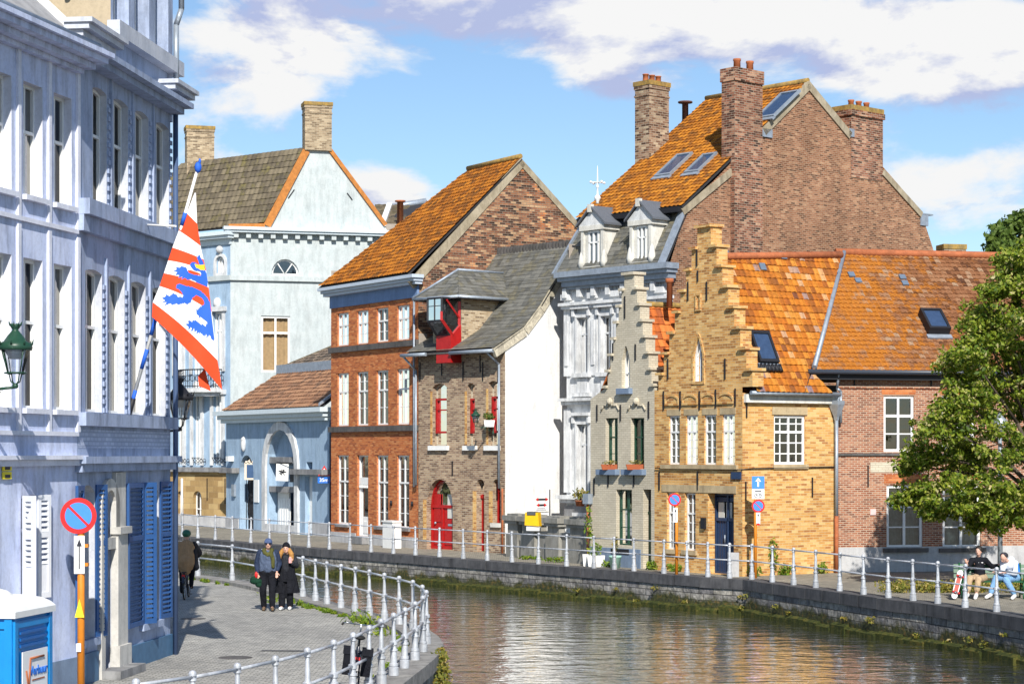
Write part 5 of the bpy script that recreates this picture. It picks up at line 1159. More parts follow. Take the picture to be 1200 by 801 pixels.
m.build('pilaster_strip', P_B2, h)
m = MB()   # quoins belong to the wall's brickwork
for row, q0, q1 in ((fl2,za0,za1),(fl1,zb0,zb1)):
    for i, (a, b) in enumerate(row):
        z_ = q0
        while z_ < q1-.15: m.box(B2.P(B2.u(b)+.03,z_,0), B2.D()*.1, (0,0,.08), B2.N()*.03); z_ += .15
qm = m
band(h, B2, 0.0, L2, za0-.28, za0-.02, .22, P_B2, 'sill_band'); band(h, B2, 0, L2, za0-.55, za0-.283, .12, P_B2, 'sill_band'); band(h, B2, 0, L2, zb0-.24, zb0-.02, .16, P_B2, 'sill_band')
zg = B2.z(150,548)
cornice(h, B2, 0, L2, B2.z(150,534), [(.12,.2),(.14,.12)], P_B2, 'string_course')
gz1 = B2.z(150,567)+.02; gz0 = B2.z(150,735)
wins = [(94,111),(165,179.5),(181,190)]
for a, b in ((94.5,111),(164.5,186)):
    r = (B2.u(a), gz0, B2.u(b), gz1); window(h, B2, r, 'seg', rec=.25, fw=.06, mull=(.5,), trans=(.66,), curtain=CURT, cw=(0,1), sill=.12, sillm=P_B2)
ud0, ud1 = B2.u(119), B2.u(132); qd = B2.z(126,575); B2.holes.append((arch((ud0,.02,ud1,qd),'round'), .35))
m = MB(); m.box(B2.P(ud0,.03,-.32), B2.D()*(ud1-ud0), (0,0,qd-.5), B2.N()*.06)
for k in range(3): m.box(B2.P(ud0+.1,.15+k*.65,-.27), B2.D()*(ud1-ud0-.2), (0,0,.5), B2.N()*.03)
dd = m.build('blue_door', SHB, h); g = MB(); g.poly([B2.P(u,z,-.3) for u, z in arch((ud0,qd-.55,ud1,qd),'round')]); g.build('fanlight', GL, dd)
wall(B2, [(0,0),(L2,0),(L2,Zc2),(0,Zc2)], P_B2, h, depth=.35, extra=qm, rmat=PANEL); bb = MB(); bb.poly([B2.P(u_,z_,.004) for u_, z_ in ((.05,zg+.35),(L2-.02,zg+.35),(L2-.02,zb0-.3),(.05,zb0-.3))]); bb.build('painted_brick_band', B_B2, h)
up0, up1 = B2.u(131.5), B2.u(143); m = MB(); m.box(B2.P(up0,0,-.02), B2.D()*(up1-up0), (0,0,qd-.75), B2.N()*.13); m.box(B2.P(up0-.06,0,-.02), B2.D()*(up1-up0+.12), (0,0,.5), B2.N()*.18); m.box(B2.P(up0-.05,qd-.75,-.02), B2.D()*(up1-up0+.1), (0,0,.12), B2.N()*.19)
m.box(B2.P(up0,qd-.63,-.02), B2.D()*(up1-up0), (0,0,.95), B2.N()*.09); ring(m, B2, arch((ud0-.2,qd-1,ud1+.2,qd+.22),'round'), .2, 0, .07)
m.box(B2.P(ud0-.22,0,-.02), B2.D()*.2, (0,0,qd-.75), B2.N()*.1); m.build('stone_pilaster', plaster('weathered_stone', (.6,.58,.54), (.5,.49,.46), .7), h)
MB().box(B2.P(ud0-.2,.003,.0), B2.D()*(up1-ud0+.3), (0,0,.14), B2.N()*.4).build('doorstep', STONE, h)
band(h, B2, 0.0, ud0-.3, 0, B2.z(100,765), .05, paint('blue_plinth_paint',(.07,.17,.3),.6,.8), 'plinth'); band(h, B2, up1+.08, L2, 0, B2.z(180,748), .05, MC['blue_plinth_paint'], 'plinth')
shutter(h, B2, B2.u(94), gz0, gz1, .42, R(4), -1, SHB); shutter(h, B2, B2.u(111.5), gz0, gz1, .34, R(14), 1, SHB)
shutter(h, B2, B2.u(164), gz0, gz1, 1.0, R(2), -1, SHB); shutter(h, B2, B2.u(166), gz0, gz1, .3, R(38), 1, SHB, 'shutter'); shutter(h, B2, B2.u(187), gz0, gz1, .55, R(7), 1, SHB)
# top cornice and attic
cornice(h, B2, 0.0, L2-.1, Zc2+.12, [(.1,.42),(.12,.26)], P_B2, 'cornice')
ua, ub = B2.u(84), B2.u(150)
cornice(h, B2, -.3, 1.1, Zc2+.5, [(.08,.45),(.1,.38),(.1,.26),(.08,.14)], PANEL, 'main_cornice'); cornice(h, B2, L2-.75, L2+.15, Zc2+.4, [(.08,.45),(.1,.38),(.1,.26),(.08,.14)], PANEL, 'main_cornice')
band(h, B2, .75, L2-.75, Zc2+.1, Zc2+.5, -.1, B_B2, 'attic_parapet', inn=.4)
AT = B2.off(-.04); au0, au1 = 1.9, L2+.3; az0 = Zc2+.9; az1 = Zc2+5.2
AT.holes = []
w_ = (au1-au0-.1)/3
for k in range(3):
    r = (au0+.15+k*w_, az0+.1, au0+.15+k*w_+w_*.72, az0+2.6); window(h, AT, r, rec=.3, fw=.05, mull=(.5,), trans=(.6,), curtain=None, glass=NGL)
wall(AT, [(au0,Zc2-.2),(au1,Zc2-.2),(au1,az1),(au0,az1)], P_B2, h, 'attic_wall', depth=.35); band(h, AT, au0-.1, au1+.1, az0-.22, az0+.05, .2, PANEL, 'sill_band')
aw = inward(AT, au0); m = MB(); m.poly([AT.P(au0,Zc2-3,0), AT.P(au0,Zc2-3,-6), AT.P(au0,az1,-6), AT.P(au0,az1,0)]); m.build('attic_side_wall', plaster('cream_side_render', (.5,.41,.28), (.44,.36,.25), .85), h)
pipe(h, [AT.P(au0,az0+.5,.0)-B2.D()*.1-B2.N()*.75, AT.P(au0,az1,.0)-B2.D()*.1-B2.N()*.75], ZINC, .05)
m = MB(); m.poly([AT.P(au1,Zc2-.2,0), AT.P(au1,Zc2-.2,-6), AT.P(au1,az1,-6), AT.P(au1,az1,0)]); m.poly([AT.P(au0,az1,.2), AT.P(au1,az1,.2), AT.P(au1,az1,-6), AT.P(au0,az1,-6)]); m.build('attic_end_wall', P_B2, h)
back_box(h, B2, 0.0, L2, 6.5, Zc2+.1, P_B2, sides='rbl'); roofsheet(h, [B2.P(0,Zc2+.1,0), B2.P(L2,Zc2+.1,0), B2.P(L2,Zc2+.1,-6.5), B2.P(0,Zc2+.1,-6.5)], 'flat_roof', LEAD)
cp = B2.P(L2-.02,0,.1); pipe(h, [cp+Vector((.12,0,Zc2+5)), cp+Vector((.12,0,Zc2+1.9)), cp+Vector((.02,0,Zc2+1.6)), cp+Vector((.02,0,Zc2+.5))], ZINC, .055)
pipe(h, [cp+Vector((.0,.05,Zc2)), cp+Vector((0,.05,.0))], paint('dark_blue_pipe',(.06,.1,.2),.5), .05)
# third near house, farther along, hidden behind the corner but for its cornice
LB = lantern('wall_lantern', 'black historic wall lantern beyond the corner of the pale blue townhouse', at(210.5,505,42.0), .98, (-1,-.35), 1.4, 'historic wall lanterns', IRON)
LA = lantern('wall_lantern', 'green crowned wall lantern on the lavender white townhouse', at(18,455,30.0), .86, (-.97,.2), .95, 'historic wall lanterns')
# ================================================================== banks, water, quays
FAR = [(232,632.5),(294,638),(386,645.7),(461,651),(515,655),(600,661.3),(664,666),(743,672),(829,679),(881,682),(956,692),(1041,704),(1099,711),(1168,721),(1230,731)]
farp = [gp(*p) for p in FAR]; farp = [Vector((-24,110))]+farp+[Vector((14.5,37)),Vector((17,27)),Vector((18,12)),Vector((18,-20))]
NEAR = [(-30,86),(-17,73),(-12,66.5),(-9.6,62.6),(-8.25,60.4),(-7.0,57.5),(-5.47,53.6),(-5.0,52.1),(-4.6,50.9),(-4.15,49.7),(-3.73,48.6),(-3.3,47.4),(-2.87,46.1),(-2.47,44.9),(-2.1,43.5),(-1.83,41.9),(-1.68,40.3),(-1.68,38.7),(-1.76,37.2),(-1.88,35.8),(-2.0,34.6),(-2.12,33.3),(-2.25,32.1),(-2.4,30.8),(-2.58,29.6),(-2.83,28.4),(-3.15,27.3),(-3.52,26.3),(-3.95,25.4),(-4.5,24.5),(-5.3,23.7),(-6.5,23),(-9,22.2),(-14,21.6)]
nearp = [Vector(p) for p in NEAR]
def offset(pl, d):
    out = []
    for i, p in enumerate(pl):
        a = pl[max(0,i-1)]; b = pl[min(len(pl)-1,i+1)]; e = (b-a).normalized(); out.append(p+Vector((e.y,-e.x))*d)
    return out
def struct(o): o['kind'] = 'structure'; return o
# near land: water lies on the right-hand side of NEAR (travelling towards the camera that is the left: use -)
def side(pl, d): return offset(pl, d)
nE = side(nearp, -.28)   # edge over the water
nI = side(nearp, .32)
test = nE[18]-nearp[18]
if test.x < 0: nE, nI = side(nearp, .28), side(nearp, -.32)
fE = side(farp, .28); fI = side(farp, -.34)
if (fE[8]-farp[8]).x > 0: fE, fI = side(farp, -.28), side(farp, .34)
def sheet(name, pts, z, mat):
    mb = MB(); vs = [Vector((p[0],p[1],0)) for p in pts]
    for t in tessellate_polygon([vs]): mb.poly([Vector((pts[i][0],pts[i][1],z)) for i in t])
    return struct(mb.build(name, mat))
def pave(name, c1, c2, sc=.35, cracks=True):
    t = NT(name, .9, .2); b = t.n('ShaderNodeTexBrick'); b.inputs['Scale'].default_value = 1; b.inputs['Brick Width'].default_value = .16; b.inputs['Row Height'].default_value = .13; b.inputs['Mortar Size'].default_value = .014
    b.inputs['Color1'].default_value = (.68,.68,.68,1); b.inputs['Color2'].default_value = (1.12,1.1,1.06,1); b.inputs['Mortar'].default_value = (.42,.42,.4,1); t.l(t.geo(), b.inputs['Vector'])
    c = t.mix(t.ramp(t.noise(sc, 6, rough=.7), [(.38,0.0),(.62,1.0)]), c1, c2); c = t.mix(1.0, c, t.ramp(t.noise(3.0, 8, rough=.8), [(.3,.6),(.5,1.0),(.7,1.12)]), 'MULTIPLY')
    if cracks: c = t.mix(.8, c, b.outputs['Color'], 'MULTIPLY')
    c = t.mix(1.0, c, t.ramp(t.noise(24, 4, rough=.8), [(.32,.55),(.5,1.0)]), 'MULTIPLY')
    t.col(c); t.bump(t.noise(30, 5), .5, .012); return t.m
ROAD = pave('cobbled_road', (.46,.45,.42), (.33,.325,.31), .22); PAVF = pave('far_pavement', (.36,.33,.27), (.27,.25,.21))
sheet('near_road', [tuple(p) for p in nI]+[(-60,21.6),(-60,120),(-30,110)], 0.0, ROAD)
dp_ = gp(333,762); _d = MB(); _d.box((dp_.x-.45,dp_.y-.1,.004),(.9,-.05,0),(.02,.16,0),(0,0,.003)); struct(_d.build('road_drain', IRON))
for x_, y_, r_ in ((-5.2,38.5,.32),(-7.4,47.5,.3)): struct(MB().lathe([(r_,.0),(r_,.006)], (x_,y_,0), 24).build('manhole_cover', DSTONE))
sheet('far_pavement', [tuple(p) for p in fI]+[(400,-20),(400,900),(-400,900),(-400,112),(-26,112)], 0.0, PAVF)
DRY = plaster('kerb_stone', (.3,.29,.27), (.22,.21,.2), .6, st=.4, scale=4, streak=False)
def quaystone(name, base, moss=True):
    t = NT(name, .85, .3); sep = t.n('ShaderNodeSeparateXYZ'); t.l(t.geo(), sep.inputs[0])
    b = t.n('ShaderNodeTexBrick'); b.inputs['Scale'].default_value = 1; b.inputs['Brick Width'].default_value = .75; b.inputs['Row Height'].default_value = .2; b.inputs['Mortar Size'].default_value = .012; t.l(t.uv(), b.inputs['Vector'])
    b.inputs['Color1'].default_value = (.55,.55,.6,1); b.inputs['Color2'].default_value = (1.15,1.12,1.05,1); b.inputs['Mortar'].default_value = (.2,.2,.2,1)
    c = t.mix(1.0, base, b.outputs['Color'], 'MULTIPLY'); c = t.mix(1.0, c, t.ramp(t.noise(3, 7, rough=.75), [(.3,.3),(.5,.9),(.68,1.7)]), 'MULTIPLY')
    hgt = t.math('ADD', sep.outputs[2], t.math('MULTIPLY', t.math('SUBTRACT', t.noise(1.1, 6, rough=.7), .5), 1.1))
    c = t.mix(t.ramp(t.math('MULTIPLY_ADD', hgt, -3.0, -1.45), [(0,0.0),(.5,.95)]), c, t.ramp(t.noise(9, 5), [(.3,(.012,.016,.006)),(.55,(.055,.06,.012)),(.7,(.16,.085,.02))]))
    t.col(c); t.bump(t.math('SUBTRACT', t.noise(6, 6), t.math('MULTIPLY', b.outputs['Fac'], .6)), .9, .06); return t.m
QST = quaystone('quay_wall_stone', (.3,.29,.27)); CAPF = plaster('quay_cap_dark', (.11,.11,.115), (.07,.07,.075), .5, st=.4, scale=3)
WZ = -.92
def quay(name, E, I, capt, pl, mat_cap, top=.09, th=.3):
    # cap stones, slightly proud of the wall
    mb = MB(); o2 = [e+(e-i).normalized()*.05 for e, i in zip(E, I)]
    for a, b, c_, d_ in zip(o2[:-1], o2[1:], I[1:], I[:-1]):
        Lg = (b-a).length; n = max(1, round(Lg/1.1))
        for k in range(n):
            f0, f1 = k/n+.004, (k+1)/n-.004; j = random.uniform(-.008,.008)
            p = [a.lerp(b,f0), a.lerp(b,f1), d_.lerp(c_,f1), d_.lerp(c_,f0)]
            mb.prism([V3(x, top+j) for x in p], (0,0,-th))
    struct(mb.build(name+'_cap', mat_cap))
    mb = MB()
    for a, b in zip(E[:-1], E[1:]):
        n = max(1, round((b-a).length/1.2)); 
        for k in range(n):
            p, q = a.lerp(b,k/n), a.lerp(b,(k+1)/n); mb.poly([V3(p,-2.2), V3(q,-2.2), V3(q,top-.05), V3(p,top-.05)])
    struct(mb.build(name+'_wall', QST))
    # mossy footing course that steps out just above the water
    mb = MB(); rr = random.Random(3)
    for a, b, i0, i1 in zip(E[:-1], E[1:], I[:-1], I[1:]):
        n = max(1, round((b-a).length/.9))
        for k in range(n):
            p, q = a.lerp(b,k/n), a.lerp(b,(k+1)/n); o = (a-i0).normalized(); w = rr.uniform(.08,.2); z = WZ+rr.uniform(.1,.24)
            mb.prism([V3(p,z), V3(q,z), V3(q+o*w,z-.06), V3(p+o*w,z-.06)], (0,0,-.8))
    struct(mb.build(name+'_footing', QFT))
t = NT('mossy_footing', .9, .2); t.col(t.ramp(t.noise(7, 6, rough=.7), [(.3,(.01,.014,.006)),(.5,(.045,.055,.012)),(.62,(.1,.09,.02)),(.75,(.09,.045,.012))])); t.bump(t.noise(14,5), .9, .04); QFT = t.m
quay('far_quay', fE, fI, .3, farp, CAPF, th=.3); quay('near_quay', nE, nI, .3, nearp, DRY, th=.26)
def joints(): pass
# water
t = NT('canal_water', .04, .5); t.b.inputs['IOR'].default_value = 1.33; t.b.inputs['Specular IOR Level'].default_value = .9
t.col(t.mix(t.ramp(t.noise(.5, 3), [(.4,0.0),(.6,1.0)]), (.1,.105,.115), (.075,.085,.1)))
WATER = t
mb = MB(); mb.poly([(-70,-30,WZ),(30,-30,WZ),(30,75,WZ),(-4,130,WZ),(-70,130,WZ)])
n1 = t.noise(1.0, 2, sc=(.9,1.5,1), rough=.5, dist=.4); n2 = t.noise(1.0, 3, sc=(2.6,4.2,1), rough=.6, dist=.6)
t.bump(t.math('ADD', t.math('MULTIPLY', n1, 1.0), t.math('MULTIPLY', n2, .35)), 1.0, .05)
gl = t.n('ShaderNodeBsdfGlossy'); gl.inputs['Roughness'].default_value = .03; gl.inputs[0].default_value = (.95,.95,.95,1); bn = [x for x in t.t.nodes if x.type == 'BUMP'][0]; t.l(bn.outputs[0], gl.inputs['Normal'])
fr = t.n('ShaderNodeFresnel'); fr.inputs[0].default_value = 1.4; t.l(bn.outputs[0], fr.inputs['Normal']); mxs = t.n('ShaderNodeMixShader'); t.l(t.math('MULTIPLY_ADD', fr.outputs[0], 1.1, .5, clamp=True), mxs.inputs[0]); t.l(t.b.outputs[0], mxs.inputs[1]); t.l(gl.outputs[0], mxs.inputs[2]); t.l(mxs.outputs[0], t.t.nodes['Material Output'].inputs[0]); t.b.inputs['Specular IOR Level'].default_value = 0; t.b.inputs['Roughness'].default_value = .6
struct(mb.build('canal_water', t.m))
# bed of the land under everything
mb = MB(); mb.poly([(-500,-60,-2.2),(500,-60,-2.2),(500,900,-2.2),(-500,900,-2.2)]); struct(mb.build('canal_bed', QFT))
# ================================================================== railings
STEEL = plaster('galvanised_steel', (.66,.68,.71), (.52,.54,.58), .65, rough=.38, st=.12, scale=9, spec=.6); STEEL.node_tree.nodes['Principled BSDF'].inputs['Metallic'].default_value = .35
PPROF = [(.085,0),(.085,.14),(.066,.15),(.078,.165),(.078,.2),(.06,.21),(.056,.4),(.072,.415),(.072,.445),(.05,.455),(.048,.5),(.068,.52),(.068,.575),(.042,.59),(.03,.92),(.05,.935),(.05,.96),(.03,.97),(.05,1.0),(.05,1.03),(.034,1.055),(.01,1.065)]
POLD = [(.085,0),(.085,.13),(.068,.15),(.062,.2),(.075,.215),(.075,.235),(.06,.25),(.062,.3),(.054,.37),(.066,.385),(.066,.41),(.048,.425),(.046,.5),(.062,.52),(.068,.55),(.062,.58),(.045,.6),(.036,.85),(.034,.94),(.05,.955),(.056,.985),(.05,1.015),(.03,1.035),(.02,1.05)]
def railing(name, label, pts, posts, proto_prof, ht, rail_r, z0=.09):
    t = thing(name, label, 'railing', V3(pts[len(pts)//2], z0)); org = ORG[t.name]
    p0 = None
    for i, p in enumerate(posts):
        if p0 is None:
            mb = MB().lathe([(r_, z) for r_, z in proto_prof], (0,0,0), 20, False); p0 = mb.build('post', STEEL); p0.parent = t; o = p0
        else:
            o = p0.copy(); COL.objects.link(o); o.parent = t
        o.location = V3(p, z0)-org; o.rotation_euler = (random.uniform(-.012,.012), random.uniform(-.012,.012), random.uniform(0,6))
    for zz, nm in ((ht-.065,'top_rail'),(ht*.52,'lower_rail')):
        MB().tube([V3(p, z0+zz+random.uniform(-.006,.006)) for p in posts], rail_r, 7).build(nm, STEEL, t)
    return t
fpost = []
for px in [248,272,296]: pass
def along(pl, step, s0=0, s1=1e9):
    out = []; s = 0; nxt = s0
    for a, b in zip(pl[:-1], pl[1:]):
        Lg = (b-a).length
        while nxt <= s+Lg and nxt < s1: out.append(a.lerp(b,(nxt-s)/Lg)); nxt += step
        s += Lg
    return out
PXF = [232,252.5,272.5,294,316,339,362,386,410,435,461,487,515,543,571,600,631,664,696,720,743,778,805,829.6,855,881,905,930,956,984,1012,1041,1070,1099,1131,1168,1207]
fposts = []
for px in PXF:
    for (a, b) in zip(FAR[:-1], FAR[1:]):
        if a[0] <= px <= b[0]: fposts.append(gp(px, a[1]+(b[1]-a[1])*(px-a[0])/(b[0]-a[0]))); break
fposts = [Vector((-19.2,100)), Vector((-17.5,97)), Vector((-15.9,94)), Vector((-14.8,92))]+fposts+[Vector((12.9,42.5)),Vector((13.6,40.6))]
railing('canal_railing', 'long galvanised post and rail fence along the far quay in front of the canal houses', farp, fposts, PPROF, 1.05, .022)
nposts = [Vector(p) for p in NEAR[1:-2]]
nposts = [nposts[0], Vector((-14.5,69.8)), nposts[1], Vector((-10.8,64.6))]+nposts[2:5]+[Vector((-6.2,55.6))]+nposts[5:]
railing('canal_railing', 'galvanised post and rail fence curving round the near road edge, behind the walking couple', nearp, nposts, PPROF, 1.05, .024)
# ================================================================== plants
def leafmat(name, stops, tr=.35):
    t = NT(name, .55, .35); oi = t.n('ShaderNodeTexWhiteNoise'); oi.noise_dimensions = '3D'
    ge = t.n('ShaderNodeNewGeometry'); 
    c = t.ramp(t.math('ADD', t.math('MULTIPLY', ge.outputs['Random Per Island'], .75), t.math('MULTIPLY', t.noise(.9, 3), .3)), stops)
    t.col(c); tr_ = t.n('ShaderNodeBsdfTranslucent'); t.l(c, tr_.inputs[0]); mx = t.n('ShaderNodeMixShader'); mx.inputs[0].default_value = tr
    t.l(t.b.outputs[0], mx.inputs[1]); t.l(tr_.outputs[0], mx.inputs[2]); t.l(mx.outputs[0], t.t.nodes['Material Output'].inputs[0]); return t.m
LEAF = leafmat('tree_leaves', [(0,(.03,.07,.008)),(.25,(.09,.16,.013)),(.5,(.2,.28,.02)),(.74,(.33,.37,.035)),(.86,(.48,.46,.14)),(.92,(.62,.55,.3)),(1,(.7,.42,.03))], .45)
LEAFD = leafmat('dark_tree_leaves', [(0,(.04,.09,.015)),(1,(.17,.24,.04))]); WEED = leafmat('weed_leaves', [(0,(.06,.12,.01)),(.6,(.16,.26,.02)),(1,(.35,.36,.03))]); WALLP = leafmat('autumn_weed_leaves', [(0,(.07,.12,.015)),(.5,(.2,.2,.03)),(.8,(.36,.27,.05)),(1,(.6,.5,.3))])
BARK = plaster('bark', (.1,.075,.05), (.05,.04,.03), .6, st=.9, scale=8)
def leaves(clusters, size, n, rnd, flat=.5, elong=1.25):
    mb = MB()
    for (c, r) in clusters:
        k = int(n*r[0]*r[1]*r[2]) if not isinstance(n, list) else n[0]
        for _ in range(max(6,k)):
            v = Vector((rnd.gauss(0,1), rnd.gauss(0,1), rnd.gauss(0,1))).normalized()*(rnd.random()**.45)
            p = Vector((c[0]+v.x*r[0], c[1]+v.y*r[1], c[2]+v.z*r[2])); s = size*rnd.uniform(.6,1.3)
            nrm = Vector((rnd.gauss(0,.7)+v.x*.5, rnd.gauss(0,.7)+v.y*.5-.2, rnd.gauss(0,.5)+flat)).normalized(); a = nrm.orthogonal().normalized(); a = (a*math.cos(q := rnd.uniform(0,6.28))+nrm.cross(a)*math.sin(q)); b = nrm.cross(a)
            mb.poly([p-a*s*.5*elong, p-b*s*.36-a*s*.05, p+b*.0+a*s*.5*elong+nrm*s*.12*-1, p+b*s*.36-a*s*.05])
    return mb
tr = thing('leafy_tree', 'broad green and yellowing tree spreading over the bench at the right edge', 'tree', (15.2,58.2,0)); rnd = random.Random(11)
TB = Vector((15.6,58.2,0)); TZ = 55.0
br = MB(); br.bar(TB, TB+Vector((0,0,2.4)), .26, .2, 12); top = TB+Vector((0,0,2.3))
sil = [(1190,330,.9),(1155,372,.75),(1195,400,1.2),(1140,420,.95),(1185,460,1.2),(1130,470,.9),(1105,500,.85),(1080,530,.6),(1170,520,1.3),(1120,540,1.0),(1085,575,.65),(1150,580,1.1),(1190,590,1.2),(1112,595,.7),(1200,300,.7),(1230,360,1.3),(1240,440,1.6),(1250,520,1.6),(1240,600,1.3),(1125,440,.6),(1155,395,.8),(1066,545,.35),(1060,585,.4),(1175,607,.45),(1215,610,.6),(1143,612,.25),(1095,600,.3),(1165,340,.5),(1180,305,.35)]
cl = []
for px, py, r_ in sil:
    for k in range(2 if r_ > .7 else 1):
        dz = rnd.uniform(-1.6,1.6)*min(1,r_); Zq = 58+dz+(1.2 if px < 1100 else 0)*0; c = at(px, py, Zq); cl.append((c, (r_*.95, r_*1.0, r_*.62)))
for c, r_ in cl:
    m_ = top+(c-top)*.5+Vector((0,0,.3)); br.bar(top-Vector((0,0,.3)), m_, .09, .05, 6); br.bar(m_, c, .05, .015, 5)
    for k in range(4):
        e = Vector((rnd.uniform(-1,1)*r_[0], rnd.uniform(-1,1)*r_[1], rnd.uniform(-.6,.8)*r_[2])); br.bar(c, c+e*.9, .015, .004, 4)
br.build('trunk', BARK, tr)
sub = []
for c, r_ in cl:
    for k in range(int(10+17*r_[0])):
        v = Vector((rnd.gauss(0,1), rnd.gauss(0,1), rnd.gauss(0,1))).normalized()*rnd.uniform(.4,1.12); s = rnd.uniform(.13,.34)
        sub.append((c+Vector((v.x*r_[0], v.y*r_[1], v.z*r_[2])), (s*1.2,s*1.15,s*.75)))
leaves(sub, .11, [56], rnd).build('crown', LEAF, tr, recalc=False)
t2 = thing('leafy_tree', 'dark green treetop rising behind the low red brick house roof', 'tree', (23,92,0)); rnd = random.Random(5)
br = MB().bar((23,92,0),(23,92,9),.3,.15,8); cl = [(at(px,py,92+rnd.uniform(-2,2)), (r_,r_,r_*.8)) for px, py, r_ in ((1170,278,.55),(1188,264,.6),(1202,285,.9),(1180,290,.7),(1212,266,.9),(1225,290,1.6),(1165,290,.5),(1195,310,1.5))]
for c, r_ in cl: br.bar((23,92,8.5), c, .1, .03, 5)
br.build('trunk', BARK, t2); sub = []
for c, r_ in cl:
    for k in range(14):
        v = Vector((rnd.gauss(0,1), rnd.gauss(0,1), rnd.gauss(0,1))).normalized()*rnd.uniform(.4,1.0); sub.append((c+v*r_[0], (.4,.4,.3)))
leaves(sub, .24, [40], rnd).build('crown', LEAFD, t2, recalc=False)
# weeds along the near kerb and on the quay walls (no one could count them)
rnd = random.Random(4); cl = []
for i in range(46):
    k = rnd.randrange(2, len(nI)-14); p = nI[k].lerp(nI[k+1], rnd.random()); e = (nI[k]-nE[k]).normalized(); s = rnd.uniform(.03,.08)
    cl.append((V3(p+e*rnd.uniform(.03,.22), s*.5), (s*1.5,s*1.5,s)))
for X_, Y_, s in ((-5.8,53.2,.25),(-5.6,52.6,.2),(-3.1,47.2-.6,.2),(-2.95,46.2-.3,.28),(-2.75,45.6,.2),(-2.3,43.2,.15)):
    cl.append((V3((X_-.45,Y_-.1), s*.5), (s*1.6,s*1.6,s*.9)))
o = leaves(cl, .05, [60], rnd, .3, 2.6).build('kerb_weeds', WEED, recalc=False); o['kind'] = 'stuff'
cl = []
for i in range(20):
    k = rnd.randrange(7, len(fE)-4); p = fE[k].lerp(fE[k+1], rnd.random()); o_ = (fE[k]-fI[k]).normalized(); s = rnd.uniform(.04,.11); cl.append((V3(p+o_*.05, WZ+rnd.uniform(.1,.75)), (s*2,s*2,s)))
o = leaves(cl, .05, [40], rnd, .3, 1.8).build('quay_weeds', WALLP, recalc=False); o['kind'] = 'stuff'
sh = thing('wall_shrub', 'yellow green weed shrub growing from the near quay wall beside the water', 'plant', (-1.2,36.6,-.7)); cl = []
for X_, Y_, z_, s in ((-1.38,38.4,-.1,.26),(-1.33,38.0,-.35,.3),(-1.3,37.6,-.55,.3),(-1.38,37.2,-.7,.28),(-1.42,36.6,-.75,.3),(-1.5,36.0,-.7,.35),(-1.5,35.2,-.6,.4),(-1.35,38.9,.0,.16)): cl.append((Vector((X_,Y_,z_)), (s*.8,s,s)))
leaves(cl, .05, [420], rnd, .5, 1.8).build('foliage', WALLP, sh, recalc=False); m = MB()
for c, r_ in cl: m.bar((c[0]-.2,c[1],c[2]-.15), c, .015, .006, 4)
m.build('stem', BARK, sh)
cl = []
for i in range(130):
    px = rnd.uniform(1040,1230); p = gp(px, rnd.uniform(692,697)); s = rnd.uniform(.1,.24); cl.append((Vector((p.x, p.y+.8, s*.7)), (s*1.3,s*1.3,s)))
o = leaves(cl, .07, [50], rnd, .6).build('flower_strip', WALLP, recalc=False); o['kind'] = 'stuff'
# ================================================================== street furniture
ORG_P = paint('orange_pole_paint', (.72,.24,.02), .5, .85); YSTK = paint('yellow_sticker', (.85,.72,.03), .5)
def disc(m, c, r, n_, th, seg=40):
    n_ = Vector(n_).normalized(); a = n_.orthogonal().normalized(); b = n_.cross(a)
    m.prism([c+a*r*math.cos(2*math.pi*i/seg)+b*r*math.sin(2*math.pi*i/seg) for i in range(seg)], n_*th); return m
def noparking(t, c, r, face=(0,-1,0)):
    n_ = Vector(face).normalized(); x = Vector((-n_.y, n_.x, 0))  # viewer's right
    if x.x < 0: x = -x
    z = Vector((0,0,1)); m = MB(); disc(m, c, r, n_, .012); d = m.build('disc', RED, t)
    disc(MB(), c, r*1, n_, .01); m = MB(); disc(m, c+n_*.012, r*.74, n_, .005); m.build('blue_field', BLUE_L, d)
    m = MB(); e = (x-z).normalized(); f = (x+z).normalized(); m.prism([c+n_*.0175-e*r*.8-f*r*.07, c+n_*.0175+e*r*.8-f*r*.07, c+n_*.0175+e*r*.8+f*r*.07, c+n_*.0175-e*r*.8+f*r*.07], n_*.004); m.build('diagonal_bar', RED, d)
    m = MB(); disc(m, c-n_*.016, r*.98, n_, .014); m.build('sign_back', ZINC, d)
BLUE_L = paint('sign_light_blue', (.06,.25,.78), .4, .95)
def arrow_plate(t, c, w, hh, face=(0,-1,0), up=True):
    n_ = Vector(face).normalized(); x = Vector((-n_.y, n_.x, 0)); x = -x if x.x < 0 else x; m = MB(); m.box(c-x*w/2-Vector((0,0,hh/2)), x*w, Vector((0,0,hh)), n_*.012); p = m.build('arrow_plate', SWH, t)
    m = MB(); q = lambda a, b: c+x*a+Vector((0,0,b))+n_*.0125
    m.prism([q(-w*.06,-hh*.38), q(w*.06,-hh*.38), q(w*.06,hh*.24), q(-w*.06,hh*.24)], n_*.003); m.prism([q(-w*.26,hh*.22), q(w*.26,hh*.22), q(0,hh*.42)], n_*.003)
    m.build('arrow', BLK, p); return p
Z = 32.4; t = thing('no_parking_sign', 'large no parking sign with arrow plate on orange pole beside the portable toilet', 'road sign', (at(93,815,Z).x, Z, 0), 'no parking signs')
px_ = at(94,600,Z).x; MB().bar((px_,Z+.06,0),(px_,Z+.06,at(93,590,Z).z),.058,n=14).build('pole', ORG_P, t)
fc = (.05,-1,0); noparking(t, at(92,604,Z), .285, fc); arrow_plate(t, at(93,649.5,Z), .165, .6, fc)
m = MB(); c = at(93,714,Z-.02)
m.prism([c+Vector((-.075,0,-.12)), c+Vector((.075,0,-.12)), c+Vector((0,0,.17))], (0,.02,0)); m.build('sticker', YSTK, t)
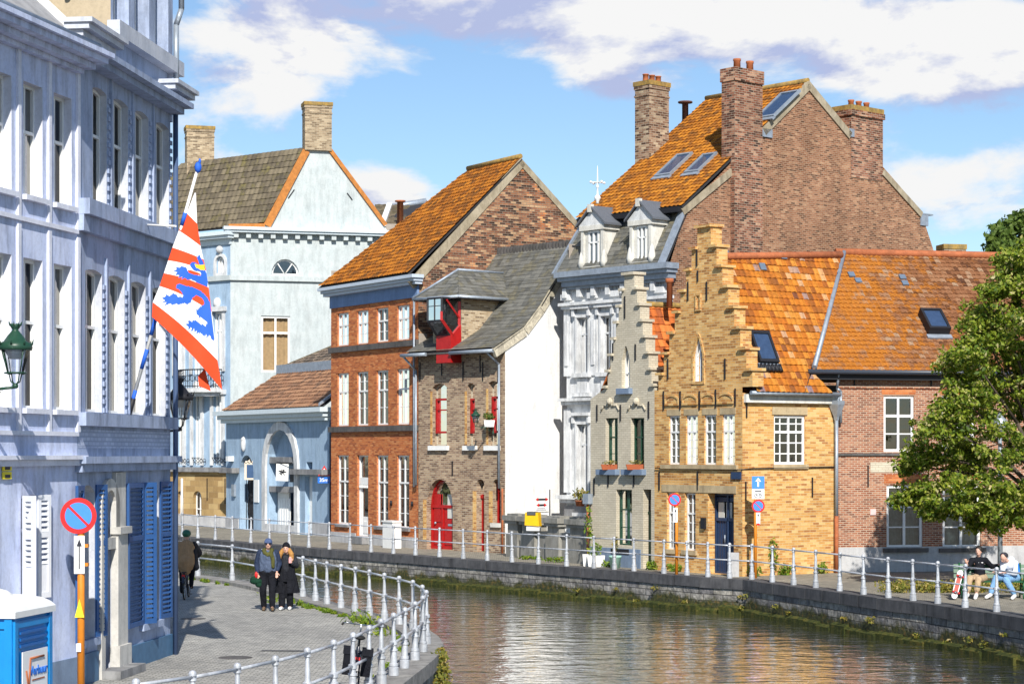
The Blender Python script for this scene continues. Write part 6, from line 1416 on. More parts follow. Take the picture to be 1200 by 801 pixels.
for y in (641,663): MB().box(at(97,y,Z), (.08,0,0),(0,.1,0),(0,0,.05)).build('clamp', ORG_P, t)
MB().box(at(89.5,763,Z-.03), (.07,0,0),(0,.03,0),(0,0,.13)).build('small_sticker', SWH, t)
# signs on the far quay
p = gp(793,676); t = thing('no_parking_sign', 'small no parking sign on orange pole in front of the ochre stepped gable', 'road sign', V3(p), 'no parking signs'); Z = p.y
MB().bar((p.x,Z+.05,0),(p.x,Z+.05,at(790,577,Z).z),.05,n=10).build('pole', ORG_P, t); noparking(t, at(790.5,585,Z), .2); arrow_plate(t, at(791.5,603,Z), .13, .45)
p = gp(885.5,677); t = thing('road_sign', 'stacked blue arrow sign, white plate and no parking disc on one orange pole', 'road sign', V3(p)); Z = p.y
MB().bar((p.x,Z+.05,0),(p.x,Z+.05,at(888,560,Z).z),.05,n=10).build('pole', ORG_P, t)
c = at(888.5,565,Z); m = MB(); m.box(c+Vector((-.19,0,-.19)), (.38,0,0),(0,.012,0),(0,0,.38)); bp = m.build('blue_plate', BLUE_L, t)
m = MB(); q = lambda a, b: c+Vector((a,-.002,b)); m.prism([q(-.025,-.13),q(.025,-.13),q(.025,.05),q(-.025,.05)],(0,-.004,0)); m.prism([q(-.09,.03),q(.09,.03),q(0,.15)],(0,-.004,0)); m.build('arrow', SWH, bp)
c = at(888.5,578.5,Z); pl_ = MB().box(c+Vector((-.19,0,-.15)), (.38,0,0),(0,.012,0),(0,0,.3)).build('white_plate', SWH, t)
m = MB()
for x in (-.07,.07): m.torus(c+Vector((x,-.006,-.05)), .045, .008, (0,1,0), 14, 4)
m.tube([c+Vector((-.07,-.006,-.05)), c+Vector((-.02,-.006,.02)), c+Vector((.05,-.006,.02)), c+Vector((.07,-.006,-.05))], .008, 4); m.build('bicycle_symbol', BLK, pl_); MB().box(c+Vector((-.1,-.003,.08)), (.2,0,0), (0,-.003,0), (0,0,.03)).build('small_print', BLK, pl_)
noparking(t, at(888.5,592.5,Z), .2); arrow_plate(t, at(888.5,607,Z), .12, .36)
for a, y in ((888.5,615),): MB().box(at(a,y,Z-.02)-Vector((.05,0,0)), (.1,0,0),(0,.03,0),(0,0,.06)).build('clamp', RED, t)
# lantern on the brown brick house, flower pot in its window
lantern('wall_lantern', 'small dark wall lantern on the brown brick house beside the flower pot', DP.P(DP.u(578),DP.z(578,500),.9), .62, (DP.n.x*-1,DP.n.y*-1), .9, 'historic wall lanterns')
def pot_plant(name, label, c, r0, hh, mat, fr, fz, n=120, box=None, group=None, lm=None, ls=.08, pn='pot'):
    t = thing(name, label, 'plant', c, group); c = Vector(c)
    if box: MB().prism([c+Vector((-box[0]*.42,-box[1]*.42,0)), c+Vector((box[0]*.42,-box[1]*.42,0)), c+Vector((box[0]*.42,box[1]*.42,0)), c+Vector((-box[0]*.42,box[1]*.42,0))], (0,0,.01)); m = MB(); 
    m = MB()
    if box:
        a = [c+Vector((sx_*box[0]*.42, sy_*box[1]*.42, 0)) for sx_, sy_ in ((-1,-1),(1,-1),(1,1),(-1,1))]; b = [c+Vector((sx_*box[0]*.5, sy_*box[1]*.5, hh)) for sx_, sy_ in ((-1,-1),(1,-1),(1,1),(-1,1))]
        m.poly(a); m.poly(b)
        for i in range(4): j = (i+1)%4; m.poly([a[i],a[j],b[j],b[i]])
    else: m.lathe([(r0*.75,0),(r0,hh*.85),(r0*1.08,hh*.87),(r0*1.08,hh)], c, 14)
    m.build(pn, mat, t); rn = random.Random(int(abs(c.x)*100))
    cl = [(c+Vector((0,0,hh+fz*.5)), (fr,fr,fz*.5))]; leaves(cl, ls, [n], rn, .4, 1.8).build('foliage', lm or WEED, t, recalc=False)
    s = MB()
    for k in range(5): s.bar(c+Vector((0,0,hh-.02)), c+Vector((rn.uniform(-1,1)*fr*.7, rn.uniform(-1,1)*fr*.7, hh+fz*.7)), .01, .004, 4)
    s.build('stem', BARK, t); return t
r = DP.rect(572.5,480,583.5,497); pot_plant('window_box', 'green plant in white box at the right upper window of the brown brick house', DP.P((r[0]+r[2])/2,DP.z(578,500),.2), .2, .26, WHITE, .24, .3, 120, (.42,.24), 'potted plants on the far bank', LEAFD)
for a, lb in ((717,'rust coloured window box on the left upper sill of the grey gable house'),(746.5,'rust coloured window box on the right upper sill of the grey gable house')):
    pot_plant('window_box', lb, GF.P(GF.u(a),GF.z(a,550),.08), .2, .18, paint('rust_box',(.36,.09,.03),.7), .3, .14, 60, (.62,.24), 'potted plants on the far bank', WALLP, .05)
c = GF.P(GF.u(702),0,.45); pot_plant('planter', 'white square planter with tall leggy plant, before the grey stepped gable', (c.x,c.y,0), .2, .4, WHITE, .16, 1.7, 90, (.42,.4), 'potted plants on the far bank', WEED, .09)
c = GF.P(GF.u(712),0,.5); pot_plant('planter', 'wide white trough with low grass, beside the tall leggy plant', (c.x,c.y,0), .2, .38, WHITE, .25, .4, 70, (.6,.4), 'potted plants on the far bank', WEED, .09)
c = GF.P(GF.u(736),0,.55); pot_plant('planter', 'pale mint green pot on the pavement below the green window', (c.x,c.y,0), .2, .42, paint('mint_pot',(.36,.62,.52),.5), .12, .75, 40, None, 'potted plants on the far bank', WALLP, .08)
c = GW.P(GW.u(683),0,.1); pot_plant('climbing_plant', 'yellowish climber hanging on the widest stone pier', (c.x,c.y,2.0), .18, .2, TERRA, .3, .45, 120, None, 'potted plants on the far bank', WALLP, .09)
c = YF.P(YF.u(776),0,.2); 
cl = [(YS.P(u,.15,.15), (.25,.2,.22)) for u in (.35,1.6,3.1)]+[(YS.P(1.15,.6,.1),(.16,.1,.6)),(GF.P(GF.u(724),.1,.25),(.4,.2,.18)),(YF.P(.1,.12,.2),(.2,.15,.2)),(YF.P(1.3,.12,.2),(.3,.1,.15)),(GW.P(4.5,.1,.25),(.6,.2,.1)),(GW.P(2.5,.08,.25),(.6,.15,.07))]
o = leaves(cl, .08, [120], random.Random(9), .4, 1.8).build('pavement_weeds', WEED, recalc=False); o['kind'] = 'stuff'
c = YF.P(L := YF.u(868),0,.3); bn = MB().abox(c.x-.17,c.y-.1,0,c.x+.17,c.y+.1,.75).build('utility_box', P_PLINTH); ORG[bn.name] = Vector(); tag(bn, 'small grey utility box at the corner of the yellow brick house', 'utility box')
c = RF.P(RF.u(475.5),0,.45); bn = MB(); X = RF.D(); bn.box(c-X*.4, X*.85, RF.N()*.4, (0,0,1.05)).box(c-X*.44-RF.N()*.02+Vector((0,0,1.05)), X*.93, RF.N()*.46, (0,0,.06)); bn = bn.build('utility_box', WHITE); tag(bn, 'white utility cabinet standing before the orange-red brick house', 'utility box')

# ================================================================== portable toilet
BT = paint('toilet_blue_plastic', (.01,.25,.62), .35, .92); BTD = paint('toilet_deep_blue', (.01,.12,.4), .4, .9)
k = 104.; Zt = F/k; Cc = at(15,530,Zt); d1 = Vector((.17,1.0,0)).normalized(); d2 = Vector((-1.0,.17,0)).normalized(); w = 1.08; C0 = Vector((Cc.x, Zt, 0))
t = thing('portable_toilet', 'blue portable toilet cabin with white lid roof at the lower left edge', 'portable toilet', C0); H = at(15,724,Zt).z
m = MB(); m.box(C0, d1*w, d2*w, (0,0,H)); 
for d_, o_, n_ in ((d1,C0,-d2),(d2,C0,-d1)):
    for a in (0.0, w-.09): m.box(o_+d_*a+n_*0, d_*.09, n_*.03, (0,0,H))
    for z_ in (H-.12, .05, H*.46): m.box(o_+d_*.09+Vector((0,0,z_)), d_*(w-.18), n_*.025, (0,0,.08))
m.build('cabin', BT, t); m = MB()
for d_, o_, n_ in ((d1,C0,-d2),(d2,C0,-d1)):
    for k_ in range(3): m.box(o_+d_*.16+Vector((0,0,H-.2-k_*.075)), d_*(w-.32), n_*.03, (0,0,.03))
    for a in (.2,.5,.8): m.box(o_+d_*a*w+Vector((0,0,.15)), d_*.05, n_*.022, (0,0,H*.4))
m.build('vent_grille', BTD, t)
m = MB(); base = [C0-d1*.05-d2*.05, C0+d1*(w+.05)-d2*.05, C0+d1*(w+.05)+d2*(w+.05), C0-d1*.05+d2*(w+.05)]; cen = sum(base, Vector())/4
m.prism([p+Vector((0,0,H)) for p in base], (0,0,.07)); lv = [1,.93,.8,.55,.25]; hz = [.07,.12,.17,.21,.23]
for i in range(4):
    A_ = [cen+(p-cen)*lv[i]+Vector((0,0,H+hz[i])) for p in base]; B_ = [cen+(p-cen)*lv[i+1]+Vector((0,0,H+hz[i+1])) for p in base]
    for j in range(4): m.poly([A_[j],A_[(j+1)%4],B_[(j+1)%4],B_[j]])
m.poly(B_); m.ball(cen+Vector((0,0,H+.2)), .3, sc=(1,1,.35)); m.build('roof', WHITE, t)
n_ = -d2; pc = C0+d1*w*.5+n_*.03+Vector((0,0,at(36,677,Zt+.5).z*0+H-.72)); sgp = MB().box(pc-d1*.36-Vector((0,0,.32)), d1*.72, n_*.012, (0,0,.64)).build('notice', SWH, t)
m = MB(); q = lambda a, b: pc+d1*a+Vector((0,0,b))+n_*.015
m.tube([q(-.27,.1), q(-.2,-.12), q(-.15,.23), q(.24,.23)], .014, 5); m.build('logo_mark', TERRA, sgp)
text('Verhuur', pc+d1*.09+Vector((0,0,.08))+n_*.016, .15, BLUE, sgp, 'lettering', d1); text('0475 81 46 48', pc+d1*.03+Vector((0,0,-.2))+n_*.016, .095, BLUE, sgp, 'lettering', d1); m = MB().box(q(-.1,-.03), d1*.36, n_*.003, (0,0,.015)); m.build('underline', TERRA, sgp)

# ================================================================== flag
FLR = paint('flag_red', (.78,.07,.015), .8, .95); FLW = paint('flag_white', (.85,.85,.86), .8, .96); FLB = paint('flag_blue', (.02,.12,.6), .7, .95); FLY = paint('flag_yellow', (.85,.6,.03), .7)
for m_ in (FLR, FLW):
    pass
base = at(151,485,36.6); tip = at(231,200,35.9)
t = thing('flag', 'red and white striped flag with blue lion on a slanted blue and white pole', 'flag', base)
m = MB().bar(base, tip, .032, .026, 10); m.build('pole', WHITE, t); dv = (tip-base)
for a, b in ((.03,.1),(.19,.27),(.33,.4),(.46,.53),(.62,.68),(.78,.83)):
    MB().bar(base+dv*a, base+dv*b, .0355, n=10).build('pole_stripe', FLB, t)
MB().ball(tip+dv.normalized()*.06, .07, sc=(.9,.9,1.4)).ball(tip+dv.normalized()*.17, .035, sc=(.7,.7,1.5)).build('finial', FLB, t)
MB().bar(at(152,262.5,37.4), at(206,265,36.1), .018).build('stay_rod', WHITE, t); MB().bar(base-dv.normalized()*.05, base+dv.normalized()*.3, .05).build('socket', IRON, t)
top_ = Vector((229.5,228)); hoist = Vector((178,371))
def FZ(px, py): return 35.95+.09*math.sin((px*1.2+py*.3)/17.)+.03*math.sin((px*.4-py*.7)/25.)
LEFT = [(228,226),(219,250),(209.6,270),(202,290),(197,305),(192,320),(187,335),(179,354),(178,371)]; RIGHT = [(229.5,226),(231,262),(235,288),(238.5,304),(241.5,317),(244.5,337),(248,365),(255,422),(260.5,457)]
def lerp_poly(P, t):
    f = t*(len(P)-1); i = min(int(f), len(P)-2); u = f-i; return (P[i][0]+(P[i+1][0]-P[i][0])*u, P[i][1]+(P[i+1][1]-P[i][1])*u)
def fpt(s, v):
    """s across from hoist to fly, v down the stripes"""
    l = lerp_poly(LEFT, v); r = lerp_poly(RIGHT, v); x = l[0]+(r[0]-l[0])*s; y = l[1]+(r[1]-l[1])*s; sag = math.sin(math.pi*s)*(6*v*v)
    x += -sag*.3; y += sag*.0-10*math.sin(math.pi*s)*v*v*.6
    return x, y
stripes = [(k/8,(k+1)/8,k%2) for k in range(8)]
vs = []; kk = []
for v0, v1, k in stripes:
    for j in range(22): vs.append(v0+(v1-v0)*j/22); kk.append(k)
vs.append(1.0); NS = 100; fv = []; ff = []
for v in vs:
    for i in range(NS+1):
        x, y = fpt(i/NS, v); fv.append(at(x, y, FZ(x, y))-ORG[t.name])
for j in range(len(vs)-1):
    for i in range(NS): a = j*(NS+1)+i; ff.append((a, a+NS+1, a+NS+2, a+1))
me = bpy.data.meshes.new('cloth'); me.from_pydata(fv, [], ff); me.materials.append(FLW); me.materials.append(FLR)
me.materials.append(FLB); me.materials.append(FLY)
LP1 = [(250,130),(262,115),(270,135),(280,150),(285,170),(290,190),(298,215),(302,250),(300,275),(285,265),(262,255),(240,245),(222,235),(205,238),(190,228),(176,235),(178,222),(160,230),(165,215),(145,215),(155,200),(135,195),(152,188),(148,175),(165,180),(175,170),(200,180),(205,195),(215,205),(232,200),(245,205),(252,215),(268,218),(270,205),(262,198),(248,196),(232,190),(222,178),(215,165),(225,152),(240,152),(252,162),(262,165)]
LP2 = [(150,262),(165,255),(185,262),(205,268),(230,272),(255,282),(280,300),(298,320),(312,345),(316,380),(322,420),(328,470),(335,530),(318,520),(312,505),(295,520),(298,500),(275,512),(282,495),(262,505),(268,490),(245,500),(255,480),(235,490),(240,470),(220,490),(225,465),(205,480),(210,460),(192,452),(208,445),(205,430),(225,438),(235,430),(255,438),(270,450),(290,460),(298,445),(285,430),(262,418),(248,402),(245,385),(262,370),(285,355),(285,340),(270,322),(245,312),(228,325),(222,345),(205,358),(185,350),(165,358),(150,352),(130,360),(120,352),(95,362),(102,345),(78,350),(95,335),(80,325),(98,318),(100,305),(120,315),(135,300),(150,310),(160,318),(185,320),(178,300),(165,285),(150,280)]
CRN = [(238,160),(262,166),(286,163),(288,192),(268,190),(245,178)]; TNG = [(205,190),(222,191),(240,199),(262,204),(270,216),(250,215),(228,210),(210,203)]
def inside(P, x, y):
    c_ = False
    for (x0,y0),(x1,y1) in zip(P, P[1:]+P[:1]):
        if (y0 > y) != (y1 > y) and x < (x1-x0)*(y-y0)/(y1-y0)+x0: c_ = not c_
    return c_
for j, p_ in enumerate(me.polygons):
    p_.use_smooth = True; x, y = fpt((j%NS+.5)/NS, (vs[j//NS]+vs[j//NS+1])/2); x, y = (x-170)*4.11, (y-270)*4.11; k = kk[j//NS]
    if inside(CRN, x, y): k = 3
    elif inside(TNG, x, y): k = 1
    elif inside(LP1, x, y) or inside(LP2, x, y): k = 2
    p_.material_index = k
fo = bpy.data.objects.new('cloth', me); COL.objects.link(fo); fo.parent = t; ORG[fo.name] = ORG[t.name]
m = MB(); q_ = [(232,440),(240,432),(247,458),(233,452)]; m.prism([at(x,y,36.15) for x,y in q_], (0,.006,0)); m.build('folded_corner', FLR, t)
# yellow wall arrows at the left edge, and cables
sg = thing('wall_plate', 'two small yellow plates on lavender white wall above the white shutters', 'sign', B1.P(B1.u(5),B1.z(5,560),.05))
for y in (547.5,557): MB().box(B1.P(B1.u(1),B1.z(5,y+4),.02), B1.D()*(B1.u(11)-B1.u(1)), (0,0,.11), B1.N()*.02).build('plate', YSTK, sg); MB().box(B1.P(B1.u(3),B1.z(5,y+2.6),.041), B1.D()*(B1.u(9)-B1.u(3)), (0,0,.05), B1.N()*.004).build('small_print', BLK, sg)
# lamp post behind the bench
p = gp(1172,690); t = thing('lamp_post', 'slim blue grey post standing behind the bench under the tree', 'post', V3(p)); MB().bar(V3(p,0), V3(p,4.4), .075, .055, 12).build('pole', ZINC, t); MB().lathe([(.12,0),(.12,.3),(.08,.35)], V3(p), 12).build('base', ZINC, t); MB().lathe([(.08,4.35),(.2,4.5),(.22,4.75),(.1,4.85),(.03,5.0)], V3(p), 12).build('lamp_head', ZINC, t)
# ================================================================== people and bicycles
SKIN = paint('skin', (.62,.36,.27), .55, .92)
JEAN = clothm('light_jeans', (.2,.38,.62), .85, .75); BLKC = clothm('black_cloth', (.012,.013,.018), .85, .7); NAVY = clothm('navy_jacket_cloth', (.03,.045,.09), .7, .7); GREYB = clothm('blue_grey_jacket_cloth', (.09,.12,.19), .75, .8); OLIVE = clothm('olive_scarf_cloth', (.1,.1,.03), .9, .7)
CAMEL = clothm('camel_coat_cloth', (.42,.25,.13), .85, .85); HOOD = clothm('pale_hoodie_cloth', (.66,.7,.78), .85, .85); HAIRB = paint('dark_hair', (.015,.012,.01), .6); HAIRG = plaster('golden_hair', (.5,.26,.07), (.3,.14,.04), .6, scale=30); BEAN = clothm('blue_beanie_wool', (.09,.13,.26), .9, .75)
CREAM = clothm('cream_cloth', (.6,.5,.38), .8); SHOE = paint('white_shoe', (.75,.74,.72), .5); BROWN = paint('brown_shoe', (.14,.09,.05), .6); GREENH = paint('green_helmet', (.02,.12,.07), .3); KHAKI = clothm('khaki_cloth', (.5,.36,.22), .85, .8)
def limb(m, pts, rs, n=10):
    for (a, ra), (b, rb) in zip(list(zip(pts, rs))[:-1], list(zip(pts, rs))[1:]): m.bar(a, b, ra, rb, n); m.ball(b, rb, n, 6)
    m.ball(pts[0], rs[0], n, 6)
def person(label, J, height=1.72, loc=(0,0,0), rz=0, voxel=.011):
    """J: joints in local metres (x right of the viewer, -y towards where the person faces)"""
    t = thing('person', label, 'person', (0,0,0)); g = lambda k: Vector(J[k]); m = MB()
    hd = g('head'); fw = Vector(J.get('face', (0,-1,0))).normalized(); upv = Vector(J.get('headup', (0,0,1))).normalized(); sd = fw.cross(upv).normalized()
    M = Matrix((sd, -fw, upv)).transposed()
    m.ball(hd, .1, 16, 12, (.78,.95,1.18), M); m.ball(hd+fw*.035-upv*.06, .062, 12, 8, (.85,.9,.9), M)       # skull, jaw
    m.bar(hd+fw*.085+upv*.015, hd+fw*.118-upv*.03, .009, .017, 6); m.ball(hd+fw*.112-upv*.032, .015, 8, 6)   # nose
    m.ball(hd+fw*.088-upv*.062, .018, 8, 6, (1.2,.6,.45), M)                                                   # lips
    for s in (-1, 1): m.ball(hd+sd*s*.078-upv*.01, .026, 8, 6, (.35,.7,1.1), M)                                # ears
    limb(m, [g('neck'), hd-upv*.06], [.055,.05]); limb(m, [g('pelvis'), (g('pelvis')+g('neck'))/2, g('chest')], [.12,.115,.125])
    limb(m, [g('shL'), g('chest'), g('shR')], [.065,.11,.065]); limb(m, [g('hipL'), g('pelvis'), g('hipR')], [.09,.11,.09])
    for s in 'LR':
        limb(m, [g('sh'+s), g('el'+s), g('wr'+s)], [.052,.04,.027]); limb(m, [g('hip'+s), g('kn'+s), g('an'+s)], [.085,.058,.04]); limb(m, [g('an'+s)-Vector((0,0,.02)), g('to'+s)], [.042,.03])
        w = g('wr'+s); hv = Vector(J.get('hand'+s, (0,-.2,-1))).normalized(); a = hv.orthogonal().normalized(); a = Vector((1,0,0))-hv*hv.x if abs(hv.x) < .8 else Vector((0,1,0))-hv*hv.y; a.normalize(); b = hv.cross(a)
        pm = w+hv*.055; m.ball(pm, .042, 10, 8, (1,.5,1.1), Matrix((a, b, hv)).transposed())
        for i in range(4):
            st = w+hv*.085+a*(i-1.5)*.019; ln = (.038,.045,.042,.033)[i]; k = st+hv*ln+b*.006; m.bar(st-hv*.02, k, .0095, .009, 6); m.bar(k, k+(hv*.8+b*.6).normalized()*ln*.8, .009, .0075, 6)
        st = w+hv*.035+a*.032; m.bar(st, st+(hv+a*.8).normalized()*.05, .012, .01, 6); m.bar(st+(hv+a*.8).normalized()*.05, st+(hv+a*.8).normalized()*.05+hv*.028, .01, .008, 6)
    o = m.build('body', SKIN, t, remesh=voxel); e = MB()
    for s in (-1, 1): e.ball(hd+fw*.084+sd*s*.032+upv*.018, .011, 8, 6)
    e.build('eyes', HAIRB, t)
    return t, M, fw, upv, sd
def cloth(t, name, mat, parts, voxel=.018):
    m = MB()
    for p in parts:
        if p[0] == 'l': limb(m, [Vector(x) for x in p[1]], p[2])
        else: m.ball(Vector(p[1]), p[2], 14, 10, p[3] if len(p) > 3 else (1,1,1), p[4] if len(p) > 4 else None)
    return m.build(name, mat, t, remesh=voxel)
def place(t, p, rz=0): t.location = p; t.rotation_euler = (0,0,rz); ORG[t.name] = Vector()
# --- walking man
J = dict(pelvis=(0,0,.93), chest=(0,.01,1.3), neck=(0,.0,1.47), head=(.01,-.03,1.62), shL=(-.19,.01,1.41), elL=(-.27,.03,1.14), wrL=(-.25,-.05,.9), shR=(.19,.01,1.41), elR=(.27,.04,1.14), wrR=(.22,-.08,.95), hipL=(-.1,0,.92), knL=(-.12,-.06,.5), anL=(-.1,.06,.1), toL=(-.1,-.1,.04), hipR=(.1,0,.92), knR=(.11,-.09,.51), anR=(.11,-.16,.1), toR=(.13,-.33,.06))
t, M, fw, upv, sd = person('man in blue beanie, sunglasses and olive scarf walking on the near road', J, voxel=.011)
g = lambda k: J[k]
cloth(t, 'trousers', BLKC, [('l',[g('hipL'),g('knL'),(-.1,.05,.12)],[.115,.09,.075]), ('l',[g('hipR'),g('knR'),(.11,-.14,.13)],[.115,.09,.075]), ('l',[(-.07,0,.95),(.07,0,.95)],[.15,.15])])
cloth(t, 'jacket', GREYB, [('l',[(-.09,0,.98),(-.1,.0,1.2),(-.13,.01,1.38)],[.135,.13,.1]), ('l',[(.09,0,.98),(.1,.0,1.2),(.13,.01,1.38)],[.135,.13,.1]), ('l',[(0,-.03,1.03),(0,-.03,1.35)],[.155,.14])])
cloth(t, 'sleeves', NAVY, [('l',[g('shL'),g('elL'),(-.25,-.03,.95)],[.09,.075,.055]), ('l',[g('shR'),g('elR'),(.23,-.06,1.0)],[.09,.075,.055]), ('l',[(-.15,.09,1.36),(-.13,.11,1.0)],[.08,.08]), ('l',[(.15,.09,1.36),(.13,.11,1.0)],[.08,.08])])
cloth(t, 'scarf', OLIVE, [('l',[(-.1,-.02,1.47),(-.07,-.1,1.42),(0,-.13,1.36),(.08,-.1,1.42),(.1,-.02,1.47),(0,.08,1.5),(-.1,-.02,1.47)],[.055]*7), ('l',[(.08,-.13,1.4),(.13,-.15,1.25),(.13,-.15,1.08)],[.055,.05,.045])], .014)
cloth(t, 'beanie', BEAN, [('b',(.01,-.015,1.665),.118,(.86,1.0,.9))], .012)
MB().box((-.07,-.135,1.62),(.06,0,0),(0,.012,0),(0,0,.035)).box((.025,-.135,1.62),(.06,0,0),(0,.012,0),(0,0,.035)).box((-.08,-.125,1.645),(.18,0,0),(0,.01,0),(0,0,.008)).build('sunglasses', BLKC, t)
cloth(t, 'shoes', BROWN, [('l',[(-.1,.09,.05),(-.1,-.14,.045)],[.05,.045]), ('l',[(.11,-.12,.06),(.13,-.36,.06)],[.05,.045])], .012)
p = gp(314,715); place(t, (p.x,p.y,0), R(4))
bg = thing('cloth_bag', 'dark green folded bag with red item held low by the man in the beanie', 'bag', (0,0,0)); MB().ball((0,0,-.1), .13, sc=(1.25,.6,.62)).ball((.06,0,-.17), .1, sc=(.9,.6,.8)).ball((-.06,0,-.05), .1, sc=(.9,.6,.8)).build('body', clothm('dark_green_cloth',(.01,.045,.025)), bg); MB().ball((.0,-.03,.06), .05, sc=(.8,.6,1.6)).build('red_handle', RED, bg); bg.location = (p.x-.27, p.y-.1, .82)
# --- walking woman
J = dict(pelvis=(0,0,.88), chest=(0,.01,1.2), neck=(0,.0,1.36), head=(0,-.03,1.5), shL=(-.17,.01,1.3), elL=(-.23,.06,1.06), wrL=(-.2,-.02,.86), shR=(.17,.01,1.3), elR=(.24,.0,1.08), wrR=(.15,-.16,1.17), handR=(-.2,-.3,1), hipL=(-.09,0,.87), knL=(-.09,-.09,.48), anL=(-.09,-.13,.1), toL=(-.1,-.29,.05), hipR=(.09,0,.87), knR=(.09,-.04,.47), anR=(.09,.03,.1), toR=(.1,-.12,.04))
t, M, fw, upv, sd = person('woman in black bobble hat, long black coat and white shoes walking beside the man', J)
g = lambda k: J[k]
cloth(t, 'trousers', BLKC, [('l',[g('hipL'),g('knL'),(-.09,-.12,.13)],[.11,.095,.085]), ('l',[g('hipR'),g('knR'),(.09,.02,.13)],[.11,.095,.085]), ('l',[(-.06,0,.9),(.06,0,.9)],[.145,.145])])
m = MB(); n = 18
def skirt(rings):
    for (z0,a0,b0,y0),(z1,a1,b1,y1) in zip(rings[:-1], rings[1:]):
        for i in range(n):
            q = lambda z,a,b,y,j: (a*math.cos(2*math.pi*j/n)*(1+.05*math.sin(j*2.3)), y+b*math.sin(2*math.pi*j/n), z)
            an = (i+.5)*360/n
            if 255 < an < 285 and z0 < .6: continue
            m.poly([q(z0,a0,b0,y0,i), q(z0,a0,b0,y0,i+1), q(z1,a1,b1,y1,i+1), q(z1,a1,b1,y1,i)], True)
skirt([(.42,.33,.26,.05),(.7,.27,.21,.03),(.95,.21,.16,.01),(1.15,.2,.15,0),(1.3,.19,.13,0),(1.37,.1,.09,0)]); m.build('long_coat', BLKC, t)
cloth(t, 'sleeves', clothm('dark_grey_coat_cloth',(.03,.032,.04),.8,.7), [('l',[g('shL'),g('elL'),(-.2,-.0,.9)],[.085,.075,.06]), ('l',[g('shR'),g('elR'),(.17,-.13,1.14)],[.085,.075,.06]), ('l',[(0,-.03,1.0),(0,-.04,1.25)],[.14,.12])])
cloth(t, 'hair', HAIRG, [('l',[(-.07,-.02,1.47),(-.14,-.07,1.36),(-.16,-.1,1.22)],[.055,.065,.05]), ('l',[(.07,-.02,1.47),(.14,-.07,1.36),(.15,-.1,1.22)],[.055,.065,.05]), ('b',(0,.03,1.48),.1)], .013)
cloth(t, 'knitted_hat', BLKC, [('b',(0,-.01,1.56),.108,(.9,1.0,.95))], .012); cloth(t, 'shoes', SHOE, [('l',[(-.09,-.1,.05),(-.1,-.3,.05)],[.05,.045]), ('l',[(.09,.05,.045),(.1,-.15,.045)],[.05,.045])], .012)
MB().box((.1,-.24,1.16),(.06,0,0),(0,.012,0),(0,0,.12)).build('phone_cover', paint('pink_phone',(.7,.35,.35),.5), t)
p = gp(335.5,714); place(t, (p.x,p.y,0), R(-3))
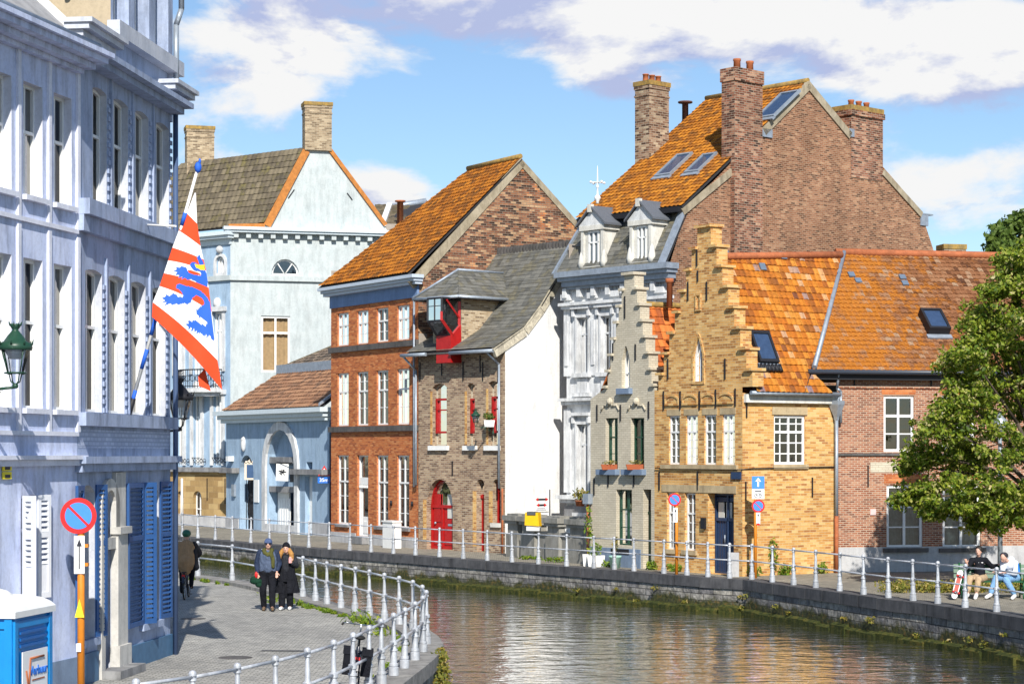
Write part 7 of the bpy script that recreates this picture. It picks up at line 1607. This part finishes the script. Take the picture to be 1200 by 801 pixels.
# --- bicycle, facing +y, origin under the rear wheel contact, wheelbase 1.08
CHROME = paint('bike_metal', (.35,.37,.4), .25, .9, .9); TYRE = paint('tyre_rubber', (.015,.015,.015), .8); BKB = paint('bike_black_enamel', (.015,.02,.035), .3, spec=.6)
def bicycle(label, frame=BKB, bags=True, group='bicycles'):
    t = thing('bicycle', label, 'bicycle', (0,0,0), group); R0 = .34
    for y in (0, 1.08):
        w = MB().torus((0,y,R0), R0-.02, .02, (1,0,0), 30, 6).build('wheel', TYRE, t); m = MB().torus((0,y,R0), R0-.045, .012, (1,0,0), 30, 4)
        for k in range(14): a = 2*math.pi*k/14; m.bar((.02*(-1)**k,y,R0), (0,y+(R0-.05)*math.cos(a),R0+(R0-.05)*math.sin(a)), .002, n=3)
        m.bar((-.04,y,R0),(.04,y,R0),.02); m.build('rim', CHROME, w)
        m = MB(); pr = [(0,y+(R0+.03)*math.cos(a),R0+(R0+.03)*math.sin(a)) for a in [math.radians(q) for q in range(20 if y > .5 else 10, 171 if y < .5 else 150, 15)]]
        for p_, q_ in zip(pr[:-1],pr[1:]): m.box(Vector(p_)-Vector((.03,0,0)), (.06,0,0), Vector(q_)-Vector(p_), (0,0,.006))
        m.build('mudguard', frame, t)
    bb = (0,.45,.3); st = (0,.3,.8); hd_ = (0,.9,.92); hb = (0,.93,.72); m = MB()
    for a, b, r_ in ((bb,st,.018),(bb,hb,.02),((0,.32,.62),hd_,.016),(hd_,hb,.022),(bb,(.05,0,R0),.011),(bb,(-.05,0,R0),.011),((0,.31,.7),(.05,0,R0),.009),((0,.31,.7),(-.05,0,R0),.009),((.05,.955,.66),(.05,1.08,R0),.012),((-.05,.955,.66),(-.05,1.08,R0),.012),((-.05,.955,.66),(.05,.955,.66),.015)): m.bar(a,b,r_)
    m.build('frame', frame, t)
    m = MB().bar(hd_,(0,.86,1.08),.014); m.tube([(-.29,.66,1.1),(-.25,.78,1.11),(-.1,.87,1.09),(.1,.87,1.09),(.25,.78,1.11),(.29,.66,1.1)], .012, 8); hnd = m.build('handlebar', CHROME, t)
    m = MB()
    for s in (-1,1): m.bar((.29*s,.68,1.1),(.3*s,.57,1.09),.018)
    m.build('grip', TYRE, hnd)
    MB().bar((0,.3,.8),(0,.28,.9),.014).ball((0,.24,.94), .12, 12, 8, (.75,1.15,.32)).ball((0,.36,.93), .05, 10, 6, (.7,1.6,.5)).build('saddle', TYRE, t)
    m = MB()
    for s in (-1,1): m.bar((.06*s,-.2,.73),(.06*s,.28,.73),.007); m.bar((.06*s,-.1,.73),(.05*s,0,R0),.006); m.bar((.06*s,-.2,.73),(-.06*s,-.2,.73),.007)
    for k in range(4): m.bar((-.06,-.15+k*.12,.73),(.06,-.15+k*.12,.73),.006)
    m.build('carrier', BKB, t); MB().box((-.04,-.235,.6),(.08,0,0),(0,.03,0),(0,0,.075)).build('rear_light', RED, t)
    MB().bar((.05,.45,.3),(.07,.45,.3),.09,n=16).bar((.07,.45,.3),(.07,.5,.14),.01).bar((-.07,.45,.3),(-.07,.4,.46),.01).box((.06,.44,.12),(.1,0,0),(0,.08,0),(0,0,.02)).box((-.16,.36,.45),(.1,0,0),(0,.08,0),(0,0,.02)).build('crankset', BKB, t)
    MB().ball((0,.98,.9), .055).build('head_lamp', CHROME, t)
    if bags:
        for s in (-1,1):
            m = MB(); o_ = Vector((.07*s,-.22,.38)); m.prism([o_, o_+Vector((0,.4,0)), o_+Vector((0,.44,.36)), o_+Vector((0,-.04,.36))], (.15*s,0,0)); m.prism([o_+Vector((-.01*s,-.05,.33)), o_+Vector((-.01*s,.45,.33)), o_+Vector((-.01*s,.43,.42)), o_+Vector((-.01*s,-.03,.42))], (.175*s,0,0)); m.build('pannier', BLKC, t)
    return t
bk = bicycle('parked bicycle with black panniers leaning on the near railing'); p = Vector((-2.38,32.1)); bk.location = (p.x-.12,p.y,0.0); bk.rotation_euler = (0,R(7),R(4)); 
bk2 = bicycle('bicycle ridden away from the viewer by the cyclist in the camel coat', bags=False); pc = gp(216,702.5); bk2.location = (pc.x,pc.y,0); bk2.rotation_euler = (0,0,R(3))
# --- cyclist seen from behind (local -y is forward for person, so rotate by 180)
J = dict(pelvis=(0,0,1.0), chest=(0,-.12,1.35), neck=(0,-.16,1.52), head=(0,-.2,1.66), shL=(-.19,-.13,1.44), elL=(-.3,-.32,1.22), wrL=(-.28,-.42,1.13), handL=(0,-1,-.1), shR=(.19,-.13,1.44), elR=(.3,-.32,1.22), wrR=(.28,-.42,1.13), handR=(0,-1,-.1), hipL=(-.1,0,.98), knL=(-.13,-.36,.78), anL=(-.12,-.2,.36), toL=(-.12,-.34,.3), hipR=(.1,0,.98), knR=(.12,-.3,.6), anR=(.12,-.2,.2), toR=(.12,-.36,.16))
t, M, fw, upv, sd = person('cyclist in green helmet and camel coat riding away on the near road', J); g = lambda k: J[k]
cloth(t, 'coat', CAMEL, [('l',[(0,0,1.0),(0,-.06,1.2),(0,-.13,1.42)],[.2,.18,.15]), ('l',[(-.1,.03,.9),(-.12,-.1,1.4)],[.14,.12]), ('l',[(.1,.03,.9),(.12,-.1,1.4)],[.14,.12]), ('l',[(0,.05,.78),(0,.04,1.0)],[.15,.19]), ('l',[g('shR'),g('elR'),g('wrR')],[.09,.08,.06])])
cloth(t, 'dark_sleeve', BLKC, [('l',[(-.2,-.12,1.42),(-.31,-.3,1.2),(-.28,-.4,1.13)],[.1,.095,.07]), ('l',[(-.22,-.05,1.25),(-.24,-.08,.95),(-.27,.02,.84)],[.08,.09,.09])]); cloth(t, 'trousers', BLKC, [('l',[g('hipL'),g('knL'),g('anL')],[.11,.085,.06]), ('l',[g('hipR'),g('knR'),g('anR')],[.11,.085,.06])])
cloth(t, 'helmet', GREENH, [('b',(0,-.19,1.72),.135,(.9,1.1,.8))], .012); cloth(t, 'shoes', BLKC, [('l',[g('anL'),g('toL')],[.055,.045]), ('l',[g('anR'),g('toR')],[.055,.045])], .012)
place(t, (pc.x,pc.y+.24,0), R(183))
# --- bench
BGR = paint('bench_green', (.012,.1,.035), .45, .8)
BPL = gp(1163,700.5); BX = BPL.x; BY = BPL.y
def bench(label, x, y, rz):
    t = thing('park_bench', label, 'bench', (0,0,0), 'park benches')
    m = MB()
    for k in range(4): m.box((-.95,-.42+k*.11,.43),(1.9,0,0),(0,.085,0),(0,0,.03))
    m.build('seat', BGR, t); m = MB()
    for k in range(3): m.box((-.95,.03+k*.03,.52+k*.13),(1.9,0,0),(0,.02,0),(0,.03,.1))
    m.build('backrest', BGR, t)
    for x_ in (-.8,.8):
        m = MB().tube([(x_,-.45,.0),(x_,-.38,.2),(x_,-.4,.42),(x_,.02,.42),(x_,.12,.92)], .022, 6); m.tube([(x_,.16,0),(x_,.06,.22),(x_,.02,.42)], .022, 6); m.tube([(x_,-.4,.42),(x_,-.44,.6),(x_,-.3,.66),(x_,.05,.64)], .02, 6); m.torus((x_,-.15,.22), .12, .015, (1,0,0), 14, 5); m.build('leg', BGR, t)
    t.location = (x,y,0); t.rotation_euler = (0,0,rz); return t
bench('green slatted bench under the tree with two people sitting on it', BX, BY+.25, R(-4)); bench('green slatted bench at the right edge, partly outside the frame', BX+2.5, BY+.35, R(-6))
# --- seated man with skateboard (leans back)
J = dict(pelvis=(0,0,.55), chest=(-.02,.08,.9), neck=(-.02,.08,1.07), head=(-.03,.04,1.23), face=(-.5,-.8,.05), shL=(-.2,.05,.99), elL=(-.36,-.05,.8), wrL=(-.42,-.2,.92), handL=(-.3,-.3,.7), shR=(.17,.08,.99), elR=(.36,.12,.82), wrR=(.56,.0,.9), handR=(.6,-.4,.2), hipL=(-.09,-.05,.53), knL=(-.42,-.42,.55), anL=(-.5,-.5,.12), toL=(-.6,-.62,.05), hipR=(.09,-.05,.53), knR=(-.2,-.48,.52), anR=(-.28,-.55,.12), toR=(-.36,-.7,.05))
t, M, fw, upv, sd = person('dark haired person in black sweater and khaki trousers sitting on the bench with a skateboard', J); g = lambda k: J[k]
cloth(t, 'sweater', BLKC, [('l',[(0,0,.58),(-.01,.05,.8),(-.02,.08,.97)],[.15,.15,.14]), ('l',[g('shL'),g('elL'),(-.4,-.13,.86)],[.08,.07,.05]), ('l',[g('shR'),g('elR'),(.48,.05,.86)],[.08,.07,.05]), ('l',[g('shL'),g('shR')],[.09,.09])])
cloth(t, 'trousers', KHAKI, [('l',[g('hipL'),g('knL'),(-.48,-.48,.25)],[.11,.09,.08]), ('l',[g('hipR'),g('knR'),(-.26,-.53,.25)],[.11,.09,.08]), ('l',[(-.08,0,.55),(.08,0,.55)],[.12,.12])]); cloth(t, 'hair', HAIRB, [('b',(-.01,.07,1.28),.115,(.9,1,.95))], .012)
cloth(t, 'shoes', SHOE, [('l',[g('anL'),g('toL')],[.055,.05]), ('l',[g('anR'),g('toR')],[.055,.05])], .012)
MB().box((-.06,-.06,.93),(.12,0,0),(0,.005,0),(0,0,.02)).build('chest_print', SWH, t)
p = gp(1148,700); place(t, (p.x,BY+.1,0), R(5))
# --- seated youth in pale hoodie (bent over)
J = dict(pelvis=(0,0,.55), chest=(-.12,-.14,.86), neck=(-.2,-.22,1.0), head=(-.31,-.3,1.08), face=(-.6,-.5,-.7), headup=(-.4,-.5,.75), shL=(-.28,-.1,.92), elL=(-.34,-.3,.68), wrL=(-.5,-.42,.72), handL=(-1,-.1,0), shR=(.02,-.2,.93), elR=(-.02,-.4,.68), wrR=(-.3,-.46,.7), handR=(-1,0,0), hipL=(-.09,-.05,.53), knL=(-.52,-.35,.56), anL=(-.7,-.5,.12), toL=(-.84,-.6,.06), hipR=(.09,-.05,.53), knR=(-.3,-.5,.52), anR=(-.1,-.62,.1), toR=(-.2,-.78,.05))
t, M, fw, upv, sd = person('person in pale blue hoodie, dark cap and light jeans bent over on the bench', J); g = lambda k: J[k]
cloth(t, 'hoodie', HOOD, [('l',[(0,0,.58),(-.06,-.07,.75),(-.12,-.14,.88)],[.16,.16,.15]), ('l',[g('shL'),g('elL'),(-.46,-.4,.71)],[.085,.07,.05]), ('l',[g('shR'),g('elR'),(-.26,-.45,.7)],[.085,.07,.05]), ('l',[g('shL'),g('shR')],[.09,.09]), ('l',[(-.12,-.08,1.0),(-.06,-.08,1.04),(-.02,-.12,1.0)],[.07,.08,.07])])
cloth(t, 'jeans', JEAN, [('l',[g('hipL'),g('knL'),(-.68,-.48,.2)],[.115,.09,.075]), ('l',[g('hipR'),g('knR'),(-.12,-.6,.18)],[.115,.09,.075]), ('l',[(-.08,0,.55),(.08,0,.55)],[.125,.125])]); cloth(t, 'cap', clothm('dark_grey_cap',(.04,.04,.05),.8), [('b',(-.29,-.27,1.14),.112,(1,1,.8))], .012)
cloth(t, 'shoes', SHOE, [('l',[g('anL'),g('toL')],[.055,.05]), ('l',[g('anR'),g('toR')],[.055,.05])], .012); cloth(t, 'blue_sleeve_panel', BLUE, [('l',[(.07,-.24,.9),(.06,-.38,.72)],[.045,.045])], .014)
p = gp(1186,700); place(t, (p.x,BY+.1,0), R(0))
# skateboard leaning against the knees
t = thing('skateboard', 'red and white skateboard standing on end against the legs of the seated person', 'skateboard', (0,0,0)); m = MB(); pts = []
for i in range(16): a = 2*math.pi*i/16; pts.append(Vector((.085*math.cos(a), 0, (.29 if math.sin(a) > 0 else -.29)+.1*math.sin(a))))
m.prism(pts, (0,.014,0)); m.build('deck', SWH, t); m = MB(); m.prism([p_*.7+Vector((0,-.004,0)) for p_ in pts], (0,.003,0)); m.build('deck_graphic', paint('faded_red',(.5,.12,.09),.5), t)
for z in (-.22,.22):
    m = MB(); m.bar((-.07,-.045,z),(.07,-.045,z),.012); m.box((-.025,-.045,z-.025),(.05,0,0),(0,.045,0),(0,0,.05)); tk = m.build('truck', CHROME, t)
    for s in (-1,1): MB().bar((.06*s,-.045,z),(.1*s,-.045,z),.028,n=12).build('wheel', RED, tk)
p = at(1122,683,BY-.62); t.location = (p.x,BY-.62,.41); t.rotation_euler = (R(-6),R(18),R(10))
# ================================================================== light, sky, camera
w = bpy.data.worlds.new('World'); scene.world = w; w.use_nodes = True; nt = w.node_tree; nt.nodes.clear()
SAZ, SEL = R(7), R(38)    # sun: SAZ to the right of straight behind the camera
sdir = Vector((math.sin(SAZ)*math.cos(SEL), -math.cos(SAZ)*math.cos(SEL), math.sin(SEL)))
N = lambda ty: nt.nodes.new(ty)
out = N('ShaderNodeOutputWorld'); bg = N('ShaderNodeBackground'); bg.inputs[1].default_value = WSTR
sky = N('ShaderNodeTexSky'); sky.sky_type = 'NISHITA'; sky.sun_disc = False; sky.sun_elevation = SEL; sky.sun_rotation = math.atan2(sdir.x, sdir.y); sky.air_density = 1.0; sky.dust_density = .1; sky.ozone_density = 3.5; sky.altitude = 300
tc = N('ShaderNodeTexCoord'); L_ = nt.links.new
def M2(op, a, b=None, c=None, clamp=False):
    n_ = N('ShaderNodeMath'); n_.operation = op; n_.use_clamp = clamp
    for i, x in enumerate((a,b,c)):
        if x is None: continue
        if isinstance(x,(int,float)): n_.inputs[i].default_value = x
        else: L_(x, n_.inputs[i])
    return n_.outputs[0]
def vec_mul(v, s, off=(0,0,0)):
    m_ = N('ShaderNodeMapping'); m_.inputs['Scale'].default_value = s; m_.inputs['Location'].default_value = off; L_(v, m_.inputs[0]); return m_.outputs[0]
def cn(off):
    n_ = N('ShaderNodeTexNoise'); n_.inputs['Scale'].default_value = 1; n_.inputs['Detail'].default_value = 9; n_.inputs['Roughness'].default_value = .58; n_.inputs['Distortion'].default_value = .25
    L_(vec_mul(tc.outputs['Generated'], (9,9,19), (3.1,1.7,.4+off)), n_.inputs['Vector']); return n_.outputs[0]
n0, nU = cn(0), cn(.3)
n0 = M2('MULTIPLY_ADD', M2('SUBTRACT', n0, .5), 1.7, .42); nU = M2('MULTIPLY_ADD', M2('SUBTRACT', nU, .5), 1.7, .42)
def blob(px, py, rx, ry, amp):
    c = Vector(((px-CX)/F, 1, -(py-HY)/F)).normalized(); s = (F/rx, F/rx, F/ry)
    v = vec_mul(tc.outputs['Generated'], s, tuple(-c[i]*s[i] for i in range(3))); ln = N('ShaderNodeVectorMath'); ln.operation = 'LENGTH'; L_(v, ln.inputs[0])
    return M2('MULTIPLY', M2('SUBTRACT', 1.0, ln.outputs['Value'], clamp=True), amp)
BL = [(300,40,190,95,.5),(620,12,330,70,.5),(850,25,120,60,.3),(1060,20,260,75,.42),(1130,75,190,70,.35),(1130,190,170,110,.36),(452,228,70,48,.6),(990,75,120,50,.25),(720,105,70,35,.25),(230,110,150,45,.2)]
NEG = [(560,140,330,75,-.2),(930,150,160,60,-.08)]
acc = n0
for b_ in BL+NEG: acc = M2('ADD', acc, blob(*b_))
dens = N('ShaderNodeMapRange'); dens.interpolation_type = 'SMOOTHSTEP'; L_(acc, dens.inputs[0]); dens.inputs[1].default_value = .47; dens.inputs[2].default_value = .72
# shading of the cloud from the density towards the light (above): real billows are darker below
sh = M2('MULTIPLY_ADD', M2('SUBTRACT', n0, nU), 3.6, .62, clamp=True)
cr = N('ShaderNodeValToRGB'); cr.color_ramp.elements[0].position = .1; cr.color_ramp.elements[0].color = (.5,.57,.84,1); cr.color_ramp.elements[1].position = .75; cr.color_ramp.elements[1].color = (1,1,1,1); L_(sh, cr.inputs[0])
cs = N('ShaderNodeVectorMath'); cs.operation = 'SCALE'; L_(cr.outputs[0], cs.inputs[0]); cs.inputs['Scale'].default_value = CLD
mx = N('ShaderNodeMix'); mx.data_type = 'RGBA'; L_(dens.outputs[0], mx.inputs[0]); tn = N('ShaderNodeMix'); tn.data_type = 'RGBA'; tn.blend_type = 'MULTIPLY'; tn.inputs[0].default_value = 1; L_(sky.outputs[0], tn.inputs[6]); tn.inputs[7].default_value = (1.12,1.16,1.18,1); L_(tn.outputs[2], mx.inputs[6]); L_(cs.outputs[0], mx.inputs[7]); L_(mx.outputs[2], bg.inputs[0]); L_(bg.outputs[0], out.inputs[0])
sun = bpy.data.lights.new('sun', 'SUN'); sun.energy = SUNE; sun.angle = R(.5); sun.color = (1,.95,.87); so = bpy.data.objects.new('sun', sun); COL.objects.link(so); so.rotation_euler = sdir.to_track_quat('Z','Y').to_euler()
cam = bpy.data.cameras.new('camera'); co = bpy.data.objects.new('camera', cam); COL.objects.link(co); co.location = (0,0,CH); co.rotation_euler = (math.pi/2,0,0); cam.sensor_width = 36; cam.lens = F/1200*36; cam.shift_y = (HY-400.5)/1200; cam.clip_end = 5000; cam.clip_start = .5
scene.camera = co
scene.view_settings.view_transform = 'Standard'; scene.view_settings.look = 'None'; scene.view_settings.exposure = EXPO; scene.view_settings.gamma = 1; scene.view_settings.use_curve_mapping = False
scene.cycles.max_bounces = 6; scene.cycles.transparent_max_bounces = 8; scene.cycles.use_denoising = True; scene.cycles.caustics_reflective = False; scene.cycles.caustics_refractive = False
